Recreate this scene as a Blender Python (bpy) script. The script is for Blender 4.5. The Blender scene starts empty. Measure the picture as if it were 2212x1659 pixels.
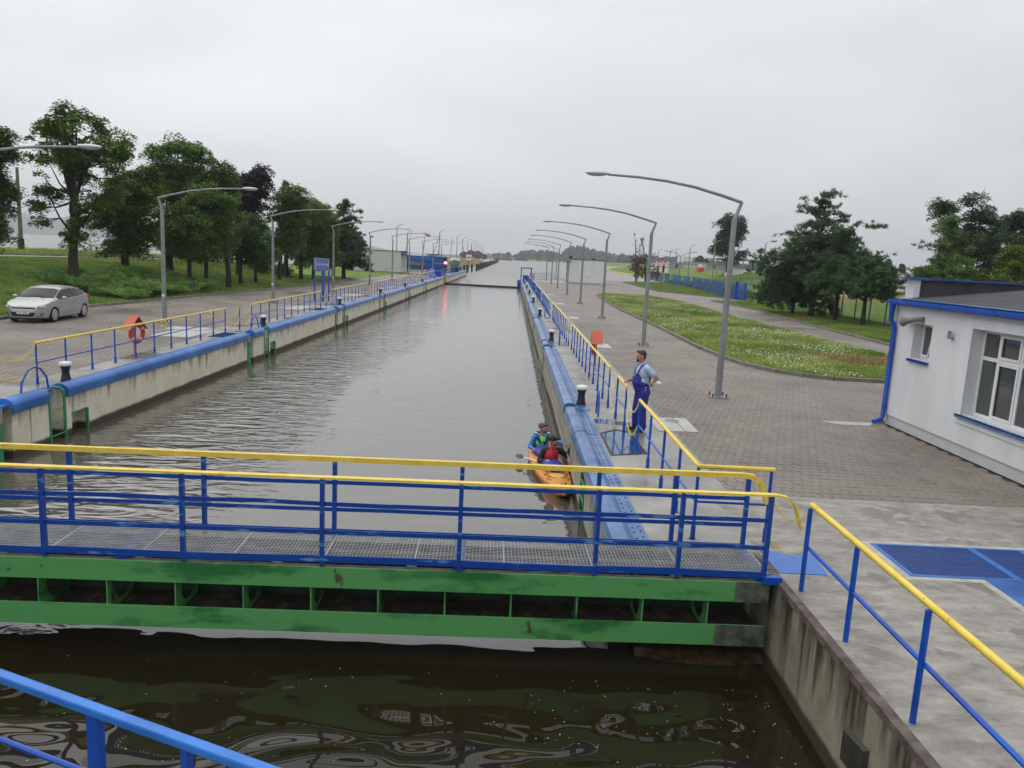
import bpy, math, random
import numpy as np
from mathutils import Vector, Matrix, noise as mnoise
random.seed(7); RNG = np.random.default_rng(7)
S = bpy.context.scene
COL = S.collection
rad = math.radians
# ------------------------------------------------------------------ camera
FPX, W2, H2 = 3050 / 4096 * 2212, 1106.0, 829.5
CAMZ = 3.65
def _basis(pitch=9.45, roll=2.85, yaw=0.43):
    p, r, y = map(rad, (pitch, roll, yaw))
    fw = np.array([math.sin(y) * math.cos(p), math.cos(y) * math.cos(p), -math.sin(p)])
    rt = np.array([math.cos(y), -math.sin(y), 0.0]); up = np.cross(rt, fw)
    return rt * math.cos(r) + up * math.sin(r), -rt * math.sin(r) + up * math.cos(r), fw
RT, UP, FW = _basis()
cd = bpy.data.cameras.new('camera'); cam = bpy.data.objects.new('camera', cd); COL.objects.link(cam)
cd.sensor_width = 36; cd.lens = 3050 / 4096 * 36; cd.clip_start = 0.05; cd.clip_end = 30000
m = Matrix.Identity(4)
for i in range(3):
    m[i][0], m[i][1], m[i][2] = RT[i], UP[i], -FW[i]
m[2][3] = CAMZ
cam.matrix_world = m
S.camera = cam
def _ray(px, py): return FW * FPX + RT * (px - W2) - UP * (py - H2)
def on(px, py, z=0.0):      # surveyed point on a horizontal plane
    d = _ray(px, py); t = (z - CAMZ) / d[2]; return (d[0] * t, d[1] * t, z)
def at(px, py, Y):          # surveyed point at a given distance along the lock
    d = _ray(px, py); t = Y / d[1]; return (d[0] * t, Y, CAMZ + d[2] * t)
# ------------------------------------------------------------------ world
SKY = 1.0
SUN_EL, SUN_AZ = rad(55), rad(-60)
w = bpy.data.worlds.new('World'); S.world = w; w.use_nodes = True
nt = w.node_tree; N = nt.nodes; L = nt.links
for n in list(N): N.remove(n)
def nd(tree, typ, **kw):
    n = tree.nodes.new(typ)
    for k, v in kw.items():
        if k.startswith('i_'): n.inputs[int(k[2:]) if k[2:].isdigit() else k[2:]].default_value = v
        else: setattr(n, k, v)
    return n
def math_(tree, op, a, b=None, clamp=False):
    n = tree.nodes.new('ShaderNodeMath'); n.operation = op; n.use_clamp = clamp
    for i, v in enumerate((a, b)):
        if v is None: continue
        if hasattr(v, 'links') or hasattr(v, 'is_linked'): tree.links.new(v, n.inputs[i])
        else: n.inputs[i].default_value = v
    return n.outputs[0]
sky = nd(nt, 'ShaderNodeTexSky', sky_type='NISHITA', sun_disc=False, sun_elevation=SUN_EL, sun_rotation=SUN_AZ)
bg1 = nd(nt, 'ShaderNodeBackground'); bg1.inputs[1].default_value = 0.06
L.new(sky.outputs[0], bg1.inputs[0])
tc = nd(nt, 'ShaderNodeTexCoord'); sep = nd(nt, 'ShaderNodeSeparateXYZ'); L.new(tc.outputs['Generated'], sep.inputs[0])
zz = math_(nt, 'MAXIMUM', sep.outputs[2], 0.0)
lum = math_(nt, 'ADD', math_(nt, 'MULTIPLY', zz, .72), 0.76)
side = math_(nt, 'ADD', math_(nt, 'MULTIPLY', sep.outputs[0], -0.17), 1.0)      # brighter to the left (west)
mp = nd(nt, 'ShaderNodeMapping'); mp.inputs['Scale'].default_value = (1, 1, 3.2); L.new(tc.outputs['Generated'], mp.inputs[0])
cn = nd(nt, 'ShaderNodeTexNoise'); cn.inputs['Scale'].default_value = 1.9; cn.inputs['Detail'].default_value = 5; cn.inputs['Distortion'].default_value = .4; cn.inputs['Roughness'].default_value = .5
L.new(mp.outputs[0], cn.inputs[0])
cl = math_(nt, 'ADD', math_(nt, 'MULTIPLY', cn.outputs[0], 0.52), 0.74)
tot = math_(nt, 'MULTIPLY', math_(nt, 'MULTIPLY', lum, side), cl)
bg2 = nd(nt, 'ShaderNodeBackground'); bg2.inputs[0].default_value = (0.955, 0.975, 1.0, 1); L.new(math_(nt, 'MULTIPLY', tot, SKY), bg2.inputs[1])
mixw = nd(nt, 'ShaderNodeMixShader'); mixw.inputs[0].default_value = 0.94
L.new(bg1.outputs[0], mixw.inputs[1]); L.new(bg2.outputs[0], mixw.inputs[2])
ow = nd(nt, 'ShaderNodeOutputWorld'); L.new(mixw.outputs[0], ow.inputs[0])
sl = bpy.data.lights.new('sun', 'SUN'); sl.energy = 0.6; sl.angle = rad(60); sl.color = (1, .97, .93)
so = bpy.data.objects.new('sun', sl); COL.objects.link(so)
sd = Vector((math.sin(SUN_AZ) * math.cos(SUN_EL), math.cos(SUN_AZ) * math.cos(SUN_EL), math.sin(SUN_EL)))
so.rotation_euler = sd.to_track_quat('Z', 'Y').to_euler()
S.view_settings.view_transform = 'Standard'; S.view_settings.look = 'None'; S.view_settings.exposure = 0.0; S.view_settings.gamma = 1.0
S.view_settings.use_curve_mapping = False
S.render.film_transparent = False
S.cycles.max_bounces = 6; S.cycles.diffuse_bounces = 3; S.cycles.glossy_bounces = 3; S.cycles.transparent_max_bounces = 12
S.cycles.volume_bounces = 0; S.cycles.caustics_reflective = False; S.cycles.caustics_refractive = False
S.cycles.sample_clamp_indirect = 6.0
# ------------------------------------------------------------------ materials
def lin(c): return tuple(((v / 255) / 12.92 if v / 255 <= .04045 else ((v / 255 + .055) / 1.055) ** 2.4) for v in c)
MATS = {}
def M(name, col, var=.12, scale=3.0, rough=.6, metal=0.0, bump=0.0, bscale=30.0, spec=.5, stretch=(1, 1, 1), col2=None, th=(.35, .65), wet=None, rv=0.0, trans=0.0, detail=5.0, rust=None):
    if name in MATS: return MATS[name]
    mt = bpy.data.materials.new(name); mt.use_nodes = True; t = mt.node_tree; n = t.nodes; b = n['Principled BSDF']
    geo = nd(t, 'ShaderNodeNewGeometry'); mpn = nd(t, 'ShaderNodeMapping'); mpn.inputs['Scale'].default_value = stretch
    t.links.new(geo.outputs['Position'], mpn.inputs[0])
    no = nd(t, 'ShaderNodeTexNoise'); no.inputs['Scale'].default_value = scale; no.inputs['Detail'].default_value = detail; no.inputs['Roughness'].default_value = .6 if detail < 8 else .72
    t.links.new(mpn.outputs[0], no.inputs[0])
    ra = nd(t, 'ShaderNodeValToRGB'); ra.color_ramp.elements[0].position = th[0]; ra.color_ramp.elements[1].position = th[1]
    c1 = [v * (1 - var) for v in col]; c2 = [min(1, v * (1 + var)) for v in col] if col2 is None else list(col2)
    ra.color_ramp.elements[0].color = (*c1, 1); ra.color_ramp.elements[1].color = (*c2, 1)
    t.links.new(no.outputs[0], ra.inputs[0])
    outc = ra.outputs[0]
    if rust:      # (noise scale, threshold, colour, z squash): chips and rust spots
        rm = nd(t, 'ShaderNodeMapping'); rm.inputs['Scale'].default_value = (1, 1, rust[3]); t.links.new(geo.outputs['Position'], rm.inputs[0])
        rn = nd(t, 'ShaderNodeTexNoise'); rn.inputs['Scale'].default_value = rust[0]; rn.inputs['Detail'].default_value = 6; rn.inputs['Roughness'].default_value = .65; t.links.new(rm.outputs[0], rn.inputs[0])
        rr = nd(t, 'ShaderNodeMapRange'); rr.inputs[1].default_value = rust[1]; rr.inputs[2].default_value = rust[1] + .05; t.links.new(rn.outputs[0], rr.inputs[0])
        rx = nd(t, 'ShaderNodeMixRGB'); rx.inputs[2].default_value = (*rust[2], 1); t.links.new(rr.outputs[0], rx.inputs[0]); t.links.new(outc, rx.inputs[1]); outc = rx.outputs[0]
    if rv:
        hs = nd(t, 'ShaderNodeHueSaturation'); t.links.new(outc, hs.inputs['Color'])
        v = math_(t, 'ADD', math_(t, 'MULTIPLY', geo.outputs['Random Per Island'], 2 * rv), 1 - rv); t.links.new(v, hs.inputs['Value'])
        outc = hs.outputs[0]
    t.links.new(outc, b.inputs['Base Color'])
    b.inputs['Roughness'].default_value = rough; b.inputs['Metallic'].default_value = metal; b.inputs['Specular IOR Level'].default_value = spec
    if wet:   # (noise scale, lo, hi, wet roughness)
        wn = nd(t, 'ShaderNodeTexNoise'); wn.inputs['Scale'].default_value = wet[0]; wn.inputs['Detail'].default_value = 6
        t.links.new(geo.outputs['Position'], wn.inputs[0])
        mr = nd(t, 'ShaderNodeMapRange'); mr.inputs[1].default_value = wet[1]; mr.inputs[2].default_value = wet[2]; mr.inputs[3].default_value = rough; mr.inputs[4].default_value = wet[3]
        t.links.new(wn.outputs[0], mr.inputs[0]); t.links.new(mr.outputs[0], b.inputs['Roughness'])
        mr2 = nd(t, 'ShaderNodeMapRange'); mr2.inputs[1].default_value = wet[1]; mr2.inputs[2].default_value = wet[2]; mr2.inputs[3].default_value = 1.0; mr2.inputs[4].default_value = .62
        t.links.new(wn.outputs[0], mr2.inputs[0])
        mx = nd(t, 'ShaderNodeVectorMath', operation='SCALE'); t.links.new(outc, mx.inputs[0]); t.links.new(mr2.outputs[0], mx.inputs['Scale'])
        t.links.new(mx.outputs[0], b.inputs['Base Color'])
    if bump:
        bn = nd(t, 'ShaderNodeTexNoise'); bn.inputs['Scale'].default_value = bscale; bn.inputs['Detail'].default_value = 4
        t.links.new(mpn.outputs[0], bn.inputs[0])
        bu = nd(t, 'ShaderNodeBump'); bu.inputs['Strength'].default_value = bump; bu.inputs['Distance'].default_value = .02
        t.links.new(bn.outputs[0], bu.inputs['Height']); t.links.new(bu.outputs[0], b.inputs['Normal'])
    if trans:
        tr = nd(t, 'ShaderNodeBsdfTranslucent'); t.links.new(outc, tr.inputs[0])
        ms = nd(t, 'ShaderNodeMixShader'); ms.inputs[0].default_value = trans
        t.links.new(b.outputs[0], ms.inputs[1]); t.links.new(tr.outputs[0], ms.inputs[2]); t.links.new(ms.outputs[0], n['Material Output'].inputs[0])
    MATS[name] = mt
    return mt
BLUE = M('blue_paint', (.002, .070, .43), .25, 2.5, .32, rust=(14, .66, (.05, .03, .025), 1), bump=.12, bscale=60)
BLUEW = M('worn_blue_paint', (.002, .070, .42), .25, 7, .36, col2=(.10, .26, .52), th=(.58, .66), rust=(11, .66, (.05, .035, .03), 1), stretch=(.35, 1, 2), bump=.2, bscale=50)
BLUEL = M('pale_sheen_blue_paint', (.022, .105, .34), .25, 1.6, .26, col2=(.11, .22, .43), th=(.35, .7), bump=.15, bscale=40)  # paler blue: sky sheen on the right coping is put into the colour
BLUEC = M('coping_blue_paint', (.006, .115, .46), .25, .9, .3, col2=(.030, .20, .58), th=(.35, .7), rust=(7, .67, (.03, .035, .06), 1), bump=.15, bscale=30)
BLUEN = M('blue_mesh_paint', (.006, .06, .30), .2, 2, .5)
YELLOW = M('yellow_paint', (.80, .56, .055), .08, 6, .4, rust=(13, .65, (.22, .13, .05), 1), bump=.1, bscale=60, col2=(.84, .64, .11))
YELLOWL = M('faded_yellow_paint', (.76, .66, .22), .08, 6, .4)
GREEN = M('green_gate_paint', (.030, .21, .055), .3, 1.0, .42, stretch=(.8, 1, 2.2), col2=(.095, .32, .10), th=(.40, .5), rust=(3.5, .635, (.06, .055, .03), .5), bump=.08, bscale=20, detail=7)
GREENB = M('bright_green_paint', (.03, .26, .12), .25, 3, .45)
SHADEGREEN = M('shaded_green_paint', (.006, .025, .011), .4, 2, .6, col2=(.016, .055, .026))  # gate interior green, darkened so the colour holds the shade inside
SILT = M('wet_silt', (.014, .009, .006), .4, 6, .5, col2=(.09, .055, .03), th=(.5, .75), bump=.6, bscale=20)
GALV = M('galvanised_steel', (.25, .265, .27), .18, 5, .5, metal=.45, stretch=(1, 1, .4))
GALVL = M('grating_steel', (.40, .41, .41), .15, 6, .5, metal=.2)
LAMPG = M('lamp_grey_plastic', (.55, .57, .58), .05, 5, .35)
DARK = M('dark_metal', (.015, .015, .017), .3, 6, .45)
BLACKP = M('black_paint', (.012, .012, .014), .3, 8, .4)
WHITEP = M('white_paint', (.74, .74, .72), .06, 8, .5)
CONC = M('quay_concrete', (.27, .255, .23), .22, 1.1, .75, col2=(.40, .385, .35), th=(.3, .7), bump=.3, bscale=25, wet=(.35, .42, .62, .10))
CONCD = M('apron_concrete', (.20, .182, .158), .2, 3.6, .6, stretch=(.7, 1.25, 1), col2=(.385, .36, .32), th=(.33, .67), rust=(1.1, .56, (.19, .172, .15), 1), bump=.35, bscale=22, wet=(.5, .5, .75, .30), detail=9)
SLAB = M('pale_slab', (.42, .41, .38), .12, 4, .7, bump=.2, bscale=30)
KERB = M('kerb_concrete', (.17, .16, .14), .25, 2.5, .75, bump=.3, bscale=30)
PAVER = M('paver_concrete', (.185, .155, .130), .16, .35, .6, col2=(.255, .215, .18), th=(.3, .7), bump=.35, bscale=60, rv=.13, wet=(.22, .46, .7, .34))
PAVFAR = M('far_paving', (.185, .156, .132), .14, .5, .62, col2=(.24, .203, .172), bump=.5, bscale=9, wet=(.22, .46, .7, .34))
JOINT = M('joint_sand', (.045, .038, .030), .3, 8, .9)
GRASS = M('grass_ground', (.075, .15, .025), .3, .45, .9, col2=(.20, .28, .055), th=(.3, .7), bump=.8, bscale=4, spec=.1, detail=10)
GRASSY = M('dry_grass_ground', (.10, .10, .030), .3, .3, .9, col2=(.15, .14, .05), bump=.8, bscale=3, spec=.1)
BLADE = M('grass_blades', (.13, .24, .045), .3, .4, .8, col2=(.31, .38, .10), th=(.3, .7), rv=.25, spec=.15, trans=.3)
BLADEL = M('long_grass_blades', (.17, .30, .05), .3, .25, .8, col2=(.42, .46, .14), th=(.35, .65), rv=.25, spec=.15, trans=.3)
DAISY = M('white_petals', (.75, .76, .70), .05, 5, .7)
BARK = M('bark', (.030, .024, .019), .35, 5, .9, bump=.8, bscale=12, stretch=(1, 1, .25))
BARKR = M('pine_bark', (.12, .055, .035), .35, 5, .9, bump=.8, bscale=12, stretch=(1, 1, .25))
LEAF = M('maple_leaves', (.05, .115, .018), .2, .8, .45, col2=(.16, .27, .04), th=(.3, .7), rv=.35, trans=.35, spec=.35)
LEAFL = M('light_leaves', (.045, .115, .030), .2, .8, .5, col2=(.10, .20, .05), rv=.3, trans=.35, spec=.3)
LEAFO = M('olive_leaves', (.06, .11, .012), .2, .8, .5, col2=(.15, .22, .022), rv=.3, trans=.35, spec=.3)
LEAFP = M('purple_leaves', (.012, .008, .010), .2, .8, .5, col2=(.028, .020, .018), rv=.3, trans=.25, spec=.3)
LEAFW = M('grey_green_leaves', (.055, .11, .055), .2, .8, .55, col2=(.11, .18, .09), rv=.3, trans=.3, spec=.3)
LEAFF = M('far_leaves', (.03, .055, .028), .2, .02, .7, col2=(.05, .085, .038), rv=.3, trans=.2, spec=.1)
NEED = M('pine_needles', (.030, .070, .024), .2, .8, .55, col2=(.075, .145, .045), rv=.35, trans=.2, spec=.3)
NEEDR = M('dying_needles', (.13, .06, .045), .2, .8, .7, col2=(.20, .10, .07), rv=.3, trans=.2)
JUN = M('juniper_needles', (.12, .22, .055), .2, .9, .6, col2=(.27, .42, .12), rv=.35, trans=.3, spec=.2)
RENDER = M('white_render', (.63, .64, .655), .03, 1.1, .85, col2=(.70, .71, .725), th=(.35, .65), stretch=(1, 1.2, .35), detail=7, bump=.35, bscale=90)
RENDERG = M('plinth_render', (.50, .50, .50), .06, 2, .85, bump=.3, bscale=60)
ROOFF = M('roofing_felt', (.035, .034, .042), .2, 1.5, .8, col2=(.055, .053, .06), bump=.4, bscale=60)
PVC = M('window_frame_pvc', (.72, .73, .74), .03, 4, .35)
RUST = M('rusty_steel', (.085, .055, .045), .3, 5, .8, col2=(.16, .125, .11), bump=.5, bscale=30)
ORANGE = M('orange_board', (.50, .10, .05), .08, 4, .45)
BUOY = M('lifebuoy_red', (.55, .035, .02), .12, 5, .4)
KAY = M('kayak_orange', (.72, .27, .035), .08, 4, .35, col2=(.80, .36, .07))
SILVER = M('silver_car_paint', (.42, .42, .405), .03, 3, .33, metal=.6)
RUBBER = M('tyre_rubber', (.012, .012, .012), .2, 8, .8)
CHROME = M('hubcap_silver', (.50, .50, .50), .1, 8, .3, metal=.6)
NAVY = M('navy_cloth', (.018, .02, .22), .2, 14, .75, bump=.3, bscale=18)
SHIRT = M('pale_blue_cloth', (.40, .50, .66), .06, 8, .85, bump=.25, bscale=16)
SKIN = M('skin', (.46, .20, .14), .1, 9, .5)
HAIRB = M('brown_hair', (.045, .02, .014), .3, 60, .6, bump=.4, bscale=120)
HAIRG = M('grey_hair', (.13, .11, .10), .3, 60, .6)
LEATH = M('black_leather', (.014, .013, .012), .3, 10, .4)
LBLUE = M('light_blue_cloth', (.01, .19, .50), .15, 12, .5, bump=.3, bscale=18)
LGREEN = M('lime_cloth', (.15, .55, .10), .1, 12, .6)
VRED = M('red_cloth', (.50, .012, .03), .15, 12, .6, bump=.2, bscale=20)
BLKC = M('black_cloth', (.012, .012, .014), .3, 12, .7)
CAPG = M('grey_cloth', (.09, .08, .07), .2, 14, .8)
VNAVY = M('dark_blue_cloth', (.02, .02, .12), .2, 12, .7)
DECKC = M('royal_blue_deck', (.02, .03, .32), .15, 12, .5)
PINK = M('gate_interior', (.01, .02, .012), .2, 5, .6)
OCHRE = M('straw_ground', (.20, .165, .055), .25, .15, .9, col2=(.30, .25, .09), bump=.6, bscale=2, spec=.1)
HULLW = M('white_hull', (.72, .73, .74), .04, 2, .4)
HULLT = M('grey_teal_hull', (.18, .26, .27), .12, 1.5, .5)
REDP = M('red_paint', (.50, .03, .03), .1, 4, .5)
GREYM = M('grey_sheet_metal', (.28, .30, .32), .06, .8, .6)
TIMB = M('wet_timber', (.022, .018, .018), .4, 3, .7, bump=.5, bscale=10)
HILLM = M('hill_woods', (.05, .075, .05), .2, .01, .95)
PLANK = M('grey_planks', (.20, .19, .175), .2, 1, .8)
MOUND = M('dark_gravel', (.04, .04, .045), .3, 2, .9)
def glass(name, col, rough=.04, a=0.0):
    mt = bpy.data.materials.new(name); mt.use_nodes = True; b = mt.node_tree.nodes['Principled BSDF']
    b.inputs['Base Color'].default_value = (*col, 1); b.inputs['Roughness'].default_value = rough; b.inputs['IOR'].default_value = 1.6
    if a: b.inputs['Alpha'].default_value = a
    return mt
GLASS = glass('window_glass', (.055, .06, .056)); GLASS.node_tree.nodes['Principled BSDF'].inputs['IOR'].default_value = 1.9; CGLASS = glass('car_glass', (.006, .008, .01)); CGLASS.node_tree.nodes['Principled BSDF'].inputs['IOR'].default_value = 1.3
LENS = glass('lamp_lens', (.42, .44, .44), .15)
def netting(name, col, a):
    mt = bpy.data.materials.new(name); mt.use_nodes = True; b = mt.node_tree.nodes['Principled BSDF']
    b.inputs['Base Color'].default_value = (*col, 1); b.inputs['Roughness'].default_value = .8
    geo = nd(mt.node_tree, 'ShaderNodeNewGeometry'); no = nd(mt.node_tree, 'ShaderNodeTexNoise'); no.inputs['Scale'].default_value = .7
    mt.node_tree.links.new(geo.outputs['Position'], no.inputs[0])
    mr = nd(mt.node_tree, 'ShaderNodeMapRange'); mr.inputs[1].default_value = .35; mr.inputs[2].default_value = .65; mr.inputs[3].default_value = a * .7; mr.inputs[4].default_value = min(1, a * 1.3)
    mt.node_tree.links.new(no.outputs[0], mr.inputs[0]); mt.node_tree.links.new(mr.outputs[0], b.inputs['Alpha'])
    return mt
NETG = netting('green_wire_mesh', (.03, .12, .09), .30); NETB = netting('blue_screen_mesh', (.008, .075, .27), .80)
def emis(name, col, s):
    mt = bpy.data.materials.new(name); mt.use_nodes = True; b = mt.node_tree.nodes['Principled BSDF']
    b.inputs['Base Color'].default_value = (*col, 1); b.inputs['Emission Color'].default_value = (*col, 1); b.inputs['Emission Strength'].default_value = s
    return mt
REDL = emis('red_signal', (1, .05, .07), 35)

def wall_mat(name, base, hi, zlo, ztop, drip=.5, dirt=(.05, .045, .03), algae=.5, fine=2.2, t0=1.3, t1=1.75):
    mt = bpy.data.materials.new(name); mt.use_nodes = True; t = mt.node_tree; b = t.nodes['Principled BSDF']; lk = t.links.new
    geo = nd(t, 'ShaderNodeNewGeometry'); sp = nd(t, 'ShaderNodeSeparateXYZ'); lk(geo.outputs['Position'], sp.inputs[0])
    m1 = nd(t, 'ShaderNodeMapping'); m1.inputs['Scale'].default_value = (fine, fine, .22); lk(geo.outputs['Position'], m1.inputs[0])
    n1 = nd(t, 'ShaderNodeTexNoise'); n1.inputs['Scale'].default_value = 1.6; n1.inputs['Detail'].default_value = 8; n1.inputs['Roughness'].default_value = .65; lk(m1.outputs[0], n1.inputs[0])
    n2 = nd(t, 'ShaderNodeTexNoise'); n2.inputs['Scale'].default_value = 1.3; n2.inputs['Detail'].default_value = 9; n2.inputs['Roughness'].default_value = .7; lk(geo.outputs['Position'], n2.inputs[0])
    r0 = nd(t, 'ShaderNodeValToRGB'); r0.color_ramp.elements[0].position = .3; r0.color_ramp.elements[1].position = .7
    r0.color_ramp.elements[0].color = (*base, 1); r0.color_ramp.elements[1].color = (*hi, 1); lk(n2.outputs[0], r0.inputs[0])
    # run-off stains hanging from the top edge
    mr = nd(t, 'ShaderNodeMapRange'); mr.inputs[1].default_value = zlo; mr.inputs[2].default_value = ztop; mr.inputs[3].default_value = 0; mr.inputs[4].default_value = 1; lk(sp.outputs[2], mr.inputs[0])
    s = math_(t, 'ADD', math_(t, 'MULTIPLY', mr.outputs[0], drip), math_(t, 'MULTIPLY', n1.outputs[0], 1.5))
    s = math_(t, 'ADD', s, math_(t, 'MULTIPLY', n2.outputs[0], .6))
    mk = nd(t, 'ShaderNodeMapRange'); mk.inputs[1].default_value = t0; mk.inputs[2].default_value = t1; lk(s, mk.inputs[0])
    mx = nd(t, 'ShaderNodeMixRGB'); lk(math_(t, 'MULTIPLY', mk.outputs[0], algae), mx.inputs[0]); lk(r0.outputs[0], mx.inputs[1]); mx.inputs[2].default_value = (*dirt, 1)
    # slime band at the waterline
    wl = math_(t, 'ADD', sp.outputs[2], math_(t, 'MULTIPLY', n2.outputs[0], .10))
    mw = nd(t, 'ShaderNodeMapRange'); mw.inputs[1].default_value = WL + .27; mw.inputs[2].default_value = WL + .20; lk(wl, mw.inputs[0])
    mx2 = nd(t, 'ShaderNodeMixRGB'); lk(mw.outputs[0], mx2.inputs[0]); lk(mx.outputs[0], mx2.inputs[1]); mx2.inputs[2].default_value = (.055, .036, .022, 1)
    lk(mx2.outputs[0], b.inputs['Base Color']); b.inputs['Roughness'].default_value = .7
    bu = nd(t, 'ShaderNodeBump'); bu.inputs['Strength'].default_value = .4; bu.inputs['Distance'].default_value = .02; lk(n2.outputs[0], bu.inputs['Height']); lk(bu.outputs[0], b.inputs['Normal'])
    return mt
WL = -1.15
WALLL = wall_mat('lock_wall_concrete', (.60, .55, .43), (.80, .75, .62), WL, 0.0, .75, (.085, .078, .055), .85, 1.8, 1.52, 1.86)
WALLN = wall_mat('mossy_wall_concrete', (.13, .115, .075), (.38, .34, .26), WL, .4, .55, (.028, .026, .010), .97, 2.4, 1.22, 1.50)
WALLR = wall_mat('streaked_wall_concrete', (.28, .265, .21), (.46, .44, .37), WL, 0.1, .45, (.06, .065, .035), .85, 3.0, 1.22, 1.55)

def water_mat():
    mt = bpy.data.materials.new('lock_water'); mt.use_nodes = True; t = mt.node_tree; b = t.nodes['Principled BSDF']; lk = t.links.new
    b.inputs['Roughness'].default_value = .012; b.inputs['IOR'].default_value = 2.1
    geo = nd(t, 'ShaderNodeNewGeometry'); sp = nd(t, 'ShaderNodeSeparateXYZ'); lk(geo.outputs['Position'], sp.inputs[0])
    def ns(scale, st, det=2.0, dist=0.0):
        mpn = nd(t, 'ShaderNodeMapping'); mpn.inputs['Scale'].default_value = st; lk(geo.outputs['Position'], mpn.inputs[0])
        no = nd(t, 'ShaderNodeTexNoise'); no.inputs['Scale'].default_value = scale; no.inputs['Detail'].default_value = det; no.inputs['Distortion'].default_value = dist
        lk(mpn.outputs[0], no.inputs[0]); return no.outputs[0]
    # calm pool below the gate: slow smooth swell; breeze ripples in the chamber, strongest along the left wall
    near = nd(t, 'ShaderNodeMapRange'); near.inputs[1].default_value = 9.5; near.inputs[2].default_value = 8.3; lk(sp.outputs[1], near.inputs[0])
    silt_sheen = nd(t, 'ShaderNodeMixRGB'); silt_sheen.inputs[1].default_value = (.085, .076, .060, 1); silt_sheen.inputs[2].default_value = (.017, .0135, .006, 1); lk(near.outputs[0], silt_sheen.inputs[0]); lk(silt_sheen.outputs[0], b.inputs['Base Color'])  # muddy chamber tone, also raised to stand in for weak sky reflection
    left = nd(t, 'ShaderNodeMapRange'); left.inputs[1].default_value = -4.0; left.inputs[2].default_value = -6.6
    xs = math_(t, 'ADD', sp.outputs[0], math_(t, 'MULTIPLY', ns(.35, (1, .35, 1)), 4.0)); lk(math_(t, 'SUBTRACT', xs, 1.4), left.inputs[0])
    cut = nd(t, 'ShaderNodeMapRange'); cut.inputs[1].default_value = -9.6; cut.inputs[2].default_value = -7.6; cut.inputs[3].default_value = .10; lk(sp.outputs[0], cut.inputs[0])
    far = nd(t, 'ShaderNodeMapRange'); far.inputs[1].default_value = 55; far.inputs[2].default_value = 26; far.inputs[3].default_value = .15; lk(sp.outputs[1], far.inputs[0])
    chop = math_(t, 'ADD', math_(t, 'MULTIPLY', math_(t, 'MULTIPLY', math_(t, 'MULTIPLY', left.outputs[0], cut.outputs[0]), far.outputs[0]), 1.0), .03)
    h1 = math_(t, 'MULTIPLY', math_(t, 'MULTIPLY', ns(1.25, (.8, 2.2, 1), 2.0, .8), .19), chop)
    h2 = math_(t, 'MULTIPLY', ns(.7, (1, 2.0, 1), 1.0), .014)
    ch = math_(t, 'ADD', h1, h2)
    sw = math_(t, 'ADD', math_(t, 'MULTIPLY', ns(.8, (.75, 1.2, 1), 1.0, .6), .125), math_(t, 'MULTIPLY', ns(2.6, (1, 1, 1), 0.0, 0), .004))
    mixh = nd(t, 'ShaderNodeMix'); lk(near.outputs[0], mixh.inputs[0]); lk(ch, mixh.inputs[2]); lk(sw, mixh.inputs[3])
    bu = nd(t, 'ShaderNodeBump'); bu.inputs['Strength'].default_value = 1.0; bu.inputs['Distance'].default_value = 1.0; lk(mixh.outputs[0], bu.inputs['Height'])
    lk(bu.outputs[0], b.inputs['Normal'])
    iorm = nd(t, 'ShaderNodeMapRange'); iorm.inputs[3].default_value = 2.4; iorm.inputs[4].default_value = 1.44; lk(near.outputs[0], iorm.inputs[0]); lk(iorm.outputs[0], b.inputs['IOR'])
    # open water is wind roughened
    ry = nd(t, 'ShaderNodeMapRange'); ry.inputs[1].default_value = 35; ry.inputs[2].default_value = 230; ry.inputs[3].default_value = .012; ry.inputs[4].default_value = .30; lk(sp.outputs[1], ry.inputs[0])
    rx = nd(t, 'ShaderNodeMapRange'); rx.inputs[1].default_value = 14; rx.inputs[2].default_value = 45; rx.inputs[3].default_value = .012; rx.inputs[4].default_value = .34; lk(math_(t, 'ABSOLUTE', sp.outputs[0]), rx.inputs[0])
    lk(math_(t, 'MAXIMUM', ry.outputs[0], rx.outputs[0]), b.inputs['Roughness'])
    return mt
WATER = water_mat()
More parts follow.
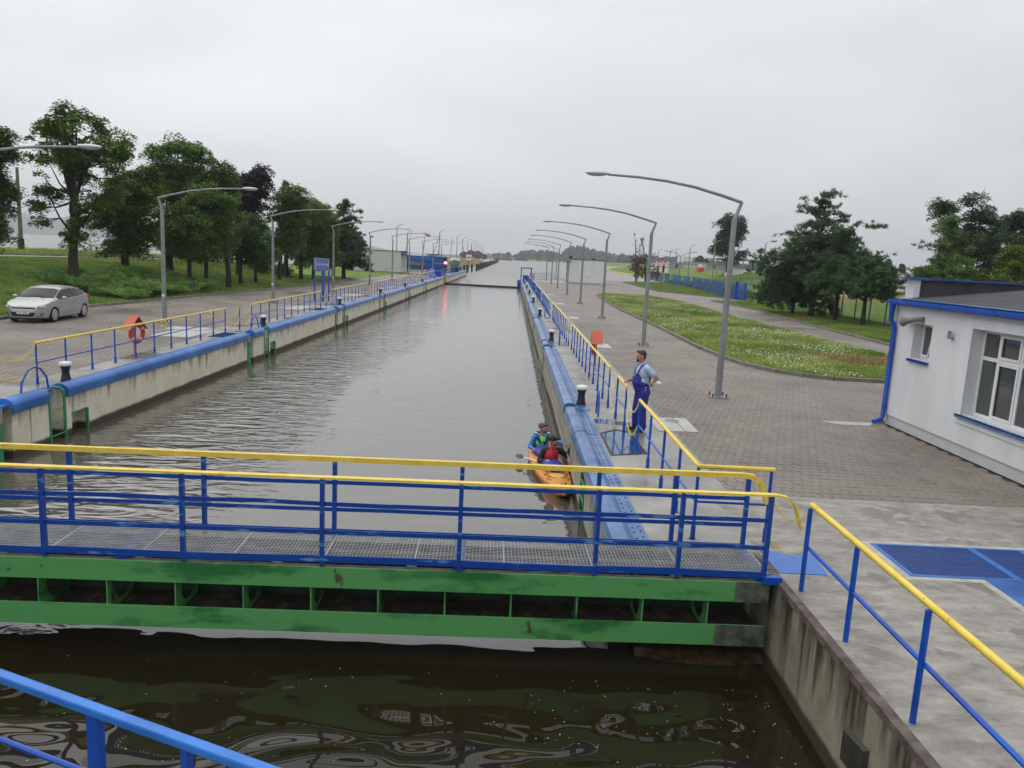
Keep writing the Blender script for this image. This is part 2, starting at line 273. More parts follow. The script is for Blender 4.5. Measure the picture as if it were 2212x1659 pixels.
# ------------------------------------------------------------------ mesh helpers
class MB:
    def __init__(s): s.v = []; s.f = []; s.m = []; s.mi = 0
    def add(s, vs, fs):
        o = len(s.v); s.v += [tuple(map(float, p)) for p in vs]; s.f += [tuple(i + o for i in f) for f in fs]; s.m += [s.mi] * len(fs); return s
    def box(s, x0, x1, y0, y1, z0, z1):
        if x0 > x1: x0, x1 = x1, x0
        if y0 > y1: y0, y1 = y1, y0
        if z0 > z1: z0, z1 = z1, z0
        return s.add([(x0, y0, z0), (x1, y0, z0), (x1, y1, z0), (x0, y1, z0), (x0, y0, z1), (x1, y0, z1), (x1, y1, z1), (x0, y1, z1)],
                     [(0, 3, 2, 1), (4, 5, 6, 7), (0, 1, 5, 4), (1, 2, 6, 5), (2, 3, 7, 6), (3, 0, 4, 7)])
    def beam(s, a, b, w, h, up=(0, 0, 1)):      # rectangular bar from a to b
        a, b = Vector(a), Vector(b); d = (b - a).normalized(); u = Vector(up); r = d.cross(u)
        if r.length < 1e-4: r = d.cross(Vector((1, 0, 0)))
        r.normalize(); u = r.cross(d).normalized()
        vs = [p + r * i * w / 2 + u * j * h / 2 for p in (a, b) for i, j in ((-1, -1), (1, -1), (1, 1), (-1, 1))]
        return s.add(vs, [(0, 1, 2, 3), (7, 6, 5, 4), (0, 4, 5, 1), (1, 5, 6, 2), (2, 6, 7, 3), (3, 7, 4, 0)])
    def tube(s, pts, r, n=8, caps=True, flat=1.0):
        pts = [Vector(p) for p in pts]; rs = r if isinstance(r, (list, tuple)) else [r] * len(pts); vs = []; prev = None
        for i, p in enumerate(pts):
            d = (pts[min(i + 1, len(pts) - 1)] - pts[max(i - 1, 0)]).normalized()
            a = d.cross(Vector((0, 0, 1))) if prev is None else prev - d * prev.dot(d)
            if a.length < 1e-3: a = d.cross(Vector((0, 1, 0)))
            a.normalize(); prev = a; b = d.cross(a)
            for k in range(n):
                t = 2 * math.pi * (k + .5) / n; vs.append(p + a * math.cos(t) * rs[i] + b * math.sin(t) * rs[i] * flat)
        fs = [(i * n + k, i * n + (k + 1) % n, (i + 1) * n + (k + 1) % n, (i + 1) * n + k) for i in range(len(pts) - 1) for k in range(n)]
        if caps: fs += [tuple(range(n))[::-1], tuple((len(pts) - 1) * n + k for k in range(n))]
        return s.add(vs, fs)
    def lathe(s, prof, c=(0, 0, 0), n=16):
        vs = [(c[0] + r * math.cos(2 * math.pi * k / n), c[1] + r * math.sin(2 * math.pi * k / n), c[2] + z) for r, z in prof for k in range(n)]
        fs = [(i * n + k, i * n + (k + 1) % n, (i + 1) * n + (k + 1) % n, (i + 1) * n + k) for i in range(len(prof) - 1) for k in range(n)]
        fs += [tuple(range(n))[::-1], tuple((len(prof) - 1) * n + k for k in range(n))]
        return s.add(vs, fs)
    def prism(s, poly, z0, z1):                 # vertical prism from an xy polygon
        n = len(poly); vs = [(p[0], p[1], z0) for p in poly] + [(p[0], p[1], z1) for p in poly]
        return s.add(vs, [tuple(range(n))[::-1], tuple(range(n, 2 * n))] + [(k, (k + 1) % n, n + (k + 1) % n, n + k) for k in range(n)])
    def sweep(s, prof, y0, y1):                 # xz profile swept along y
        n = len(prof); vs = [(p[0], y0, p[1]) for p in prof] + [(p[0], y1, p[1]) for p in prof]
        return s.add(vs, [tuple(range(n)), tuple(range(n, 2 * n))[::-1]] + [(k, n + k, n + (k + 1) % n, (k + 1) % n) for k in range(n)])
    def ell(s, c, r, n=10, m=7, R=None):
        prof = [(math.sin(math.pi * (i + .02) / (m + .04)), -math.cos(math.pi * (i + .02) / (m + .04))) for i in range(m + 1)]
        vs = []
        for a, z in prof:
            for k in range(n):
                v = Vector((a * math.cos(2 * math.pi * k / n) * r[0], a * math.sin(2 * math.pi * k / n) * r[1], z * r[2]))
                if R is not None: v = R @ v
                vs.append((c[0] + v.x, c[1] + v.y, c[2] + v.z))
        fs = [(i * n + k, i * n + (k + 1) % n, (i + 1) * n + (k + 1) % n, (i + 1) * n + k) for i in range(m) for k in range(n)]
        fs += [tuple(range(n))[::-1], tuple(m * n + k for k in range(n))]
        return s.add(vs, fs)
    def mesh(s, name, mats, smooth=False, ang=40):
        me = bpy.data.meshes.new(name); me.from_pydata(s.v, [], s.f)
        for mt in (mats if isinstance(mats, (list, tuple)) else [mats]): me.materials.append(mt)
        if any(s.m): me.polygons.foreach_set('material_index', s.m)
        if smooth:
            me.polygons.foreach_set('use_smooth', [True] * len(me.polygons)); me.set_sharp_from_angle(angle=rad(ang))
        me.update(); return me
    def build(s, name, mats, parent=None, smooth=False, loc=None, bevel=0, **kw):
        o = bpy.data.objects.new(name, s.mesh(name, mats, smooth)); return link(o, parent, loc, bevel, **kw)
def link(o, parent=None, loc=None, bevel=0, label=None, cat=None, group=None, kind=None):
    COL.objects.link(o)
    if parent is not None: o.parent = parent
    if loc is not None: o.location = loc
    if bevel:
        b = o.modifiers.new('bevel', 'BEVEL'); b.width = bevel; b.segments = 2; b.limit_method = 'ANGLE'
    tag(o, label, cat, group, kind); return o
def tag(o, label=None, cat=None, group=None, kind=None):
    if label: o['label'] = label
    if cat: o['category'] = cat
    if group: o['group'] = group
    if kind: o['kind'] = kind
    return o
def thing(name, label, cat, loc=(0, 0, 0), rz=0.0, group=None):
    o = bpy.data.objects.new(name, None); o.empty_display_size = .2; COL.objects.link(o); o.location = loc; o.rotation_euler = (0, 0, rz)
    return tag(o, label, cat, group)
KIDS = {}
def copy_tree(o, parent=None, loc=None, label=None, rz=None):
    c = o.copy(); COL.objects.link(c)
    if parent is not None: c.parent = parent
    if loc is not None: c.location = loc
    if rz is not None: c.rotation_euler = (0, 0, rz)
    if label: c['label'] = label
    for ch in [k for k in bpy.data.objects if k.parent == o]: copy_tree(ch, c)
    return c
def inst(o, parent, loc=None, name=None):
    c = bpy.data.objects.new(name or o.name.split('.')[0], o.data); COL.objects.link(c); c.parent = parent
    if loc is not None: c.location = loc
    return c
def fast_mesh(name, V, mat, k=4):
    """V: (n,k,3) array of separate k-gons"""
    V = np.asarray(V, np.float32); n = len(V); me = bpy.data.meshes.new(name)
    me.vertices.add(n * k); me.vertices.foreach_set('co', V.reshape(-1)); me.loops.add(n * k)
    me.loops.foreach_set('vertex_index', np.arange(n * k, dtype=np.int32)); me.polygons.add(n)
    me.polygons.foreach_set('loop_start', np.arange(0, n * k, k, dtype=np.int32)); me.update(calc_edges=True)
    me.materials.append(mat); return me
def interp(x, xs, ys): return np.interp(x, xs, ys)
def smooth01(t): t = np.clip(t, 0, 1); return t * t * (3 - 2 * t)
ORD = ['nearest', 'second', 'third', 'fourth', 'fifth', 'sixth', 'seventh', 'eighth', 'ninth', 'tenth', 'eleventh', 'twelfth', 'thirteenth', 'fourteenth', 'fifteenth', 'sixteenth',
       'seventeenth', 'eighteenth', 'nineteenth', 'twentieth', 'twenty-first', 'twenty-second', 'twenty-third', 'twenty-fourth', 'twenty-fifth', 'twenty-sixth', 'twenty-seventh', 'twenty-eighth', 'twenty-ninth', 'thirtieth']
# ================================================================== SETTING
def shore(y): return interp(y, [154, 170, 258, 438, 640, 824, 1290], [27.5, 33, 43.5, 51, 80, 118, 72])
KL = [(-21.3, -10), (-21.4, 32), (-21.8, 40), (-21.1, 50), (-20.1, 61), (-18.9, 77), (-18.8, 92), (-21, 97.5), (-27, 98)]
def kl(y): return interp(y, [p[1] for p in KL[:7]], [p[0] for p in KL[:7]])
def hgt(x, y):
    h = np.full(np.shape(x), -0.08)
    nz = np.vectorize(lambda a, b: mnoise.noise(Vector((a * .12, b * .12, 0))) * .6 + mnoise.noise(Vector((a * .5, b * .5, 3))) * .18)(x, y)
    # left embankment
    d = kl(y) - x
    fade = 1 - smooth01((y - 84) / 14)
    h = np.where(d > 0, np.clip(d / .8, 0, 1) * .14 - .08 + (smooth01((d - 1.2) / 12.5) * 1.62 + nz * .16 * smooth01((d - 1) / 3)) * fade, h)
    h = np.where((d > 0) & (x < -52), h - smooth01((-52 - x) / 9) * 5.5, h)
    h = np.where((x < -46) & (y > 84) & (y < 190), h - 5, h)
    h = np.where((x < -10.7) & (y >= 179), np.where((x > -40) & (x < -15) & (y < 450), smooth01((-14.5 - x) / 5) * 1.6 + nz * .8, -3), h)
    h = np.where((x < -10.7) & (y >= 450), -3, h)
    # channel
    ch = (x > -10.86) & (x < 1.84)
    h = np.where(ch, -3, h)
    # right side
    r = x >= 1.84
    edge = interp(x, [1.8, 3.5, 8, 9, 27.5, 28], [132.6, 134, 146, 152, 154, 400])
    s0 = interp(y, [-20, 60, 90, 150, 170, 260], [70, 52, 40, 36, 33, 44]); wd = interp(y, [-20, 90, 170, 260], [60, 42, 24, 18])
    hr = np.where(x > 27, np.clip((x - 27) / 3, 0, 1) * .14 - .08 + smooth01((x - s0) / wd) * 3.0 + nz * .35 * smooth01((x - 30) / 6), -.08)
    sh = (y >= 154) & (y < 1290)
    ds = x - shore(y)
    hr2 = np.where(ds > 0, smooth01(ds / interp(y, [154, 260, 800], [22, 20, 40])) * 4.1 - 1.3 + nz * .2, -3)
    hr = np.where(sh, hr2, hr); hr = np.where((y > 132) & (y < 154.1) & (y > edge), -3, hr)
    h = np.where(r, hr, h)
    h = np.where((y < 9.45) & (x > -12.5) & (x < 3.36), -3, h)
    h = np.where(y >= 1290, np.where(x > -150, 1.0 + np.clip((y - 1290) / 60, 0, 1) * 1.2, -3), h)
    return h
def lines(keys, spans):
    a = list(keys)
    for lo, hi, st in spans: a += list(np.arange(lo, hi, st))
    a = sorted(set(round(float(v), 3) for v in a)); out = [a[0]]
    for v in a[1:]:
        if v - out[-1] > .04: out.append(v)
    return np.array(out)
gx = lines([-12.52, -12.48, -10.88, -10.84, 1.82, 1.86, 3.34, 3.38], [(-4400, -400, 500), (-400, -80, 20), (-80, -20, 1.1), (-20, 26, 2.5), (26, 75, 1.3), (75, 200, 6), (200, 800, 60), (800, 4401, 600)])
gy = lines([9.42, 9.47, 132.5, 132.7, 153.9, 154.0, 1289, 1290, 178.9, 179.0], [(-300, -20, 40), (-20, 130, 1.5), (130, 260, 2.2), (260, 660, 12), (660, 1300, 40), (1300, 4401, 500)])
GX, GY = np.meshgrid(gx, gy); GZ = hgt(GX, GY)
me = bpy.data.meshes.new('ground'); nx, ny = len(gx), len(gy)
idx = np.arange(nx * ny).reshape(ny, nx)
F4 = np.stack([idx[:-1, :-1], idx[:-1, 1:], idx[1:, 1:], idx[1:, :-1]], -1).reshape(-1, 4)
me.from_pydata(np.stack([GX, GY, GZ], -1).reshape(-1, 3).tolist(), [], F4.tolist())
me.materials.append(GRASS); me.materials.append(OCHRE)
cx = GX[:-1, :-1].reshape(-1); cy = GY[:-1, :-1].reshape(-1)
och = ((cx < -11) & (cy > 205)) | ((cx > 33) & (cy > 92) & (cy < 128) & (cx < 70))
me.polygons.foreach_set('material_index', och.astype(np.int32)); me.polygons.foreach_set('use_smooth', [True] * len(me.polygons)); me.update()
link(bpy.data.objects.new('ground', me), kind='structure')
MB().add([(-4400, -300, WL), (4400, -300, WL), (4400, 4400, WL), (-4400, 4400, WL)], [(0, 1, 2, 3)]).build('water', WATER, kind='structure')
# hills across the reservoir
def hill(name, pts, y0, label, seed, amp=.12):
    b = MB(); rnd = random.Random(seed); n = len(pts); dpt = 350; vs = []
    for x, z in pts:
        zz = z * (1 + rnd.uniform(-amp, amp)); vs += [(x, y0, WL - .5), (x, y0 + 60, zz * .55), (x, y0 + dpt * .6, zz), (x, y0 + dpt * 2, WL - .5)]
    b.add(vs, [(i * 4 + k, (i + 1) * 4 + k, (i + 1) * 4 + k + 1, i * 4 + k + 1) for i in range(n - 1) for k in range(3)])
    return b.build(name, HILLM, smooth=True, kind='structure')
hill('hill', [(-4200 + 60 * i, float(interp(-4200 + 60 * i, [-4200, -3000, -2200, -1500, -1000, -650, -420], [100, 105, 85, 72, 46, 24, 4])) + 3 * math.sin(i * 1.3) + 3 * math.sin(i * .47)) for i in range(64)], 3000, '', 3)
# ---- pavements
def sheet(name, poly, z, mat, kind='structure', z0=None):
    b = MB()
    if z0 is None: b.add([(x, y, z) for x, y in poly], [tuple(range(len(poly)))])
    else: b.prism(poly, z0, z)
    return b.build(name, mat, kind=kind)
PR = [(3.77, 12.03), (20.05, 12.03), (20.05, 39), (20.56, 52.8), (22.0, 67.6), (21.5, 82.9), (26.2, 84.5), (26.2, 90.5), (19.75, 103.5), (20.6, 143), (27.3, 152), (27.3, 154), (9, 152), (8, 146), (3.77, 134.3)]
pave_r = sheet('pavement', PR, -.028, JOINT)
PL = [(-11.8, -8), (-21.3, -8)] + KL[1:] + [(-34, 99), (-34, 178.5), (-11.8, 178.5)]
pave_l = sheet('pavement', PL[::-1], -.028, JOINT)
def inpoly(x, y, poly):
    c = np.zeros(np.shape(x), bool); n = len(poly)
    for i in range(n):
        x1, y1 = poly[i]; x2, y2 = poly[(i + 1) % n]
        if y1 == y2: continue
        c ^= ((y1 > y) != (y2 > y)) & (x < (x2 - x1) * (y - y1) / (y2 - y1) + x1)
    return c
PW, PD = .165, .225
def paver_template(odd, gap=.0045, ch=.007):
    xs = [0, .03, .0825, .1125, .165] if not odd else [.0825, .1125, .165, .195, .2475]
    ez = [0, 0, .03, .03, 0] if not odd else [.03, .03, 0, 0, .03]
    x0 = xs[0]; pts = [(x - x0, e) for x, e in zip(xs, ez)] + [(x - x0, e + PD) for x, e in zip(xs[::-1], ez[::-1])]
    c = np.array([PW / 2, PD / 2 + .015]); P = np.array(pts)
    def inset(g): return np.stack([np.clip(P[:, 0], g, PW - g), P[:, 1] + np.where(np.arange(10) < 5, g, -g)], -1)
    top, low = inset(gap + ch), inset(gap)
    V = np.concatenate([np.c_[top, np.zeros(10)], np.c_[low, -np.full(10, ch)], np.c_[low, -np.full(10, .03)]])
    V[:, 0] += (PW / 2 if odd else 0)
    Fs = [tuple(range(10))] + [(10 + k, 10 + (k + 1) % 10, (k + 1) % 10, k) for k in range(10)] + [(20 + k, 20 + (k + 1) % 10, 10 + (k + 1) % 10, 10 + k) for k in range(10)]
    return V, Fs
TE, TO = paver_template(False), paver_template(True)
def lay_pavers(x0, x1, y0, y1, poly, holes):
    out = []
    ii, jj = np.meshgrid(np.arange(int((x1 - x0) / PW)), np.arange(int((y1 - y0) / PD)))
    X = x0 + ii.ravel() * PW; Y = y0 + jj.ravel() * PD; odd = (jj.ravel() % 2) == 1
    k = inpoly(X + .02, Y + .02, poly) & inpoly(X + PW + .06, Y + PD, poly)
    for h in holes: k &= ~inpoly(X + .1, Y + .1, h)
    return X[k], Y[k], odd[k]
def pavers_mesh(name, X, Y, odd):
    vs = []; fs = []; o = 0
    rz = RNG.normal(0, .0012, len(X))
    for od, (V, Fs) in ((False, TE), (True, TO)):
        sel = odd == od; n = int(sel.sum())
        if not n: continue
        T = V[None] + np.stack([X[sel], Y[sel], rz[sel]], -1)[:, None, :]
        tl = (RNG.normal(0, .006, (n, 2))); T[:, :, 2] += (V[None, :, 0] - PW / 2) * tl[:, :1] + (V[None, :, 1] - PD / 2) * tl[:, 1:]
        vs.append(T.reshape(-1, 3))
        for q in range(n):
            b = o + q * 30; fs += [tuple(b + i for i in f) for f in Fs]
        o += n * 30
    me = bpy.data.meshes.new(name); me.from_pydata(np.concatenate(vs).tolist(), [], fs); me.materials.append(PAVER); return me
ISL = [(9.3, 83), (8.75, 70), (8.55, 59), (8.65, 50), (8.7, 41), (8.6, 35), (8.75, 31), (9.05, 28.8), (9.85, 26.9), (11.2, 26.0), (13.5, 25.9), (16, 26.6), (17.2, 28.5), (17.4, 33), (16.9, 42), (16.7, 58), (17.1, 75), (15.4, 86), (10.7, 86.2)]
holes = [ISL, [(9.45, 0), (30, 0), (30, 19.0), (9.45, 19.0)]]
PRX = [(3.55, 11.8)] + [(20.05, 11.8)] + PR[2:-1] + [(3.55, 134.3)]
X, Y, od = lay_pavers(3.60, 14.5, 11.85, 46, PRX, holes)
dist = np.hypot(X, Y); ordr = np.argsort(dist); near, rest = ordr[:290], ordr[290:]
pm = {False: pavers_mesh('paver', np.array([0.]), np.array([0.]), np.array([False])), True: pavers_mesh('paver', np.array([0.]), np.array([0.]), np.array([True]))}
for i in near:
    o = bpy.data.objects.new('paver', pm[bool(od[i])]); COL.objects.link(o); o.parent = pave_r; o.location = (X[i], Y[i], random.gauss(0, .0012)); o.rotation_euler = (random.gauss(0, .005), random.gauss(0, .005), 0)
o = bpy.data.objects.new('paving', pavers_mesh('paving', X[rest], Y[rest], od[rest])); link(o, pave_r, kind='stuff')
X, Y, od = lay_pavers(-22.2, -11.75, 15, 41, [(-11.6, 14), (-11.6, 42)] + [(p[0] - .12, p[1]) for p in [KL[3], KL[2], KL[1]]][:0] + [(-22.0, 42), (-21.9, 40), (-21.5, 32), (-21.4, 14)], [])
o = bpy.data.objects.new('paving', pavers_mesh('paving', X, Y, od)); link(o, pave_l, kind='stuff')
def clip_poly(name, poly, parent, z=0.0):
    b = MB(); b.add([(x, y, z) for x, y in poly], [tuple(range(len(poly)))]); return b.build(name, PAVFAR, parent, kind='stuff')
clip_poly('distant_paving', [(3.70, 45.6), (20.32, 45.6), (20.56, 52.8), (22.0, 67.6), (21.5, 82.9), (26.2, 84.5), (26.2, 90.5), (19.75, 103.5), (20.6, 143), (27.3, 152), (27.3, 154), (9, 152), (8, 146), (3.7, 134.3)], pave_r, -.004)
clip_poly('distant_paving', [(14.3, 11.9), (20.05, 11.9), (20.05, 39), (20.31, 45.6), (14.3, 45.6)], pave_r, -.004)
clip_poly('distant_paving', [(-11.8, 40.4), (-21.8, 40.4)][::-1][::-1] + KL[3:] + [(-34, 99), (-34, 178.5), (-11.8, 178.5)], pave_l, -.004)
clip_poly('distant_paving', [(-11.8, -8), (-11.8, 15), (-21.3, 15), (-21.3, -8)], pave_l, -.004)
# ---- lawns with kerbs
def lawn(poly, name='lawn'):
    c0 = (sum(p[0] for p in poly) / len(poly), sum(p[1] for p in poly) / len(poly)); poly = [(c0[0] + (p[0] - c0[0]) * .988, c0[1] + (p[1] - c0[1]) * .997) for p in poly]
    b = MB(); b.prism(poly, -.06, .055); return b.build(name, GRASS, kind='structure')
lawn(ISL)
LS1 = [(20.2, 14), (20.2, 39), (20.7, 52.8), (22.15, 67.5), (21.7, 82.7), (26.3, 83.6), (29.5, 83.6), (29.5, 14)]
LS2 = [(26.1, 90.8), (19.95, 103.6), (20.75, 143), (27.2, 151.5), (31, 151.5), (31, 90.8)]
lawn(LS1); lawn(LS2)
def resample(pts, step, closed=False):
    pts = [Vector((p[0], p[1], 0)) for p in pts] + ([Vector((*pts[0], 0))] if closed else [])
    out = [pts[0]]; acc = 0
    for a, b in zip(pts, pts[1:]):
        L_ = (b - a).length; t = step - acc
        while t <= L_: out.append(a + (b - a) * (t / L_)); t += step
        acc = (acc + L_) % step
    return out
def kerb(pts, closed=False, step=1.0):
    k = thing('kerb', None, None); k['kind'] = 'structure'; del_ = resample(pts, step, closed)
    base = MB().box(-step / 2 + .006, step / 2 - .006, -.075, .075, -.2, .125).mesh('kerb_stone', KERB)
    for a, b in zip(del_, del_[1:]):
        o = bpy.data.objects.new('kerb_stone', base); COL.objects.link(o); o.parent = k
        mid = (a + b) / 2; d = b - a; o.location = (mid.x, mid.y, random.uniform(-.006, .006)); o.rotation_euler = (random.gauss(0, .008), random.gauss(0, .004), math.atan2(d.y, d.x)); o.scale = (d.length / step, 1, 1)
kerb(ISL, True); kerb([(20.12, 22), (20.12, 39), (20.63, 52.8), (22.07, 67.55), (21.6, 82.8), (26.2, 83.6)]); kerb([(26.2, 90.7), (19.85, 103.5), (20.65, 143), (27.2, 152)], step=1.5)
kerb(KL[1:] if False else [(-21.35, 22)] + KL[1:])
# path along the embankment with its edge kerb
PTH = [(-58, 20), (-47, 44), (-40.5, 61), (-34.8, 72.5), (-32.0, 82), (-31, 90)]
b = MB(); vs = []
for i, (x, y) in enumerate(PTH):
    x2 = x - 2.3; z = float(max(hgt(np.array([x]), np.array([y]))[0], hgt(np.array([x2]), np.array([y]))[0])) + .10; vs += [(x, y, z), (x2, y - .5, z)]
b.add(vs, [(2 * i, 2 * i + 2, 2 * i + 3, 2 * i + 1) for i in range(len(PTH) - 1)]); b.build('path', M('light_paving', (.36, .34, .31), .1, 1, .7), kind='structure')
b = MB()
for i in range(len(PTH) - 1): b.beam(Vector(vs[2 * i + 1]) + Vector((0, 0, .05)), Vector(vs[2 * i + 3]) + Vector((0, 0, .05)), .3, .22)
b.build('kerb', KERB, kind='structure')
# ---- concrete quays
sheet('quay_deck', [(1.9, 9.7), (3.4, 9.7), (3.4, 12.0), (3.75, 12.0), (3.75, 134.3), (1.9, 132.6)], .006, CONC, z0=-.5)
sheet('quay_deck', [(-11.88, -8), (-10.9, -8), (-10.9, 178.6), (-11.88, 178.6)], .006, CONC, z0=-.5)
sheet('apron', [(3.42, -8), (9.9, -8), (9.9, 12.0), (3.403, 12.0), (3.403, 9.36)], .0062, CONCD, z0=-.5)
sheet('apron', [(3.77, 118.5), (9.0, 118.5), (9.0, 134), (3.77, 134)], .006, CONC)
# quay end wall toward the harbour
b = MB()
for (x0, y0), (x1, y1) in zip([(1.9, 132.9), (3.5, 134.2), (8, 146.2), (9, 152.3)], [(3.5, 134.2), (8, 146.2), (9, 152.3), (27.6, 154.5)]):
    b.beam((x0, y0, -1.6), (x1, y1, -1.6), .3, 3.1)
b.build('quay_end_wall', CONC, kind='structure')
# ---- lock walls
def coping_mesh(sx, x0, ln, mat):
    pr = [(-.03, -.17), (-.06, -.12), (-.06, .0), (-.052, .035), (-.035, .07), (-.005, .10), (.04, .128), (.10, .146), (.17, .15), (.23, .14), (.285, .11), (.325, .07), (.345, .03), (.345, .024), (.57, .024), (.57, -.02), (.02, -.02), (.02, -.17)] if sx < 0 else \
        [(-.02, -.17), (-.035, -.15), (-.035, -.01), (-.005, .05), (.07, .088), (.19, .09), (.25, .062), (.29, .03), (.29, .024), (.50, .024), (.50, -.02), (.02, -.02), (.02, -.17)]
    pr = [(x0 + sx * a, z) for a, z in pr]
    b = MB(); b.sweep(pr if sx > 0 else pr[::-1], 0, ln)
    b.lathe([(.0, 0), (.0, 0)], (0, 0, 0), 3) if False else None
    b.mi = 1
    for i in range(int(ln / .21)):
        for off in (((.40, .0), (.50, .07)) if sx < 0 else ((.34, .0), (.44, .07))):
            x = x0 + sx * off[0]; y = .08 + i * .21 + off[1] + (i * 7 % 5 - 2) * .008; b.box(x - .010, x + .010, y - .010, y + .010, .02, .034)
    return b.mesh('coping', [mat, DARK], sx < 0, 38)
def lock_wall(side):
    sx = 1 if side == 'R' else -1; x0 = 1.5 if side == 'R' else -10.5; wm = WALLR if side == 'R' else WALLL
    lab = 'pale concrete lock wall on the left of the chamber under rounded blue coping' if side == 'L' else 'streaked concrete lock wall on the right of the chamber beside the kayak'
    t = thing('lock_wall', lab, 'quay wall')
    per = 15.4 if side == 'L' else 15.1; b0 = 17.9 if side == 'L' else 18.9
    lengths = {}
    def cop(y, ln):
        key = round(ln, 2)
        if key not in lengths: lengths[key] = coping_mesh(sx, x0, ln, BLUEC if side == 'L' else BLUEL)
        o = bpy.data.objects.new('coping', lengths[key]); COL.objects.link(o); o.parent = t; o.location = (0, y, 0)
    def panel(y0, y1, niche=False):
        b = MB(); xa, xb = x0, x0 + sx * .42
        if niche:
            b.box(xa, xb, y0, y0 + .22, -4, 0); b.box(xa, xb, y0 + .95, y1, -4, 0); b.box(xa, xb, y0 + .22, y0 + .95, -.62, 0); b.box(xa + sx * .3, xb, y0 + .22, y0 + .95, -4, -.62)
        else: b.box(xa, xb, y0, y1, -4, 0)
        b.build('wall_panel', wm, t)
        if niche:
            f = MB(); f.box(xa - sx * .004, xa + sx * .05, y0 + .92, y0 + .97, -1.2, -.60); f.box(xa - sx * .004, xa + sx * .05, y0 + .22, y0 + .92, -.62, -.58); f.build('niche_frame', GREENB, t)
    def ladder(y, w, pipe=False):
        b = MB(); b.box(x0 + sx * .36, x0 + sx * .42, y, y + w, -4, 0); b.build('recess', wm, t)
        if pipe:
            p = MB(); p.tube([(x0 + sx * .2, y + w * .62, -3), (x0 + sx * .2, y + w * .62, -.32)], .17, 12); p.mi = 1; p.tube([(x0 + sx * .2, y + w * .62, -.32), (x0 + sx * .2, y + w * .62, -.02)], .19, 12)
            p.mi = 0; p.box(x0 + sx * .02, x0 + sx * .06, y + .02, y + .07, -3, -.05); p.box(x0 + sx * .05, x0 + sx * .3, y + .05, y + .3, -.75, -.7); p.build('guide_pipe', [GREENB, CONC], t, smooth=True)
            b = MB(); b.box(x0 + sx * .05, x0 + sx * .5, y, y + w, -.02, .03); b.build('recess_cover', BLUEC, t)
        else:
            b = MB()
            for yy in (y + .05, y + w - .05): b.beam((x0 - sx * .0, yy, -3), (x0, yy, .0 if side == 'L' else -.18), .07, .035)
            if side == 'L': b.tube([(x0, y + w - .05, 0), (x0 + sx * .08, y + w - .05, .06), (x0 + sx * .25, y + w - .05, .07)], .03, 6)
            ld = b.build('ladder', GREENB, t)
            for z in np.arange(-1.3, -.05, .30): MB().tube([(x0, y + .05, z), (x0, y + w - .05, z)], .017, 6).build('rung', GREENB, ld)
    if side == 'L':
        for k in range(-1, 7):
            b = b0 + per * k; e = min(b + 12.6, 119)
            if b > 118: break
            y0 = b if k >= 0 else -8
            panel(y0, e, niche=(k in (0, 1, 2, 3, 4, 5))); cop(y0 + .02, e - y0 - .04)
            if e < 118:
                ladder(b + 12.6, .8, True); panel(b + 13.4, b + 14.03); panel(b + 14.06, b + 14.72); cop(b + 13.42, 1.28); ladder(b + 14.7, .7)
        MB().box(-10.5, -10.9, 127, 178.6, -4, 0).build('wall_panel', WALLL, t); cop(127.3, 6.3); cop(134.1, 44)
        MB().box(-10.9, -12.4, 119, 127, -4, -.35).build('gate_recess', CONCD, t)
    else:
        panel(9.7, 13.2); panel(13.95, 15.78); panel(15.82, 18.85); cop(9.42, 6.33); cop(15.82, 2.6); ladder(13.2, .72)
        MB().box(1.56, 2.1, 18.44, 18.88, -.05, .02).build('recess_cover', BLUEL, t)
        for k in range(0, 8):
            b = b0 + per * k; e = min(b + 12.4, 132)
            if b > 130: break
            panel(b, e); cop(b, e - b - .03)
            if e < 131: ladder(e, .7); panel(e + .7, b + per - .03); cop(e + .72, per - 12.4 - 1.15); MB().box(1.56, 2.1, b + per - .42, b + per - .03, -.05, .02).build('recess_cover', BLUEL, t)
    return t
lock_wall('L'); lock_wall('R')
# basin wall below the gate
t = thing('basin_wall', 'mossy stained concrete wall in the right foreground dropping to dark water', 'quay wall')
MB().box(3.33, 3.9, -8, 9.36, -4, -.004).build('wall_face', WALLN, t)
MB().box(1.5, 3.4, 9.36, 9.7, -4, -.004).build('end_wall', WALLR, t)
b = MB(); b.box(3.322, 3.425, -8, 9.36, -.07, .010); b.build('steel_edge', RUST, t)
b = MB(); b.add([(3.33, 6.05, -.45), (3.33, 6.5, -.5), (3.33, 6.5, -.86), (3.33, 6.05, -.82), (3.285, 6.08, -.48), (3.285, 6.47, -.53), (3.285, 6.47, -.82), (3.285, 6.08, -.79)], [(4, 5, 6, 7), (0, 1, 5, 4), (1, 2, 6, 5), (2, 3, 7, 6), (3, 0, 4, 7)]); b.build('fender_block', M('slimy_block', (.03, .03, .018), .4, 5, .6), t)
MB().box(-15.2, -12.45, -8, 9.36, -4, -.004).build('basin_wall', WALLN, label='stained concrete basin wall beyond the far end of the walkway', cat='quay wall')
# silty sill beside the gate
b = MB(); vs = []; n = 30
for i in range(n + 1):
    x = 1.75 + (3.34 - 1.75) * i / n; q = mnoise.noise(Vector((x * 3, 0, 0))) * .05; vs += [(x, 8.72 + q - .25 * math.sin(math.pi * i / n / 1.1), WL - .05), (x, 8.85 + q, WL + .06 + abs(q)), (x, 9.4, WL + .10)]
b.add(vs, [(i * 3 + k, i * 3 + 3 + k, i * 3 + 4 + k, i * 3 + 1 + k) for i in range(n) for k in range(2)]); b.build('silt_ledge', M('brown_silt', (.03, .018, .008), .3, 8, .5, col2=(.12, .075, .035), bump=.8, bscale=25), kind='structure')
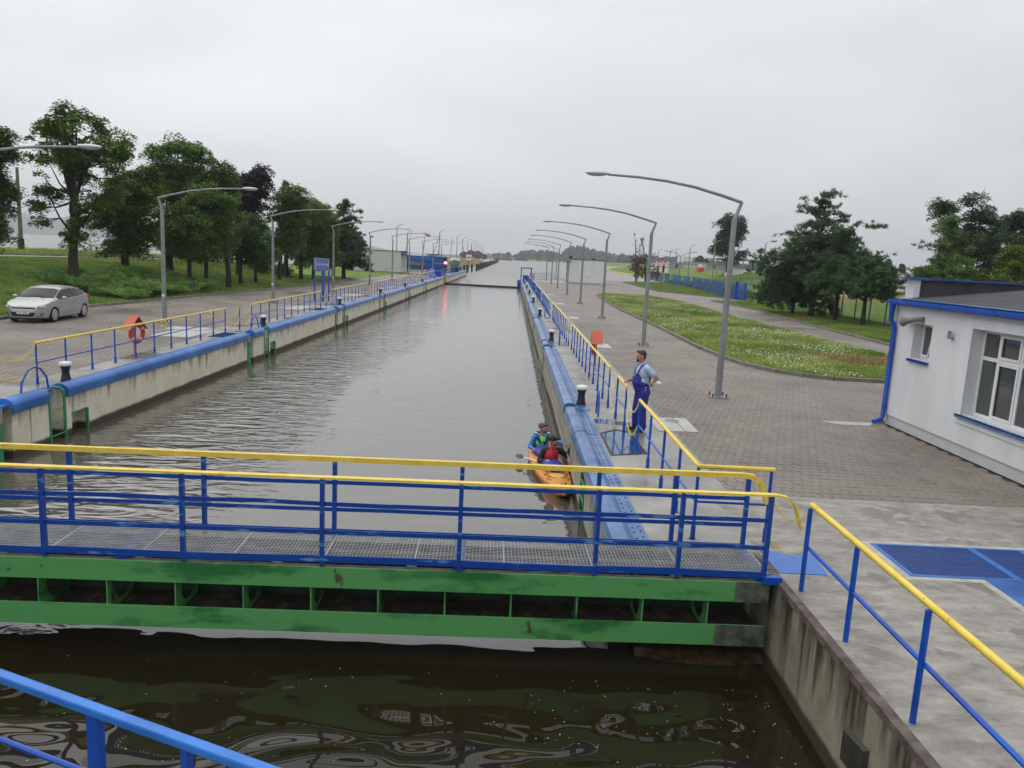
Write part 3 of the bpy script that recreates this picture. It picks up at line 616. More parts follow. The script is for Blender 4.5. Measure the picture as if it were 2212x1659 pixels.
# ---- near lock gate with its walkway (local x runs left from the pivot)
GA = rad(1.6)
gate = thing('lock_gate', 'green steel lock gate of ribbed girders carrying the footbridge', 'lock gate', (3.24, 8.83, 0), GA)
XL = -15.8
def girder_band(z0, z1, label=None):
    MB().box(XL, -.02, -.30, -.275, z0, z1).build('girder_flange', GREEN, gate)
girder_band(-.26, -.01); girder_band(-.82, -.56)
MB().box(XL, -.02, -.275, -.13, -.15, -.13).build('girder_web', SHADEGREEN, gate)
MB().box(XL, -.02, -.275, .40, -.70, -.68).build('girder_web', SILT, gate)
MB().box(XL, -.02, .40, .43, -1.02, .03).build('skin_plate', SHADEGREEN, gate)
MB().box(XL, -.02, -.275, -.20, -.02, -.01).build('flange_lip', RUST, gate)
MB().box(-.42, -.015, -.304, -.30, -.263, -.007).build('worn_end_plate', M('worn_grey_green', (.05, .075, .05), .4, 5, .6, col2=(.16, .18, .14)), gate)
MB().box(-.62, -.015, -.304, -.30, -.823, -.557).build('worn_end_plate', M('worn_grey_green', (.10, .11, .10)), gate)
ribpts = [(-.275, -.745), (-.275, -.195)]
rb = MB(); arc = []
for (za, zb) in ((-.68, -.15),):
    n = 10; outer = [(-.275, za), (-.275, zb), (.40, zb), (.40, za)]
    cy, cz, ry, rz_ = .12, (za + zb) / 2, .24, .225
    inner = [(cy + ry * math.cos(2 * math.pi * k / 16), cz + rz_ * math.sin(2 * math.pi * k / 16)) for k in range(16)]
    def edge_pt(k):
        a = 2 * math.pi * k / 16; c, s_ = math.cos(a), math.sin(a); tmax = min([(.40 - cy) / c if c > 1e-6 else 9, (-.275 - cy) / c if c < -1e-6 else 9, (zb - cz) / s_ if s_ > 1e-6 else 9, (za - cz) / s_ if s_ < -1e-6 else 9])
        return (cy + c * tmax, cz + s_ * tmax)
    outr = [edge_pt(k) for k in range(16)]
    for x in (-.008, .008):
        rb.add([(x, *p) for p in inner] + [(x, *p) for p in outr], [(k, (k + 1) % 16, 16 + (k + 1) % 16, 16 + k) for k in range(16)])
    rb.box(-.008, .008, -.277, -.262, za, zb)
ribm = rb.mesh('rib', GREEN)
for i in range(20):
    o = bpy.data.objects.new('rib', ribm); COL.objects.link(o); o.parent = gate; o.location = (-.72 - .783 * i, 0, 0)
tk = MB().box(-.006, .006, -.27, .39, -.13, -.02).mesh('stiffener', SHADEGREEN)
for i in range(14):
    o = bpy.data.objects.new('stiffener', tk); COL.objects.link(o); o.parent = gate; o.location = (-.9 - .783 * i, 0, 0)
# walkway carried by the gate
bridge = thing('footbridge', 'grating footbridge with blue railings and yellow handrails across the lock', 'footbridge', (3.24, 8.66, .04), GA)
gr = MB(); x = XL
xs = np.arange(XL, 0.02, .043)
for x in xs: gr.box(x, x + .004, -.08, .74, .022, .042)
for y in np.arange(-.06, .74, .048): gr.box(XL, .02, y, y + .006, .034, .043)
for x in np.arange(-.02, XL, -1.05): gr.box(x - .006, x + .006, -.08, .74, .014, .044)
gr.build('grating', GALVL, bridge)
MB().box(XL, -.05, .2, .3, -.07, .010).build('deck_beam', M('dull_red_beam', (.22, .15, .15), .15, 4, .6), bridge)
MB().box(XL, -.05, .06, .12, -.07, .010).build('deck_beam', BLUE, bridge)
for x in (-.1, -3.7, -7.6, -11.5): MB().box(x - .07, x + .07, -.08, .74, -.055, .012).build('cross_beam', BLUE, bridge)
for x in np.arange(-1.1, XL, -1.58): MB().box(x - .06, x + .06, -.05, .4, -.13, -.056).build('support_foot', GREEN, bridge)
fr = tag(bpy.data.objects.new('near_railing', None)); COL.objects.link(fr); fr.parent = bridge; fr.name = 'railing'
bk = bpy.data.objects.new('railing', None); COL.objects.link(bk); bk.parent = bridge
FP = [-.085, -1.12, -2.10, -3.70, -5.29, -6.88, -8.45, -10.0, -11.6, -13.2]
BP = [-.06, -1.0, -1.98, -3.72, -5.32, -6.95, -8.6, -10.2, -11.8]
post_m = MB().box(-.024, .024, -.03, .03, -.03, 1.01).mesh('post', BLUEW)
post_b = MB().box(-.026, .026, -.025, .025, -.05, .99).mesh('post', BLUEW)
for x in FP: o = bpy.data.objects.new('post', post_m); COL.objects.link(o); o.parent = fr; o.location = (x, -.10, 0)
for x in BP: o = bpy.data.objects.new('post', post_b); COL.objects.link(o); o.parent = bk; o.location = (x, .765, 0)
def bars(par, y, posts, zs, h, endx):
    ps = sorted(posts + [XL], reverse=True)
    for z in zs:
        for a, b_ in zip(ps, ps[1:]):
            if a - b_ < .3: continue
            bb = MB(); s_ = random.gauss(0, .006); mid = ((a + b_) / 2)
            bb.beam((a, y, z), (mid, y + random.gauss(0, .004), z + s_), .012, h); bb.beam((mid, y, z + s_), (b_, y, z), .012, h); bb.build('rail_bar', BLUEW, par)
bars(fr, -.10, FP, (.71, .37), .05, 0); bars(bk, .765, BP, (.70, .345), .05, 0)
for a, b_ in zip(FP, FP[1:] + [XL]):
    dz = random.gauss(0, .008); MB().beam((a, -.127, .048 + dz), (b_, -.127, .048 + random.gauss(0, .006)), .012, .082).build('toe_board', BLUEW, fr)
MB().box(XL, -.05, .745, .757, .0, .095).build('toe_board', BLUEW, bk)
def hand(par, y, w_, h_, mt, x_end, dip):
    zt = 1.025 if y < 0 else 1.005; p = [(XL, y, zt)] + [(x_end + .30, y, zt), (x_end + .42, y, zt - .02), (x_end + .52, y, zt - .10), (x_end + .63, y, zt - dip)]
    bb = MB()
    for i in range(len(p) - 1): bb.beam(p[i], p[i + 1], w_, h_)
    return bb.build('handrail', mt, par)
hand(fr, -.10, .085, .022, YELLOW, -.33, .40); hand(bk, .765, .06, .062, YELLOW, -.42, .36)
MB().box(-.1, .12, -.16, -.08, -.06, .03).build('end_bracket', BLUE, bridge)
sheet('threshold_plate', [(3.43, 8.80), (4.03, 8.80), (4.12, 9.50), (3.43, 9.52)], .014, M('smooth_blue_plate', (.02, .13, .44), .1, 5, .28), kind=None, z0=.002)
tag(bpy.data.objects['threshold_plate'], 'flat blue steel plate where the footbridge meets the concrete apron', 'steel plate')
# ---- guard rails along the quays
sleeve = lambda b, x, y: b.tube([(x, y, 0), (x, y, .20)], .034, 8)
def post_mesh(h, r=.022, sl=True):
    b = MB(); b.tube([(0, 0, 0), (0, 0, h)], r, 8)
    if sl: b.tube([(0, 0, 0), (0, 0, .19)], .033, 8); b.tube([(0, 0, .0), (0, 0, .006)], .05, 8)
    return b.mesh('post', BLUE, True)
PM = post_mesh(1.0); PM2 = post_mesh(1.0, .027, False)
def guard_rail(pts, posts, label, h=1.02, pm=None, top=YELLOW, group=None, r=.031, rm=.018):
    base = Vector(pts[0]); t = thing('guard_rail', label, 'railing', (base.x, base.y, 0), 0, group)
    loc = [Vector((p[0] - base.x, p[1] - base.y, 0)) for p in pts]
    up = Vector((0, 0, h)); b = MB(); b.tube([p + up for p in loc], r, 10); b.build('top_rail', top, t, smooth=True)
    b = MB(); b.tube([p + Vector((0, 0, .53)) for p in loc], rm, 8); b.build('mid_rail', BLUE, t, smooth=True)
    for p in posts:
        o = bpy.data.objects.new('post', pm or PM); COL.objects.link(o); o.parent = t; o.location = (p[0] - base.x, p[1] - base.y, 0)
    return t
def lerp2(a, b, n): return [(a[0] + (b[0] - a[0]) * i / (n - 1), a[1] + (b[1] - a[1]) * i / (n - 1)) for i in range(n)]
def chain(a, b, sag, label, mt=YELLOW, r=.011, group=None):
    a, b = Vector(a), Vector(b); n = max(10, int((b - a).length / .035)); bb = MB(); d = (b - a).normalized(); side = d.cross(Vector((0, 0, 1))).normalized()
    for i in range(n):
        t0, t1 = i / n, (i + 1) / n
        p = [a.lerp(b, t) - Vector((0, 0, sag * 4 * t * (1 - t))) for t in (t0, t1)]; c = (p[0] + p[1]) / 2; dd = (p[1] - p[0]) * .72; nn = side if i % 2 else dd.normalized().cross(side)
        q = [c - dd, c - dd * .6 + nn * r, c + dd * .6 + nn * r, c + dd, c + dd * .6 - nn * r, c - dd * .6 - nn * r, c - dd]
        bb.tube(q, .0042, 4, caps=False)
    o = bb.build('chain', mt, label=label, cat='chain', group=group); return o
GR, GLf = 'guard rails along the right quay', 'guard rails along the left quay'
guard_rail([(3.64, 9.86, 0), (2.62, 9.86, 0), (2.62, 14.62, 0)], [(3.60, 9.86), (2.62, 9.86), (2.62, 10.95), (2.62, 12.12), (2.62, 13.35), (2.62, 14.6)], 'yellow topped guard rail that turns the corner by the footbridge end', group=GR, top=YELLOW)
guard_rail([(2.6, 16.18, 0), (2.6, 17.6, 0)], [(2.6, 16.2), (2.6, 17.58)], 'short two-post guard rail the man in overalls rests his hand on', group=GR, top=YELLOW)
RSTART = [19.0, 34.2, 49.3, 64.4, 79.5, 94.6, 109.7]
for k, y in enumerate(RSTART):
    xx = 2.6 if k < 2 else 2.55
    e = min(y + 12.15, 118.6); n = 11 if e - y > 12 else 8
    lab = ['long guard rail on the right quay with the orange lifebuoy stand behind it', 'guard rail on the right quay beyond the lifebuoy stand, second long section'][k] if k < 2 else '%s long guard rail section along the right quay counted from the walkway' % ORD[k]
    guard_rail([(xx, y, 0), (xx, e, 0)], lerp2((xx, y + .02), (xx, e - .02), n), lab, group=GR, top=YELLOW if k < 2 else YELLOWL)
    if k: tag(link(bpy.data.objects.new('chain_post', PM), loc=(xx, y - 1.3, 0)), 'single blue chain post before the %s long rail of the right quay' % ORD[k], 'post', 'chain posts')
    gaps = [(y - 1.3, y), (y - 2.9, y - 1.3)] if k else []
    for a, b_ in gaps:
        for z in (.98, .52): chain((xx, a, z), (xx, b_, z), .28, 'pale %s chain %s the gap post before the %s right rail' % ('upper' if z > .8 else 'lower', 'beyond' if a > y - 2 else 'before', ORD[k]), YELLOWL, .02, 'chains across the right quay gaps')
for (a, b_, w_) in ((14.62, 16.18, 'in front of the man in overalls'), (17.6, 19.0, 'beyond the short rail')):
    for z in (1.0, .52): chain((2.61, a, z), (2.61, b_, z), .36, 'pale yellow %s chain %s' % ('upper' if z > .8 else 'lower', w_), YELLOWL, .015)
LST = [18.45, 34.05, 49.4, 64.8, 80.2, 95.6]
for k, y in enumerate(LST):
    e = y + 12.45 if k < 5 else 116
    lab = ['yellow topped guard rail on the left quay in front of the lifebuoy stand', 'guard rail on the left quay ending at the blue lock name sign'][k] if k < 2 else '%s guard rail section along the left quay counted from the near end' % ORD[k]
    guard_rail([(-11.5, y, 0), (-11.5, e, 0)], lerp2((-11.5, y + .02), (-11.5, e - .02), 11 if k < 5 else 17), lab, group=GLf, top=YELLOW if k < 3 else YELLOWL)
    tag(link(bpy.data.objects.new('chain_post', PM), loc=(-11.5, y - 1.52, 0)), 'single blue chain post before the %s rail of the left quay' % ORD[k], 'post', 'chain posts')
    for a, b_ in ((y - 1.52, y), (y - 3.1, y - 1.52)):
        for z in (.98, .50): chain((-11.5, a, z), (-11.5, b_, z), .30, '%s yellow chain %s the gap post before the %s left rail' % ('upper' if z > .8 else 'lower', 'beyond' if a > y - 2 else 'before', ORD[k]), YELLOW, .022, 'chains across the left quay gaps')
for yy in (25.3, 29.2):
    b = MB(); b.tube([(-11.47, yy, 1.0), (-11.40, yy, .98), (-11.36, yy, .90), (-11.38, yy, .82), (-11.48, yy, .80), (-11.56, yy, .83)], .02, 6); tag(b.build('rope_hook', YELLOW, smooth=True), 'yellow rope hook welded under the left top rail, %s of the two' % ('nearer' if yy < 27 else 'farther'), 'hook')
# right apron rail running toward the camera
PP = [(3.52, 8.31), (3.53, 7.14), (3.50, 5.78), (3.5, 4.45), (3.5, 3.1), (3.5, 1.8), (3.5, .4)]
guard_rail([(3.55, 8.35, 0), (3.52, 4.5, 0), (3.5, .3, 0)], PP, 'yellow topped guard rail on the near right wall edge running out of the picture', h=1.03, pm=PM2, r=.033, rm=.024)
gx0 = (3.24 + -.085 * math.cos(GA), 8.66 - .235)
chain((3.18, 8.56, 1.0), (3.55, 8.35, 1.0), .20, 'upper yellow chain from the footbridge railing to the apron rail', r=.012)
chain((3.18, 8.56, .52), (3.55, 8.35, .52), .12, 'lower yellow chain from the footbridge railing to the apron rail', r=.012)
# ================================================================== QUAY FURNITURE
def bollard(x, y, label, grp):
    t = thing('bollard', label, 'bollard', (x, y, 0), 0, grp); t.scale = (.78, .78, .78)
    b = MB(); b.lathe([(.155, 0), (.16, .05), (.135, .16), (.115, .28), (.12, .40), (.155, .50), (.165, .53)], n=18); b.build('body', BLACKP, t, smooth=True)
    b = MB(); b.lathe([(.17, .528), (.19, .55), (.195, .60), (.17, .645), (.09, .665), (.0, .667)], n=18); b.build('cap', WHITEP, t, smooth=True)
for k, y in enumerate([18.95, 34.4, 49.8, 65.3, 80.6, 96, 111]):
    bollard(-11.08, y, 'black bollard with white cap on the left quay, %s from the footbridge' % ORD[k], 'bollards along the left lock wall')
for k, y in enumerate([19.15, 34.2, 49.0, 64.0, 79, 94, 109.5]):
    bollard(1.93, y, 'black bollard with white cap on the right quay, %s from the footbridge' % ORD[k], 'bollards along the right lock wall')
def arch(x, y, dy, label):
    b = MB(); b.tube([(x, y - dy, 0), (x, y - dy * .9, .28), (x, y - dy * .45, .52), (x, y, .58), (x, y + dy * .45, .52), (x, y + dy * .9, .28), (x, y + dy, 0)], .024, 8)
    tag(b.build('grab_hoop', BLUE, smooth=True), label, 'grab handle')
for k in range(6):
    MB().prism([(-13.0, 14.9 + 15.4 * k), (-11.86, 14.6 + 15.4 * k), (-11.86, 19.3 + 15.4 * k), (-12.5, 18.9 + 15.4 * k)], -.02, .0045).build('landing_slab', CONC, kind='structure'); arch(-11.0, 17.55 + 15.4 * k, .52, 'bent blue grab hoop on the left quay beside the %s bollard' % ORD[k])
for k in range(6): arch(2.22, 18.0 + 15.1 * k, .22, 'narrow blue grab hoop on the right quay beside the %s bollard' % ORD[k])
# hatches and slabs
def slab(name, poly, mat, label, cat, z1=.012, frame=None):
    t = thing(name, label, cat); b = MB(); b.prism(poly, -.02, z1); b.build('plate', mat, t)
    if frame:
        b = MB()
        for p, q in zip(poly, poly[1:] + poly[:1]): b.beam((p[0], p[1], z1 + .003), (q[0], q[1], z1 + .003), .05, .012)
        b.build('rim', frame, t)
    return t
PLATE = M('wet_blue_plate', (.012, .06, .22), .2, 2, .08, col2=(.05, .10, .2))
slab('floor_hatch', [(2.08, 14.15), (2.78, 14.4), (2.72, 16.2), (2.45, 16.4), (2.08, 16.0)], PLATE, 'wet blue floor plate sunk in the quay at the man\'s feet', 'hatch', .010, DARK)
slab('floor_hatch', [(2.08, 17.0), (2.5, 17.0), (2.5, 17.5), (2.08, 17.5)], PLATE, 'small wet blue floor plate between the nearest bollard and the short rail', 'hatch', .010)
slab('floor_hatch', [(2.52, 16.95), (2.85, 16.9), (2.9, 17.3), (2.56, 17.35)], DARK, 'dark open pit cover on the quay behind the man', 'hatch', .009)
t = slab('manhole_slab', [(3.42, 16.5), (4.32, 16.55), (4.36, 18.02), (3.42, 17.95)], SLAB, 'pale concrete manhole slab set in the pavers behind the man', 'manhole', .02)
MB().lathe([(.17, .02), (.17, .028), (.14, .028), (.14, .022)], (3.95, 17.6, 0), 20).build('cover', GALV, t)
MB().box(4.02, 4.035, 16.55, 17.98, .0205, .023).build('joint', JOINT, t)
for k, (x0, x1, y0, y1) in enumerate([(3.8, 4.45, 32.4, 34.1), (3.8, 4.4, 47.9, 49.7), (3.8, 4.5, 62.5, 64.5), (3.8, 4.5, 77.5, 79.5)]):
    slab('manhole_slab', [(x0, y0), (x1, y0), (x1, y1), (x0, y1)], SLAB, 'pale slab in the right pavement, %s one beyond the lifebuoy stand' % ORD[k], 'manhole', .02)
for k, (x0, x1, y0, y1) in enumerate([(-13.7, -12.2, 29.0, 31.3), (-14.3, -12.7, 31.5, 32.6), (-13.6, -12.2, 44.5, 47.5), (-13.6, -12.0, 60, 63)]):
    slab('manhole_slab', [(x0, y0), (x1, y0), (x1, y1), (x0, y1)], SLAB, 'pale slab at the edge of the left pavement, %s from the near end' % ORD[k], 'manhole', .022)
for k in range(5): slab('floor_hatch', [(-11.75, 29.6 + 15.4 * k), (-10.95, 29.6 + 15.4 * k), (-10.95, 31.3 + 15.4 * k), (-11.75, 31.3 + 15.4 * k)], PLATE, 'blue floor plate at the end of the %s long coping of the left quay' % ORD[k], 'hatch', .008)
slab('floor_hatch', [(-11.9, 14.6), (-10.95, 14.6), (-10.95, 16.6), (-11.9, 16.6)], PLATE, 'blue floor plate by the near left grab hoop', 'hatch', .008)
# blue grate in the apron
GL_ = M('light_blue_frame', (.025, .14, .44), .1, 5, .4)
b = MB(); b.box(5.0, 5.1, 8.8, 10.1, .0, .0072); b.box(5.1, 8.7, 9.99, 10.1, .0, .0072); b.box(5.1, 6.02, 8.8, 8.9, .0, .0072); b.box(5.92, 6.02, 5.4, 8.8, .0, .0072); b.build('mortar_edge', M('pale_mortar', (.40, .38, .34), .2, 6, .8, bump=.4), kind='structure')
gt = thing('floor_grate', 'wide blue steel floor grate with three bays in the concrete apron', 'grate')
b = MB(); b.box(5.1, 8.6, 8.9, 8.95, -.01, .016); b.box(5.1, 8.6, 9.94, 9.99, -.01, .016)
for x in (5.1, 6.42, 7.12, 8.3): b.box(x, x + (.06 if x < 6 else .10), 8.95, 9.94, -.01, .0155)
b.build('frame', GL_, gt)
for (xa, xb) in ((5.16, 6.42), (6.52, 7.12), (7.22, 8.3)):
    bar_m = MB().box(0, .006, 8.95, 9.94, .0092, .0135).mesh('grate_bar', GL_)
    for x in np.arange(xa + .03, xb, .0625): inst(bpy.data.objects.new('grate_bar', bar_m), gt, (x, 0, 0))
    b = MB()
    for y in (9.25, 9.6): b.box(xa, xb, y, y + .006, .0092, .012)
    b.build('cross_bar', GL_, gt); b = MB(); b.box(xa, xb, 8.95, 9.94, .0075, .0085); b.build('pit_tray', M('deep_blue_tray', (.004, .02, .12), .2, 4, .6), gt)
b = MB(); b.prism([(6.02, 8.9), (8.6, 8.9), (8.6, 5.5), (6.02, 5.5)], -.01, .014); b.build('cover_plate', M('brushed_blue_plate', (.015, .09, .33), .2, 2, .35, col2=(.03, .16, .45)), gt)
# ---- street lamps
def lamp(x, y, sx, label, grp, zk=5.42):
    t = thing('street_lamp', label, 'street lamp', (x, y, 0), random.gauss(0, .01), grp)
    if 'pole' not in KIDS:
        b = MB(); b.tube([(0, 0, .03), (0, 0, 5.0)], [.098, .072], 8); b.box(-.05, .05, -.10, -.07, .5, .9); KIDS['pole'] = b.mesh('pole', GALV, True, 30)
        b = MB(); b.box(-.25, .25, -.25, .25, .0, .03); KIDS['base'] = b.mesh('base_plate', GALV)
        b = MB(); [b.tube([(i * .19, j * .19, .03), (i * .19, j * .19, .13)], .022, 6) for i in (-1, 1) for j in (-1, 1)]; KIDS['bolts'] = MB().tube([(0, 0, .03), (0, 0, .13)], .022, 6).mesh('bolt', DARK)
        b = MB(); b.tube([(0, 0, 4.95), (.02, 0, 5.03), (.16, 0, 5.43)], [.06, .055, .045], 8); b.tube([(.17, 0, 5.42), (-.4, 0, 5.58), (-1.17, 0, 5.77), (-1.94, 0, 5.89), (-2.7, 0, 5.955), (-3.55, 0, 5.985)], [.045, .044, .041, .038, .035, .032], 8); KIDS['arm'] = b.mesh('arm', GALV, True)
        b = MB(); b.ell((-3.83, 0, 6.01), (.34, .13, .065), 14, 8); KIDS['head'] = b.mesh('lamp_head', LAMPG, True)
        b = MB(); b.ell((-3.86, 0, 5.985), (.27, .11, .06), 14, 8); KIDS['lens'] = b.mesh('lens', LENS, True)
        b = MB(); b.box(-.06, .06, -.104, -.10, 1.15, 1.28); KIDS['sticker'] = b.mesh('sticker', WHITEP)
    for nme, key in (('base_plate', 'base'), ('pole', 'pole'), ('arm', 'arm'), ('lamp_head', 'head'), ('lens', 'lens')) + ((('sticker', 'sticker'),) if sx < 0 else ()):
        o = bpy.data.objects.new(nme, KIDS[key]); COL.objects.link(o); o.parent = t
        if sx < 0: o.scale = (-1, 1, 1)
    if y < 70:
        for i in (-1, 1):
            for j in (-1, 1): inst(bpy.data.objects.new('bolt', KIDS['bolts']), t, (i * .19, j * .19, 0), 'bolt')
    return t
GLR, GLL = 'arched street lamps along the right quay', 'arched street lamps along the left quay'
for k, (x, y) in enumerate([(6.03, 21.37), (6.05, 34.1), (5.98, 49.5), (5.95, 65.3), (5.9, 80.6), (5.95, 98.8), (5.92, 113.75), (5.92, 131.2), (8.2, 143)]):
    lab = ['arched grey lamp in the right foreground with its base plate on the pavers'][0] if k == 0 else 'arched grey lamp on the right pavement, %s from the camera' % ORD[k]
    lamp(x, y, 1, lab, GLR)
for k, (x, y) in enumerate([(-15.3, 21.2), (-15.35, 34.0), (-15.14, 48.9), (-15.0, 64.8), (-15.0, 81.5), (-15.0, 96.8), (-15.2, 114), (-15.2, 131), (-15.2, 148), (-15.2, 165)]):
    lab = 'arched grey lamp reaching in from the left picture edge in front of trees' if k == 0 else 'arched grey lamp on the left pavement, %s with its pole in view' % ORD[k - 1]
    lamp(x, y, -1, lab, GLL)
# ---- lifebuoy stands
def torus_pts(b, c, R_, r, n=28, m=10, ax='x'):
    vs = []
    for i in range(n):
        a = 2 * math.pi * i / n
        for j in range(m):
            q = 2 * math.pi * j / m; rr = R_ + r * math.cos(q); p = (r * .8 * math.sin(q), rr * math.cos(a), rr * math.sin(a))
            vs.append((c[0] + p[0], c[1] + p[1], c[2] + p[2]))
    fs = [(i * m + j, ((i + 1) % n) * m + j, ((i + 1) % n) * m + (j + 1) % m, i * m + (j + 1) % m) for i in range(n) for j in range(m)]
    for k_, i in enumerate(range(n)):
        pass
    b.add(vs, fs)
    return n, m
def buoy_stand(x, y, rz, label, blabel):
    t = thing('lifebuoy_stand', label, 'lifebuoy stand', (x, y, 0), rz); t.scale = (.85, .85, .92)
    MB().box(-.03, .03, -.03, .03, 0, 1.15).build('post', ORANGE, t)
    for s in (-1, 1):
        b = MB(); b.add([(-.24, 0, 1.32), (.24, 0, 1.32), (.24, s * .42, .86), (-.24, s * .42, .86), (-.24, 0, 1.30), (.24, 0, 1.30), (.24, s * .405, .85), (-.24, s * .405, .85)], [(0, 1, 2, 3), (7, 6, 5, 4), (0, 4, 5, 1), (1, 5, 6, 2), (2, 6, 7, 3), (3, 7, 4, 0)]); b.build('roof_board', ORANGE, t)
    b = MB(); b.add([(-.1, -.3, .97), (-.1, .3, .97), (-.1, 0, 1.28)], [(0, 1, 2)]); b.build('gable_board', DARK, t)
    u = thing('lifebuoy', blabel, 'lifebuoy', (x, y, 0), rz); u.scale = (.85, .85, .92)
    b = MB(); torus_pts(b, (.12, 0, .72), .29, .085); b.build('ring', BUOY, u, smooth=True)
    for a in (35, 125, 215, 305):
        b = MB(); r_ = .086; c = (0.12, .29 * math.cos(rad(a)), .72 + .29 * math.sin(rad(a))); vs = []
        for k in range(2):
            aa = rad(a + (-8 if k == 0 else 8))
            for j in range(10):
                q = 2 * math.pi * j / 10; rr = .29 + r_ * 1.05 * math.cos(q); vs.append((.12 + r_ * .85 * math.sin(q), rr * math.cos(aa), .72 + rr * math.sin(aa)))
        b.add(vs, [(j, (j + 1) % 10, 10 + (j + 1) % 10, 10 + j) for j in range(10)]); b.build('white_band', M('cream_band', (.66, .56, .36), .1, 6, .6), u, smooth=True)
buoy_stand(-11.98, 24.35, rad(-20), 'orange roofed lifebuoy stand behind the left guard rail', 'red lifebuoy with cream bands hanging on the stand on the left quay')
buoy_stand(3.12, 26.9, rad(176), 'orange roofed lifebuoy stand behind the right guard rail', 'red lifebuoy hanging on the stand on the right quay')
buoy_stand(-12.6, 113, rad(-30), 'far orange lifebuoy stand near the far gate on the left', 'far red lifebuoy near the far gate on the left')
buoy_stand(3.2, 117.5, rad(190), 'far orange lifebuoy stand by the blue far gate machinery on the right', 'far red lifebuoy on the right by the far gate')
# ---- text helper
def text(name, body, size, mat, parent=None, loc=(0, 0, 0), rot=(0, 0, 0), sx=1.0, extr=.002):
    cu = bpy.data.curves.new(name, 'FONT'); cu.body = body; cu.size = size; cu.align_x = 'CENTER'; cu.align_y = 'CENTER'; cu.extrude = extr; cu.resolution_u = 3
    tmp = bpy.data.objects.new('tmp', cu); COL.objects.link(tmp); bpy.context.view_layer.update()
    me = bpy.data.meshes.new_from_object(tmp.evaluated_get(bpy.context.evaluated_depsgraph_get())); bpy.data.objects.remove(tmp); me.materials.clear(); me.materials.append(mat)
    o = bpy.data.objects.new(name, me); COL.objects.link(o); o.parent = parent; o.location = loc; o.rotation_euler = rot; o.scale = (sx, 1, 1); return o
sg = thing('name_sign', 'blue lock name board with white lettering on three blue posts', 'sign', (-13.05, 53.0, 0), rad(-6))
for x in (-.95, -.1, .95) if False else (-.52, .05, .50): MB().box(x - .045, x + .045, -.03, .03 + (.3 if x == .05 else 0), 0, 2.15).build('post', BLUE, sg)
MB().box(-.50, .52, -.10, .02, 2.12, 2.92).build('board_box', M('sign_grey', (.24, .28, .36), .05, 4, .5), sg)
MB().box(-.35, .50, -.108, -.10, 2.16, 2.88).build('panel', M('sign_panel_blue', (.12, .16, .42), .06, 4, .5), sg)
MB().box(-.56, -.50, -.10, .06, 2.10, 2.94).build('edge_trim', BLUE, sg)
text('lettering', 'ŚLUZA WŁOCŁAWEK', .2, WHITEP, sg, (.075, -.112, 2.50), (rad(90), 0, 0), .46)
bpy.context.view_layer.update()
# ================================================================== LOCK KEEPER'S BUILDING (right)
BX = 9.5; HX = .30
bd = thing('lock_building', 'white rendered building with blue gutter and tall windows at the right edge', 'building')
wins = [(17.10, 17.88, 1.76, 2.585), (12.45, 15.57, .88, 2.67), (7.0, 10.2, .88, 2.67)]
y_edges = sorted({18.75, 5.0} | {v for w_ in wins for v in w_[:2]})
b = MB()
for a, c in zip(y_edges, y_edges[1:]):
    w_ = [q for q in wins if q[0] <= a + 1e-6 and q[1] >= c - 1e-6]
    if w_: b.box(BX, BX + HX, a, c, .25, w_[0][2]); b.box(BX, BX + HX, a, c, w_[0][3], 3.06)
    else: b.box(BX, BX + HX, a, c, .25, 3.06)
b.box(BX + HX, 19, 18.45, 18.75, .25, 3.40); b.box(BX + HX, 19, 4.9, 5.2, .25, 3.4); b.box(18.7, 19, 5, 18.75, .25, 3.5)
b.build('wall', RENDER, bd)
MB().box(BX + .035, BX + .1, 5, 18.72, 0, .25).build('plinth', RENDERG, bd)
MB().box(BX + .1, 18.9, 5.1, 18.7, .0, .01).build('floor', CONCD, bd)
b = MB(); b.sweep([(BX - .12, 3.12), (13.4, 3.62), (19, 3.35), (19, 3.2), (13.4, 3.45), (BX - .12, 3.07)][::-1], 4.8, 18.42); b.build('roof', ROOFF, bd)
MB().box(BX + .15, 19, 18.42, 18.80, 3.06, 3.60).build('parapet', RENDER, bd, bevel=.01)
MB().box(BX + .30, 19, 18.405, 18.42, 3.13, 3.58).build('parapet_felt', ROOFF, bd)
MB().box(BX + .0, 19.1, 18.32, 18.9, 3.60, 3.63).build('parapet_cap', BLUE, bd)
b = MB(); b.sweep([(BX - .25, 3.10), (BX - .25, 3.02), (BX - .2, 2.97), (BX - .12, 2.96), (BX - .06, 3.0), (BX - .06, 3.10), (BX - .08, 3.10), (BX - .08, 3.02), (BX - .13, 2.98), (BX - .19, 2.99), (BX - .235, 3.03), (BX - .235, 3.10)][::-1], 4.8, 18.82)
b.build('gutter', BLUE, bd)
MB().box(BX - .24, BX + .12, 4.8, 18.6, 3.118, 3.132).build('eaves_flashing', BLUEL, bd)
for y in np.arange(6, 18.7, .95): MB().box(BX - .252, BX - .2, y, y + .008, 2.99, 3.10).build('gutter_joint', BLUE, bd)
b = MB(); px_, py_ = BX - .15, 18.72
b.tube([(px_, py_, 2.98), (px_, py_, 2.75), (px_ - .0, py_, 2.58), (px_ + .06, py_ - .02, 2.50), (px_ + .22 - .14, py_ - .05, 2.38), (px_ + .08, py_ - .05, .22), (px_ + .04, py_ - .08, .12), (px_ - .18, py_ - .14, .05)], [.085, .06, .055, .055, .055, .055, .055, .06], 12); b.build('downpipe', BLUE, bd, smooth=True)
for z in (1.95, .45): MB().tube([(px_ + .08, py_ - .05, z), (px_ + .08, py_ - .05, z + .03)], .064, 12).build('pipe_clamp', BLUE, bd)
MB().box(BX - .035, BX + .0, 18.74, 18.765, .2, 3.0).build('corner_trim', WHITEP, bd)
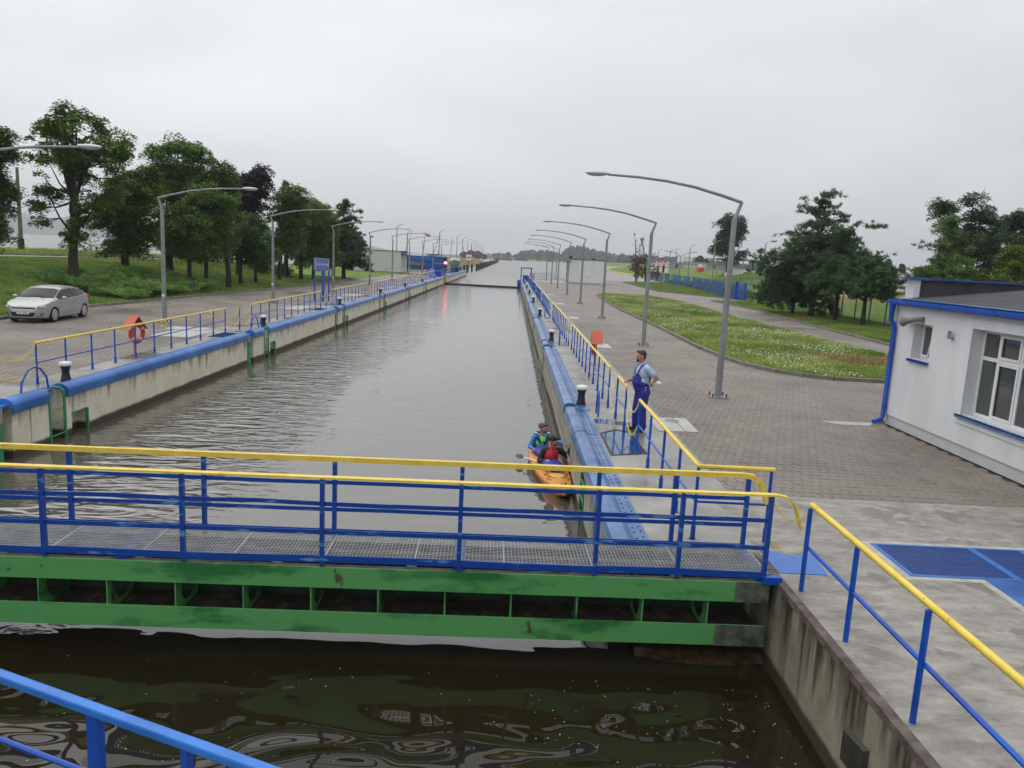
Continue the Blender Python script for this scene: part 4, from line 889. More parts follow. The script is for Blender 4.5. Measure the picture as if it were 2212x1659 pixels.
# raised surround of the large window
wy0, wy1, wz0, wz1 = 12.45, 15.57, .88, 2.67
b = MB(); b.box(BX - .03, BX - .001, wy1, wy1 + .2, wz0 - .2, wz1 + .2); b.box(BX - .03, BX - .001, wy0, wy1, wz1, wz1 + .2); b.box(BX - .03, BX - .001, wy0, wy1, wz0 - .2, wz0 - .02); b.box(BX - .03, BX - .001, wy0 - .2, wy0, wz0 - .2, wz1 + .2)
b.build('window_surround', RENDER, bd, bevel=.008)
def window(y0, y1, z0, z1, cols, tz, name='window'):
    w_ = bpy.data.objects.new(name, None); COL.objects.link(w_); w_.parent = bd; x = BX + HX - .08
    b = MB(); f = .07
    b.box(x, x + .06, y0, y1, z0, z0 + f); b.box(x, x + .06, y0, y1, z1 - f, z1)
    for y in [y0] + [c for c in cols] + [y1 - f]: b.box(x - .004, x + .06, y, y + f, z0 + f, z1 - f)
    ys = [y0] + list(cols) + [y1 - f]
    if tz: [b.box(x - .002, x + .06, a + f, c, tz, tz + f * 1.1) for a, c in zip(ys, ys[1:])]
    b.build('frame', PVC, w_, bevel=.006)
    for i, (a, c) in enumerate(zip(ys, ys[1:])):
        for za, zb in ([(z0 + f, tz), (tz + f * 1.1, z1 - f)] if tz else [(z0 + f, z1 - f)]):
            if i % 2 == 1 and cols:
                s = MB(); g = .05; s.box(x - .022, x - .004, a + f, c, za, za + g); s.box(x - .022, x - .004, a + f, c, zb - g, zb); s.box(x - .022, x - .004, a + f, a + f + g, za + g, zb - g); s.box(x - .022, x - .004, c - g, c, za + g, zb - g); s.build('sash', PVC, w_)
            MB().box(x + .02, x + .03, a + f, c, za, zb).build('pane', GLASS, w_)
    return w_
window(wy0, wy1, wz0, wz1, (12.9, 13.56, 14.26, 14.96), 2.05)
b = MB(); b.box(BX - .09, BX + .22, wy0 - .04, wy1 + .12, wz0 - .025, wz0 - .005); b.box(BX - .09, BX - .078, wy0 - .04, wy1 + .12, wz0 - .07, wz0 - .005); b.build('window_sill', BLUEL, bd)
window(7.0, 10.2, .88, 2.67, (7.6, 8.3, 9.0, 9.6), 2.05)
w_ = window(17.10, 17.88, 1.76, 2.585, (), None, 'small_window')
b = MB(); b.beam((BX + .12, 17.22, 2.5), (BX + .2, 17.52, 1.85), .02, .05); b.beam((BX + .2, 17.52, 1.85), (BX + .2, 17.8, 1.85), .03, .05); b.build('tilted_sash', PVC, w_)
b = MB(); b.box(BX - .07, BX + .24, 17.06, 17.93, 1.73, 1.75); b.box(BX - .07, BX - .06, 17.06, 17.93, 1.69, 1.75); b.build('window_sill', BLUE, bd)
# dim room behind the glass
b = MB(); b.box(BX + 2.5, BX + 2.52, 5.2, 18.4, .1, 3.0); b.build('inner_wall', M('room_wall', (.20, .22, .16), .1, 2, .8), bd)
hn = thing('horn_speaker', 'grey horn loudspeaker on the white wall above the small window', 'loudspeaker', (BX, 18.1, 2.66), rad(0))
b = MB(); hp = [(-.03, -.62, .05), (-.08, -.48, .03), (-.13, -.26, -.02), (-.17, -.08, -.06)]
b.tube([hp[0], hp[1], hp[2]], [.05, .045, .05], 12); b.tube([hp[1], hp[2], hp[3], (-.18, -.03, -.07)], [.045, .055, .09, .115], 14, caps=False); b.build('horn', M('weathered_grey_green', (.17, .17, .145), .15, 8, .6), hn, smooth=True)
MB().tube([(-.02, -.62, -.01), (-.05, -.67, -.08), (-.02, -.60, -.14), (-.03, -.68, -.15)], .008, 5).build('cable', DARK, hn)
b = MB(); b.box(BX - .09, BX, 16.24, 16.30, 2.38, 2.41); b.box(BX - .10, BX - .07, 16.22, 16.32, 2.38, 2.55); tag(b.build('wall_bracket', GALV), 'small metal bracket on the white wall between the two windows', 'bracket')
# puddle of pale sand at the downpipe
b = MB(); b.add([(8.55 + .62 * math.cos(a) * (1 + .25 * math.sin(3 * a)), 18.45 + .28 * math.sin(a) * (1 + .3 * math.cos(2 * a)), .0045) for a in np.linspace(0, 2 * math.pi, 24, endpoint=False)], [tuple(range(24))]); b.build('puddle', glass('puddle_water', (.30, .29, .27), .12), kind='stuff')
# ================================================================== SMALL BUILDINGS AT THE FAR END
def hut(x0, x1, y0, y1, h, label, side, wall):
    t = thing('pump_house', label, 'building')
    MB().box(x0, x1, y0, y1, .2, h).build('wall', wall, t); MB().box(x0 + .04, x1 - .04, y0 + .04, y1 - .04, 0, .2).build('plinth', CONCD, t)
    MB().box(x0 - .1, x1 + .1, y0 - .1, y1 + .1, h, h + .08).build('roof', ROOFF, t)
    return t
h1 = hut(9.1, 14.9, 121.5, 129, 3.75, 'white windowless flat roofed building behind the right row of lamps', 1, RENDER)
MB().box(8.5, 9.2, 121.4, 129.1, 3.35, 3.5).build('canopy', DARK, h1); MB().box(8.6, 8.7, 121.5, 121.6, 0, 3.35).build('downpipe', DARK, h1); MB().box(9.05, 9.1, 123, 124.1, .2, 2.3).build('door', PVC, h1); MB().box(9.05, 9.1, 125, 127.5, 1, 2.6).build('window', GLASS, h1)
MB().box(8.9, 9.4, 121.6, 122.6, 3.83, 4.3).build('roof_vent', DARK, h1); MB().box(12.8, 13.2, 124, 124.4, 3.83, 4.05).build('roof_vent', DARK, h1)
MB().box(8.6, 15.4, 121.0, 121.5, 0, .14).build('step', SLAB, h1); MB().box(12.1, 12.2, 121.45, 121.5, 1.05, 1.2).build('wall_tap', DARK, h1)
h2 = hut(-28.5, -18.75, 129.8, 137.5, 3.62, 'grey white flat roofed building by the pine at the left pavement', 1, M('pale_grey_render', (.52, .52, .50), .04, 1, .85))
MB().box(-18.75, -18.3, 129.9, 137.5, 3.05, 3.2).build('canopy', BLUE, h2); MB().box(-18.76, -18.70, 129.9, 137.5, 3.2, 3.75).build('parapet', DARK, h2)
w_ = MB().box(-18.75, -18.68, 131.5, 135.5, .9, 2.8).build('window', PVC, h2); MB().box(-18.69, -18.66, 131.7, 135.3, 1.0, 2.1).build('pane', GLASS, w_); MB().box(-18.69, -18.66, 131.7, 135.3, 2.2, 2.7).build('pane', GLASS, w_)
for y in np.arange(131.8, 135.3, .35): MB().box(-18.65, -18.62, y, y + .07, 1.0, 2.75).build('window_bar', WHITEP, w_)
MB().box(-18.62, -18.5, 137.2, 137.4, 0, 3.1).build('downpipe', DARK, h2)
# spare blue gate leaf standing on the left
sl_ = thing('spare_gate_leaf', 'long blue ribbed steel gate leaf with grey planks stored behind the left quay', 'gate leaf')
MB().box(-22.6, -13.7, 152.2, 153.4, .25, 3.0).build('body', M('leaf_blue', (.006, .09, .34), .2, .5, .5), sl_)
for z in (2.1, 1.05): MB().box(-22.6, -13.7, 151.9, 152.2, z - .06, z + .06).build('rib', BLUE, sl_)
for i in range(12): MB().box(-22.3 + i * .42, -21.9 + i * .42, 152.13, 152.2, 1.15, 2.0).build('plank', PLANK, sl_)
b = MB(); b.beam((-18.9, 152.1, 2.05), (-17.4, 152.1, 1.15), .05, .1); b.build('brace', BLUE, sl_)
MB().box(-13.7, -12.9, 151.9, 153.5, .2, 3.0).build('end_frame', M('leaf_navy', (.012, .015, .07), .2, 2, .6), sl_)
MB().box(-22.8, -12.8, 151.8, 153.6, 0, .25).build('support_plinth', SLAB, sl_)
# far gate machinery, cross bar, signals
b = MB(); b.beam((-10.5, 121.6, -1.02), (1.5, 120.4, -1.02), .5, .25); tag(b.build('sunken_gate_edge', DARK), 'black top edge of the lowered far gate crossing the canal', 'gate')
def tower(x, y, sx, label):
    t = thing('gate_machinery', label, 'machinery', (x, y, 0))
    MB().box(-.5, .5, -1.2, 1.2, -2.5, .9).build('housing', BLUE, t)
    for px, py in ((-.8, -1.5), (.8, -1.5), (-.8, 1.5), (.8, 1.5)): MB().box(px - .06, px + .06, py - .06, py + .06, 0, 2.1).build('post', BLUE, t)
    MB().box(-.9, .9, -1.6, 1.6, 1.95, 2.1).build('platform', BLUE, t)
    b = MB(); b.beam((sx * .9, -1.6, 0), (sx * .9, -3.4, .02), .1, .6); b.beam((sx * .9, -3.6, 0), (sx * .9, -1.6, 1.2), .7, .12); b.build('stairs', BLUE, t)
tower(-11.6, 123, -1, 'blue machinery frame of the far gate on the left wall'); tower(2.3, 122.6, 1, 'blue machinery frame of the far gate on the right wall')
MB().box(.95, 1.6, 121, 125, -2.5, .1).build('far_gate_pier', BLUE, label='dark blue steel pier below the right far gate machinery', cat='gate pier')
tl = thing('signal_light', 'glowing red signal lamp at the far gate on the left', 'traffic light', (-11.17, 129.5, 0))
MB().box(-.05, .05, -.05, .05, 0, 1.7).build('post', DARK, tl); MB().box(-.22, .22, -.1, .1, 1.6, 2.45).build('housing', DARK, tl)
b = MB(); b.ell((0, -.13, 2.12), (.22, .10, .22), 12, 8); b.build('lens', REDL, tl, smooth=True)
for (x, y, lab) in ((3.9, 134.5, 'low grey railing at the right quay corner before the open water'),):
    t = thing('quay_railing', lab, 'railing'); b = MB(); b.beam((3.7, 133.5, 1.05), (8.0, 145.5, 1.05), .06, .06); b.build('top_rail', GALV, t)
    b = MB(); b.beam((3.7, 133.5, .5), (8.0, 145.5, .5), .04, .04); b.build('mid_rail', GALV, t)
    for i in range(12): MB().box(3.7 + 4.3 * i / 11 - .03, 3.7 + 4.3 * i / 11 + .03, 133.5 + 12 * i / 11, 133.56 + 12 * i / 11, 0, 1.05).build('post', BLUE, t)
t = thing('quay_railing', 'long blue railing on the left outer quay beyond the far gate', 'railing')
MB().box(-11.65, -11.55, 128, 177, 1.0, 1.06).build('top_rail', GALV, t)
for y in np.arange(128, 177, 2.0): MB().box(-11.63, -11.57, y, y + .06, 0, 1.0).build('post', BLUE, t)
MB().box(-11.64, -11.56, 145, 177, .15, .8).build('screen', NETB, t)
# ---- mole with lamp masts, mooring piles
for k, (px, pyt, zt, Y) in enumerate([(858, 482.8, 9.5, 161), (880.5, 496.8, 8.6, 178), (949.7, 495.7, 9.5, 187), (988, 505.9, 9.5, 222), (1000, 512, 9.5, 250), (1011, 516.3, 9.5, 283), (1019.8, 518, 9.5, 300), (1027, 521, 9.5, 326), (1032.6, 524.8, 9.5, 360), (1037.7, 526.5, 9.5, 390), (1043, 530, 9.5, 430), (1046, 531.5, 9.5, 470)]):
    p = at(px, pyt, Y); g = float(hgt(np.array([p[0]]), np.array([Y]))[0]); t = thing('lamp_mast', 'tall thin lamp mast on the left bank, %s from the camera' % ORD[k], 'lamp mast', (p[0], Y, max(g, -1)), 0, 'tall lamp masts along the left mole')
    hh = p[2] - max(g, -1); b = MB(); b.tube([(0, 0, 0), (0, 0, hh - .8)], [.14, .09], 6); b.build('pole', DARK if k == 1 else GALV, t); b = MB(); b.tube([(0, 0, hh - .8), (.15, 0, hh - .5), (1.3, 0, hh)], .06, 6); b.build('arm', GALV, t)
pile_m = MB().box(-.28, .28, -.45, .45, -3, 1.0).mesh('pile', TIMB)
for i in range(30):
    y = 184 + 13 * i * (1 + .006 * i); x = float(interp(y, [180, 215, 234, 600], [-12.2, -12.2, -10.9, -11.3]))
    o = bpy.data.objects.new('mooring_pile', pile_m); link(o, label='%s dark timber mooring pile in the row beyond the left quay' % (ORD[i]), cat='mooring pile', group='mooring piles along the mole'); o.location = (x, y, random.uniform(-.3, .3)); o.rotation_euler = (0, random.uniform(-.05, .05), 0)
# boat ashore, cabin cruiser, masts, flag
def loft(b, sts, close=True):
    """sts: list of lists of points (same length)"""
    n = len(sts[0]); o = len(b.v); b.add([p for s in sts for p in s], [(i * n + k, (i + 1) * n + k, (i + 1) * n + (k + 1) % n, i * n + (k + 1) % n) for i in range(len(sts) - 1) for k in range(n if close else n - 1)])
def hull(b, L_, Bm, H_, z0):
    sts = []
    for i in range(11):
        u = i / 10; x = -L_ / 2 + L_ * u; wd_ = Bm / 2 * (1 - max(0, (.45 - u) / .45) ** 2.2) * (.85 + .15 * min(1, (1 - u) * 4)); wd_ = max(wd_, .02); k = z0 + H_ * .6 * max(0, (.3 - u) / .3) ** 2; sh = z0 + H_ * (1 + .18 * max(0, .6 - u))
        sts.append([(x, 0, k), (x, wd_ * .55, k + H_ * .2), (x, wd_ * .93, k + (sh - k) * .55), (x, wd_, sh), (x, 0, sh + H_ * .28 * min(1, u * 3)), (x, -wd_, sh), (x, -wd_ * .93, k + (sh - k) * .55), (x, -wd_ * .55, k + H_ * .2)])
    loft(b, sts); b.add(sts[-1], [tuple(range(8))])
bt = thing('boat', 'grey green boat hull ashore with white cover, bow facing the lock', 'boat', (*at(982, 575, 160)[:2], 0), rad(93))
b = MB(); hull(b, 6, 2.5, 1.6, .7); b.build('hull', HULLT, bt, smooth=True); b = MB(); loft(b, [[(x, w_, 2.15 + .1), (x, w_ * .7, 2.6 + zc), (x, 0, 2.8 + zc), (x, -w_ * .7, 2.6 + zc), (x, -w_, 2.25)] for x, w_, zc in ((-2.6, .45, -.15), (-1.6, 1.12, 0), (0, 1.3, .05), (2.9, 1.15, 0))], False); b.build('cover', M('pale_tarpaulin', (.45, .50, .48), .08, 2, .6), bt, smooth=True)
for x in (-1, 1.6): MB().box(x - .1, x + .1, -.8, .8, 0, .9).build('cradle', DARK, bt)
bt = thing('cabin_cruiser', 'white cabin boat behind the end of the blue gate leaf', 'boat', (*at(938, 575, 172)[:2], 0), rad(80))
b = MB(); hull(b, 8, 3, 1.3, .6); b.build('hull', HULLW, bt, smooth=True); MB().box(-1.8, 2.5, -1.1, 1.1, 1.9, 3.3).build('cabin', HULLW, bt); MB().box(-2.2, 3.2, -1.4, 1.4, 3.3, 3.45).build('roof', DARK, bt); MB().box(-1.83, -1.80, -.9, .9, 2.5, 3.1).build('window', GLASS, bt)
for k, (xb, yb, xt, yt) in enumerate([(870, 545, 889, 503), (912, 553, 917.5, 512), (930, 553, 950, 508), (945, 552, 951, 507), (972, 552, 977, 514), (1004, 545, 998, 518), (1018, 548, 1018, 530)]):
    a, c = at(xb, yb + 12, 185), at(xt, yt, 185); b = MB(); b.tube([a, c], [.07, .05], 5); tag(b.build('boat_mast', M('mast_grey', (.12, .12, .13), .1, 3, .5)), ['leaning', 'upright', 'slanting', 'slightly tilted', 'second upright', 'thin', 'short'][k] + ' sailing mast above the boats behind the blue gate leaf', 'mast')
fp = thing('flagpole', 'white flagpole with a white and red flag behind the left quay', 'flagpole', (*at(916.5, 560, 165)[:2], 0)); p = at(916.5, 499, 165)
b = MB(); b.tube([(0, 0, 0), (0, 0, p[2])], .06, 6); b.build('pole', WHITEP, fp); hz = p[2]
for i, (mt, z0) in enumerate(((WHITEP, hz - .6), (REDP, hz - .95))):
    b = MB(); sts = [(0.06 + .15 * k, .12 * math.sin(k * 1.1), z0 - .03 * k) for k in range(8)]; b.add([p_ for p_ in sts] + [(p_[0], p_[1], p_[2] + .36) for p_ in sts], [(k, k + 1, 9 + k, 8 + k) for k in range(7)]); b.build('flag_stripe', mt, fp)
t = thing('notice_sign', 'white square notice with red border on the left outer quay', 'sign', (*at(1011.5, 590, 168)[:2], 0)); q = at(1011.5, 557, 168)[2]
MB().box(-.06, .06, 0, .1, 0, q).build('post', DARK, t); MB().box(-.75, .75, -.05, 0, q - .7, q + .8).build('border', REDP, t); MB().box(-.62, .62, -.08, -.05, q - .57, q + .67).build('panel', WHITEP, t); MB().box(-.4, .4, -.1, -.08, q - .05, q + .15).build('symbol', BLACKP, t)
b = MB(); b.beam((-18.6, 126.5, .07), (-15.2, 124, .07), .25, .14); tag(b.build('speed_kerb', M('yellow_black_kerb', (.5, .38, .05), .2, .6, .6, col2=(.02, .02, .02), th=(.49, .51))), 'yellow and black kerb piece lying by the left building', 'kerb piece')
# ================================================================== VEGETATION
def unit(n):
    v = RNG.normal(size=(n, 3)); return v / np.linalg.norm(v, axis=1, keepdims=True)
def leaves(C, size, up=.5, asp=.62):
    n = len(C); nrm = unit(n); nrm[:, 2] = np.abs(nrm[:, 2]) + up; nrm /= np.linalg.norm(nrm, axis=1, keepdims=True)
    a = np.cross(nrm, unit(n)); a /= np.linalg.norm(a, axis=1, keepdims=True); b = np.cross(nrm, a)
    s = (size * RNG.uniform(.6, 1.25, n))[:, None]; a *= s * .5; b *= s * .5 * asp
    return np.stack([C - a, C + b - a * .1, C + a, C - b - a * .1], 1)
def px_scale(P): return FPX / float((np.array(P) - np.array([0, 0, CAMZ])) @ FW)
def gz(x, y): return float(hgt(np.array([x]), np.array([y]))[0])
def crown_pts(ells, n, per, sig, gap, seed, rmin=.3):
    """branch tips through the crown volume, each carrying a flattened spray of leaves"""
    n = int(n / 4.2); per = int(per * 4.6)
    w_ = np.array([e[3] * e[4] * e[5] for e in ells]); w_ = w_ / w_.sum(); k = RNG.choice(len(ells), n * 3, p=w_)
    E_ = np.array(ells)[k]; d = unit(len(k)); r = RNG.uniform(rmin, 1, len(k)) ** .6
    wob = np.array([mnoise.noise(Vector(q * 2.1) + Vector((seed * 1.7, 4, 0))) + .6 * mnoise.noise(Vector(q * 5.3) + Vector((0, seed, 9))) for q in d])
    c = E_[:, :3] + d * E_[:, 3:] * (r * (.95 + .42 * wob))[:, None]
    nz = np.array([mnoise.noise(Vector(p * gap[0]) + Vector((seed, 0, 0))) for p in c]); c = c[nz > gap[1]][:n]
    rr = RNG.uniform(.55, 1.35, len(c)) * sig * 1.75; R_ = np.repeat(rr, per); a = RNG.uniform(0, 2 * np.pi, len(R_)); q = RNG.uniform(0, 1, len(R_)) ** .55
    P = np.repeat(c, per, 0); P[:, 0] += R_ * q * np.cos(a); P[:, 1] += R_ * q * np.sin(a); P[:, 2] += R_ * (.28 - .62 * q * q) + RNG.normal(0, .30, len(R_)) * R_ * .55
    return c, P
def tree(name, label, base, ells, Y, n, per, size, mat, r0=.2, fork=None, gap=(.45, -.12), sig=.38, cat='tree', group=None, seed=0, bark=None, limbs=14, lean=0, bz=None, rmin=.3):
    """ells in surveyed picture measure at distance Y: (cx, cy, rx, ry)"""
    bx, by = at(base[0], base[1], Y)[:2]; z0 = gz(bx, by) if bz is None else bz
    t = thing(name, label, cat, (bx, by, z0), 0, group); E_ = []
    for cx, cy, rx, ry in ells:
        c = at(cx, cy, Y); s = px_scale(c); E_.append((c[0] - bx, 0, c[2] - z0, rx / s, rx / s * .9, ry / s))
    cl, P = crown_pts(E_, n, per, sig, gap, seed + 3.3, rmin)
    me = fast_mesh('crown', leaves(P, size * .80, .9), mat); o = bpy.data.objects.new('crown', me); COL.objects.link(o); o.parent = t
    b = MB(); cz = np.mean([e[2] for e in E_]); top = max(e[2] + e[5] * .6 for e in E_); fk = fork if fork else max(.8, min(e[2] - e[5] for e in E_) + .6)
    cxm = float(np.mean([e[0] for e in E_])) ; rnd = random.Random(seed)
    trunk = [(0, 0, -.3), (rnd.uniform(-.05, .05), 0, fk * .5), (cxm * .15, 0, fk), (cxm * .6, 0, (fk + top) / 2), (cxm, 0, top)]
    b.tube(trunk, [r0 * 1.3, r0, r0 * .85, r0 * .38, r0 * .10], 9)
    nodes = []
    for i in range(limbs):
        tgt = cl[rnd.randrange(len(cl))]; u = rnd.uniform(0, .7); s = Vector(trunk[2]).lerp(Vector(trunk[3]), min(1, u * 2)) if u < .5 else Vector(trunk[3]).lerp(Vector(trunk[4]), u * 2 - 1)
        e = Vector(tgt); mid = s.lerp(e, .5) + Vector((rnd.uniform(-.3, .3), rnd.uniform(-.3, .3), -.08 * (e - s).length)); e = s.lerp(e, .9)
        b.tube([s, mid, e], [r0 * .38 * (1 - u * .6), r0 * .2 * (1 - u * .5), .02], 6, caps=False); nodes += [mid, mid.lerp(e, .5), e]
    for c in cl:
        c = Vector(c); q = min(nodes, key=lambda v: (v - c).length + max(0, v.z - c.z) * .8)
        if (q - c).length < 3.2: b.tube([q, q.lerp(c, .5) + Vector((rnd.uniform(-.1, .1), rnd.uniform(-.1, .1), -.05)), c], [.028, .02, .008], 3, caps=False)
    b.build('trunk', bark or BARK, t, smooth=True)
    return t
TG = 'trees on the left embankment'
tree('maple_tree', 'sparse tall maple with a thick black trunk and sky showing through, leftmost full tree', (160, 590), [(165, 290, 88, 58), (125, 375, 68, 62), (205, 390, 72, 78), (105, 462, 40, 30), (235, 320, 45, 45), (175, 500, 40, 40), (120, 320, 50, 40)], 47.5, 1250, 24, .24, LEAF, .28, 2.2, (.6, .0), .30, group=TG, seed=1, limbs=44, bz=1.0, rmin=.55)
tree('maple_tree', 'dense olive green tree behind the sparse maple with yellow green right edge', (270, 592), [(245, 400, 52, 95), (290, 460, 58, 98), (305, 400, 36, 55), (250, 532, 50, 26), (255, 490, 58, 60)], 54, 1200, 34, .24, LEAFO, .26, 1.9, (.5, -.15), .4, group=TG, seed=2)
tree('maple_tree', 'largest dark broad tree of the left group, behind the second lamp', (365, 588), [(385, 352, 82, 58), (425, 425, 78, 72), (355, 430, 50, 70), (390, 500, 75, 60)], 62, 1700, 34, .27, LEAF, .33, 2.4, (.45, -.2), .45, group=TG, seed=3, limbs=20)
tree('maple_tree', 'round dark tree on a thin trunk left of the lighter young maple', (410, 600), [(400, 505, 55, 55), (415, 540, 42, 24)], 56, 700, 30, .24, LEAF, .17, 1.9, (.5, -.2), .38, group=TG, seed=4)
tree('maple_tree', 'dark tree with a slim trunk, middle of the left group', (445, 602), [(452, 470, 55, 75), (450, 535, 46, 28)], 58, 900, 30, .24, LEAF, .17, 1.9, (.5, -.2), .38, group=TG, seed=5)
tree('maple_tree', 'narrow tree whose green crown edge falls steeply behind the purple tree', (493, 603), [(478, 400, 34, 70), (480, 490, 42, 66)], 61, 750, 30, .24, LEAFO, .2, 2.2, (.5, -.2), .4, group=TG, seed=6)
tree('purple_tree', 'dark purple leaved tree behind the lamp head', (515, 600), [(535, 420, 50, 60), (562, 400, 24, 40), (520, 480, 40, 50)], 72, 900, 30, .28, LEAFP, .22, 2.6, (.5, -.2), .45, group=TG, seed=7)
tree('young_maple', 'lighter green young maple in front of the dark group', (520, 614), [(520, 528, 48, 40), (545, 500, 42, 38), (555, 545, 34, 36), (480, 512, 24, 18)], 66, 620, 30, .24, LEAFL, .15, 1.6, (.6, -.1), .36, group=TG, seed=8)
tree('young_maple', 'second young maple, just right of the lighter one', (552, 611), [(565, 540, 38, 42), (575, 575, 25, 18)], 69, 380, 30, .24, LEAFL, .14, 1.6, (.6, -.1), .36, group=TG, seed=9)
tree('broadleaf_tree', 'tall dark tree left of the name sign with a ragged top', (603, 604), [(625, 455, 42, 50), (612, 510, 42, 55), (640, 430, 22, 22)], 76, 900, 28, .28, LEAF, .2, 2.4, (.5, -.12), .42, group=TG, seed=10)
tree('broadleaf_tree', 'dark tree directly behind the name sign', (650, 604), [(665, 480, 45, 60), (650, 540, 45, 40)], 81, 900, 28, .28, LEAF, .2, 2.2, (.5, -.15), .42, group=TG, seed=11)
tree('broadleaf_tree', 'leaning dark tree just right of the name sign', (677, 604), [(692, 490, 36, 60), (695, 545, 36, 36)], 84, 700, 28, .28, LEAF, .18, 2.2, (.5, -.15), .42, group=TG, seed=12)
tree('broadleaf_tree', 'dark tree cut off by the left picture edge', (-45, 590), [(-25, 325, 50, 58), (-30, 410, 58, 70), (-22, 490, 52, 42), (20, 305, 12, 22)], 47, 1400, 30, .24, LEAF, .35, 2.6, (.5, -.12), .4, group=TG, seed=13)
tree('broadleaf_shrub', 'round dark shrub low behind the name sign trunks', (610, 603), [(608, 585, 22, 18)], 82, 200, 24, .2, LEAF, .06, .5, (.5, -.3), .3, cat='shrub', seed=14, limbs=4)
def pine(name, label, px, pybase, Y, pytop, halfpx, seed, mat=None, bark=None, low=.12, dens=1.0, group=None, r0=.2, droop=.15, tuft=.30, bz=None, lean=0.0, shape=1.0, sparse_top=True, wisp=1.0):
    bx, by = at(px, pybase, Y)[:2]; z0 = gz(bx, by) if bz is None else bz; topz = at(px, pytop, Y)[2] - z0; s = px_scale(at(px, pytop, Y)); R_ = halfpx / s
    t = thing(name, label, 'tree', (bx, by, z0), 0, group); rnd = random.Random(seed); b = MB(); V = []
    tr = [(lean * topz * u ** 1.5, 0, topz * u - (.3 if u == 0 else 0)) for u in (0, .25, .5, .75, 1)]; b.tube(tr, [r0 * 1.15, r0, r0 * .7, r0 * .4, .02], 8)
    z = topz * low; cs = []
    while z < topz * .985:
        u = z / topz; prof = (1 - u) ** (.62 * shape) * min(1, .55 + u * 2.2) * 1.12 * (1 if u < .5 or not sparse_top else 1 - .35 * min(1, (u - .5) * 4))
        for k in range(int(rnd.choice([3, 4, 5]) * dens * (.62 if sparse_top and u > .6 else 1) + .5)):
            a = rnd.uniform(0, 2 * math.pi); ln = R_ * prof * rnd.uniform(.5, 1.18)
            if sparse_top and u > .58: ln *= rnd.choice([.35, .6, 1.0, 1.55])
            d = Vector((math.cos(a), math.sin(a), 0)); st = Vector((lean * topz * u ** 1.5, 0, z)); p1 = st + d * ln * .5 + Vector((0, 0, ln * (.18 + .25 * u))); p2 = st + d * ln + Vector((0, 0, ln * (.12 + .5 * u - droop * (1 - u) * 2.2)))
            b.tube([st, p1, p2], [r0 * .22 * (1 - u) + .02, .022, .008], 4, caps=False)
            airy = sparse_top and u > .56; nt_ = max(3, int(ln * (3.4 if not airy else 2.6)))
            for i in range(nt_):
                q = (.28 + .72 * (i + rnd.random()) / nt_) if not airy else (.5 + .5 * (i + rnd.random()) / nt_); c = st.lerp(p1, q * 2) if q < .5 else p1.lerp(p2, q * 2 - 1); wv = (1.05 - q) * ln * .36 + .10
                for m_ in range(3 if not airy else 2):
                    if rnd.random() > wisp * (1 if u < .5 or wisp == 1 else .35): continue
                    cs.append((c.x + rnd.gauss(0, wv), c.y + rnd.gauss(0, wv), c.z + rnd.gauss(0, .10) + .04))
        z += topz * .042 * rnd.uniform(.7, 1.3)
    C = np.array(cs); m = 26; P = np.repeat(C, m, 0) + RNG.normal(0, 1, (len(C) * m, 3)) * np.array([.085, .085, .06]); dirs = unit(len(P)); dirs[:, 2] = dirs[:, 2] * .8 + .35; ln = RNG.uniform(.5, 1.1, (len(P), 1)) * tuft * .8
    sd_ = np.cross(dirs, unit(len(P))); sd_ /= np.linalg.norm(sd_, axis=1, keepdims=True); w_ = tuft * .10
    T = np.stack([P - sd_ * w_, P + sd_ * w_, P + dirs * ln], 1)
    me = fast_mesh('crown', T, mat or NEED, 3); o = bpy.data.objects.new('crown', me); COL.objects.link(o); o.parent = t; b.build('trunk', bark or BARK, t, smooth=True); return t
pine('pine_tree', 'dark pine at the right end of the left tree group beside the grey white building', 742, 603, 92, 436, 62, 21, r0=.22, dens=1.7, low=.14, tuft=.42, shape=.75)
pine('pine_tree', 'second dark pine behind the end pine of the left group', 720, 600, 96, 470, 45, 22, r0=.2, dens=1.5, tuft=.42, low=.2)
pine('pine_tree', 'pine top poking above the left trees near the name sign', 618, 602, 80, 390, 34, 23, r0=.2, dens=1.3, tuft=.36, low=.3)
PG = 'pines by the fence on the right'
pine('pine_tree', 'tallest spreading pine by the fence on the right with an open twisted top', 1752, 676, 62, 412, 150, 31, r0=.22, dens=1.9, low=.30, tuft=.32, group=PG, shape=1.05, droop=.12, lean=.02)
pine('pine_tree', 'lower pine with a clear dark trunk nearest the white building corner', 1862, 706, 53.5, 572, 84, 32, r0=.15, dens=1.8, low=.42, tuft=.32, group=PG, shape=.7, sparse_top=False)
pine('pine_tree', 'bushy low pine between the tall pine and the clear trunk one', 1803, 690, 58, 500, 104, 33, r0=.15, dens=1.9, low=.34, tuft=.34, group=PG, shape=.75, droop=.22)
pine('pine_tree', 'leaning pine bough reaching down to the lawn left of the tall pine', 1712, 672, 64, 545, 82, 34, r0=.13, dens=1.7, low=.22, tuft=.34, group=PG, shape=.6, droop=.3)
pine('pine_tree', 'green pine with an orange trunk rising behind the white building roof', 2035, 640, 52, 478, 74, 35, mat=M('light_pine_needles', (.06, .12, .025), .2, .8, .55, col2=(.13, .22, .045), rv=.35, trans=.2), bark=BARKR, r0=.18, dens=1.7, low=.2, tuft=.30, shape=.6, sparse_top=True)
tree('ash_tree', 'tall grey green tree behind the white building, left of the picture edge', (2085, 640), [(2092, 445, 30, 38), (2060, 480, 42, 38), (2130, 500, 52, 50), (2090, 540, 62, 50), (2150, 560, 40, 40), (2035, 450, 20, 22)], 66, 1500, 28, .26, LEAFW, .24, 2.4, (.55, -.1), .4, seed=41)
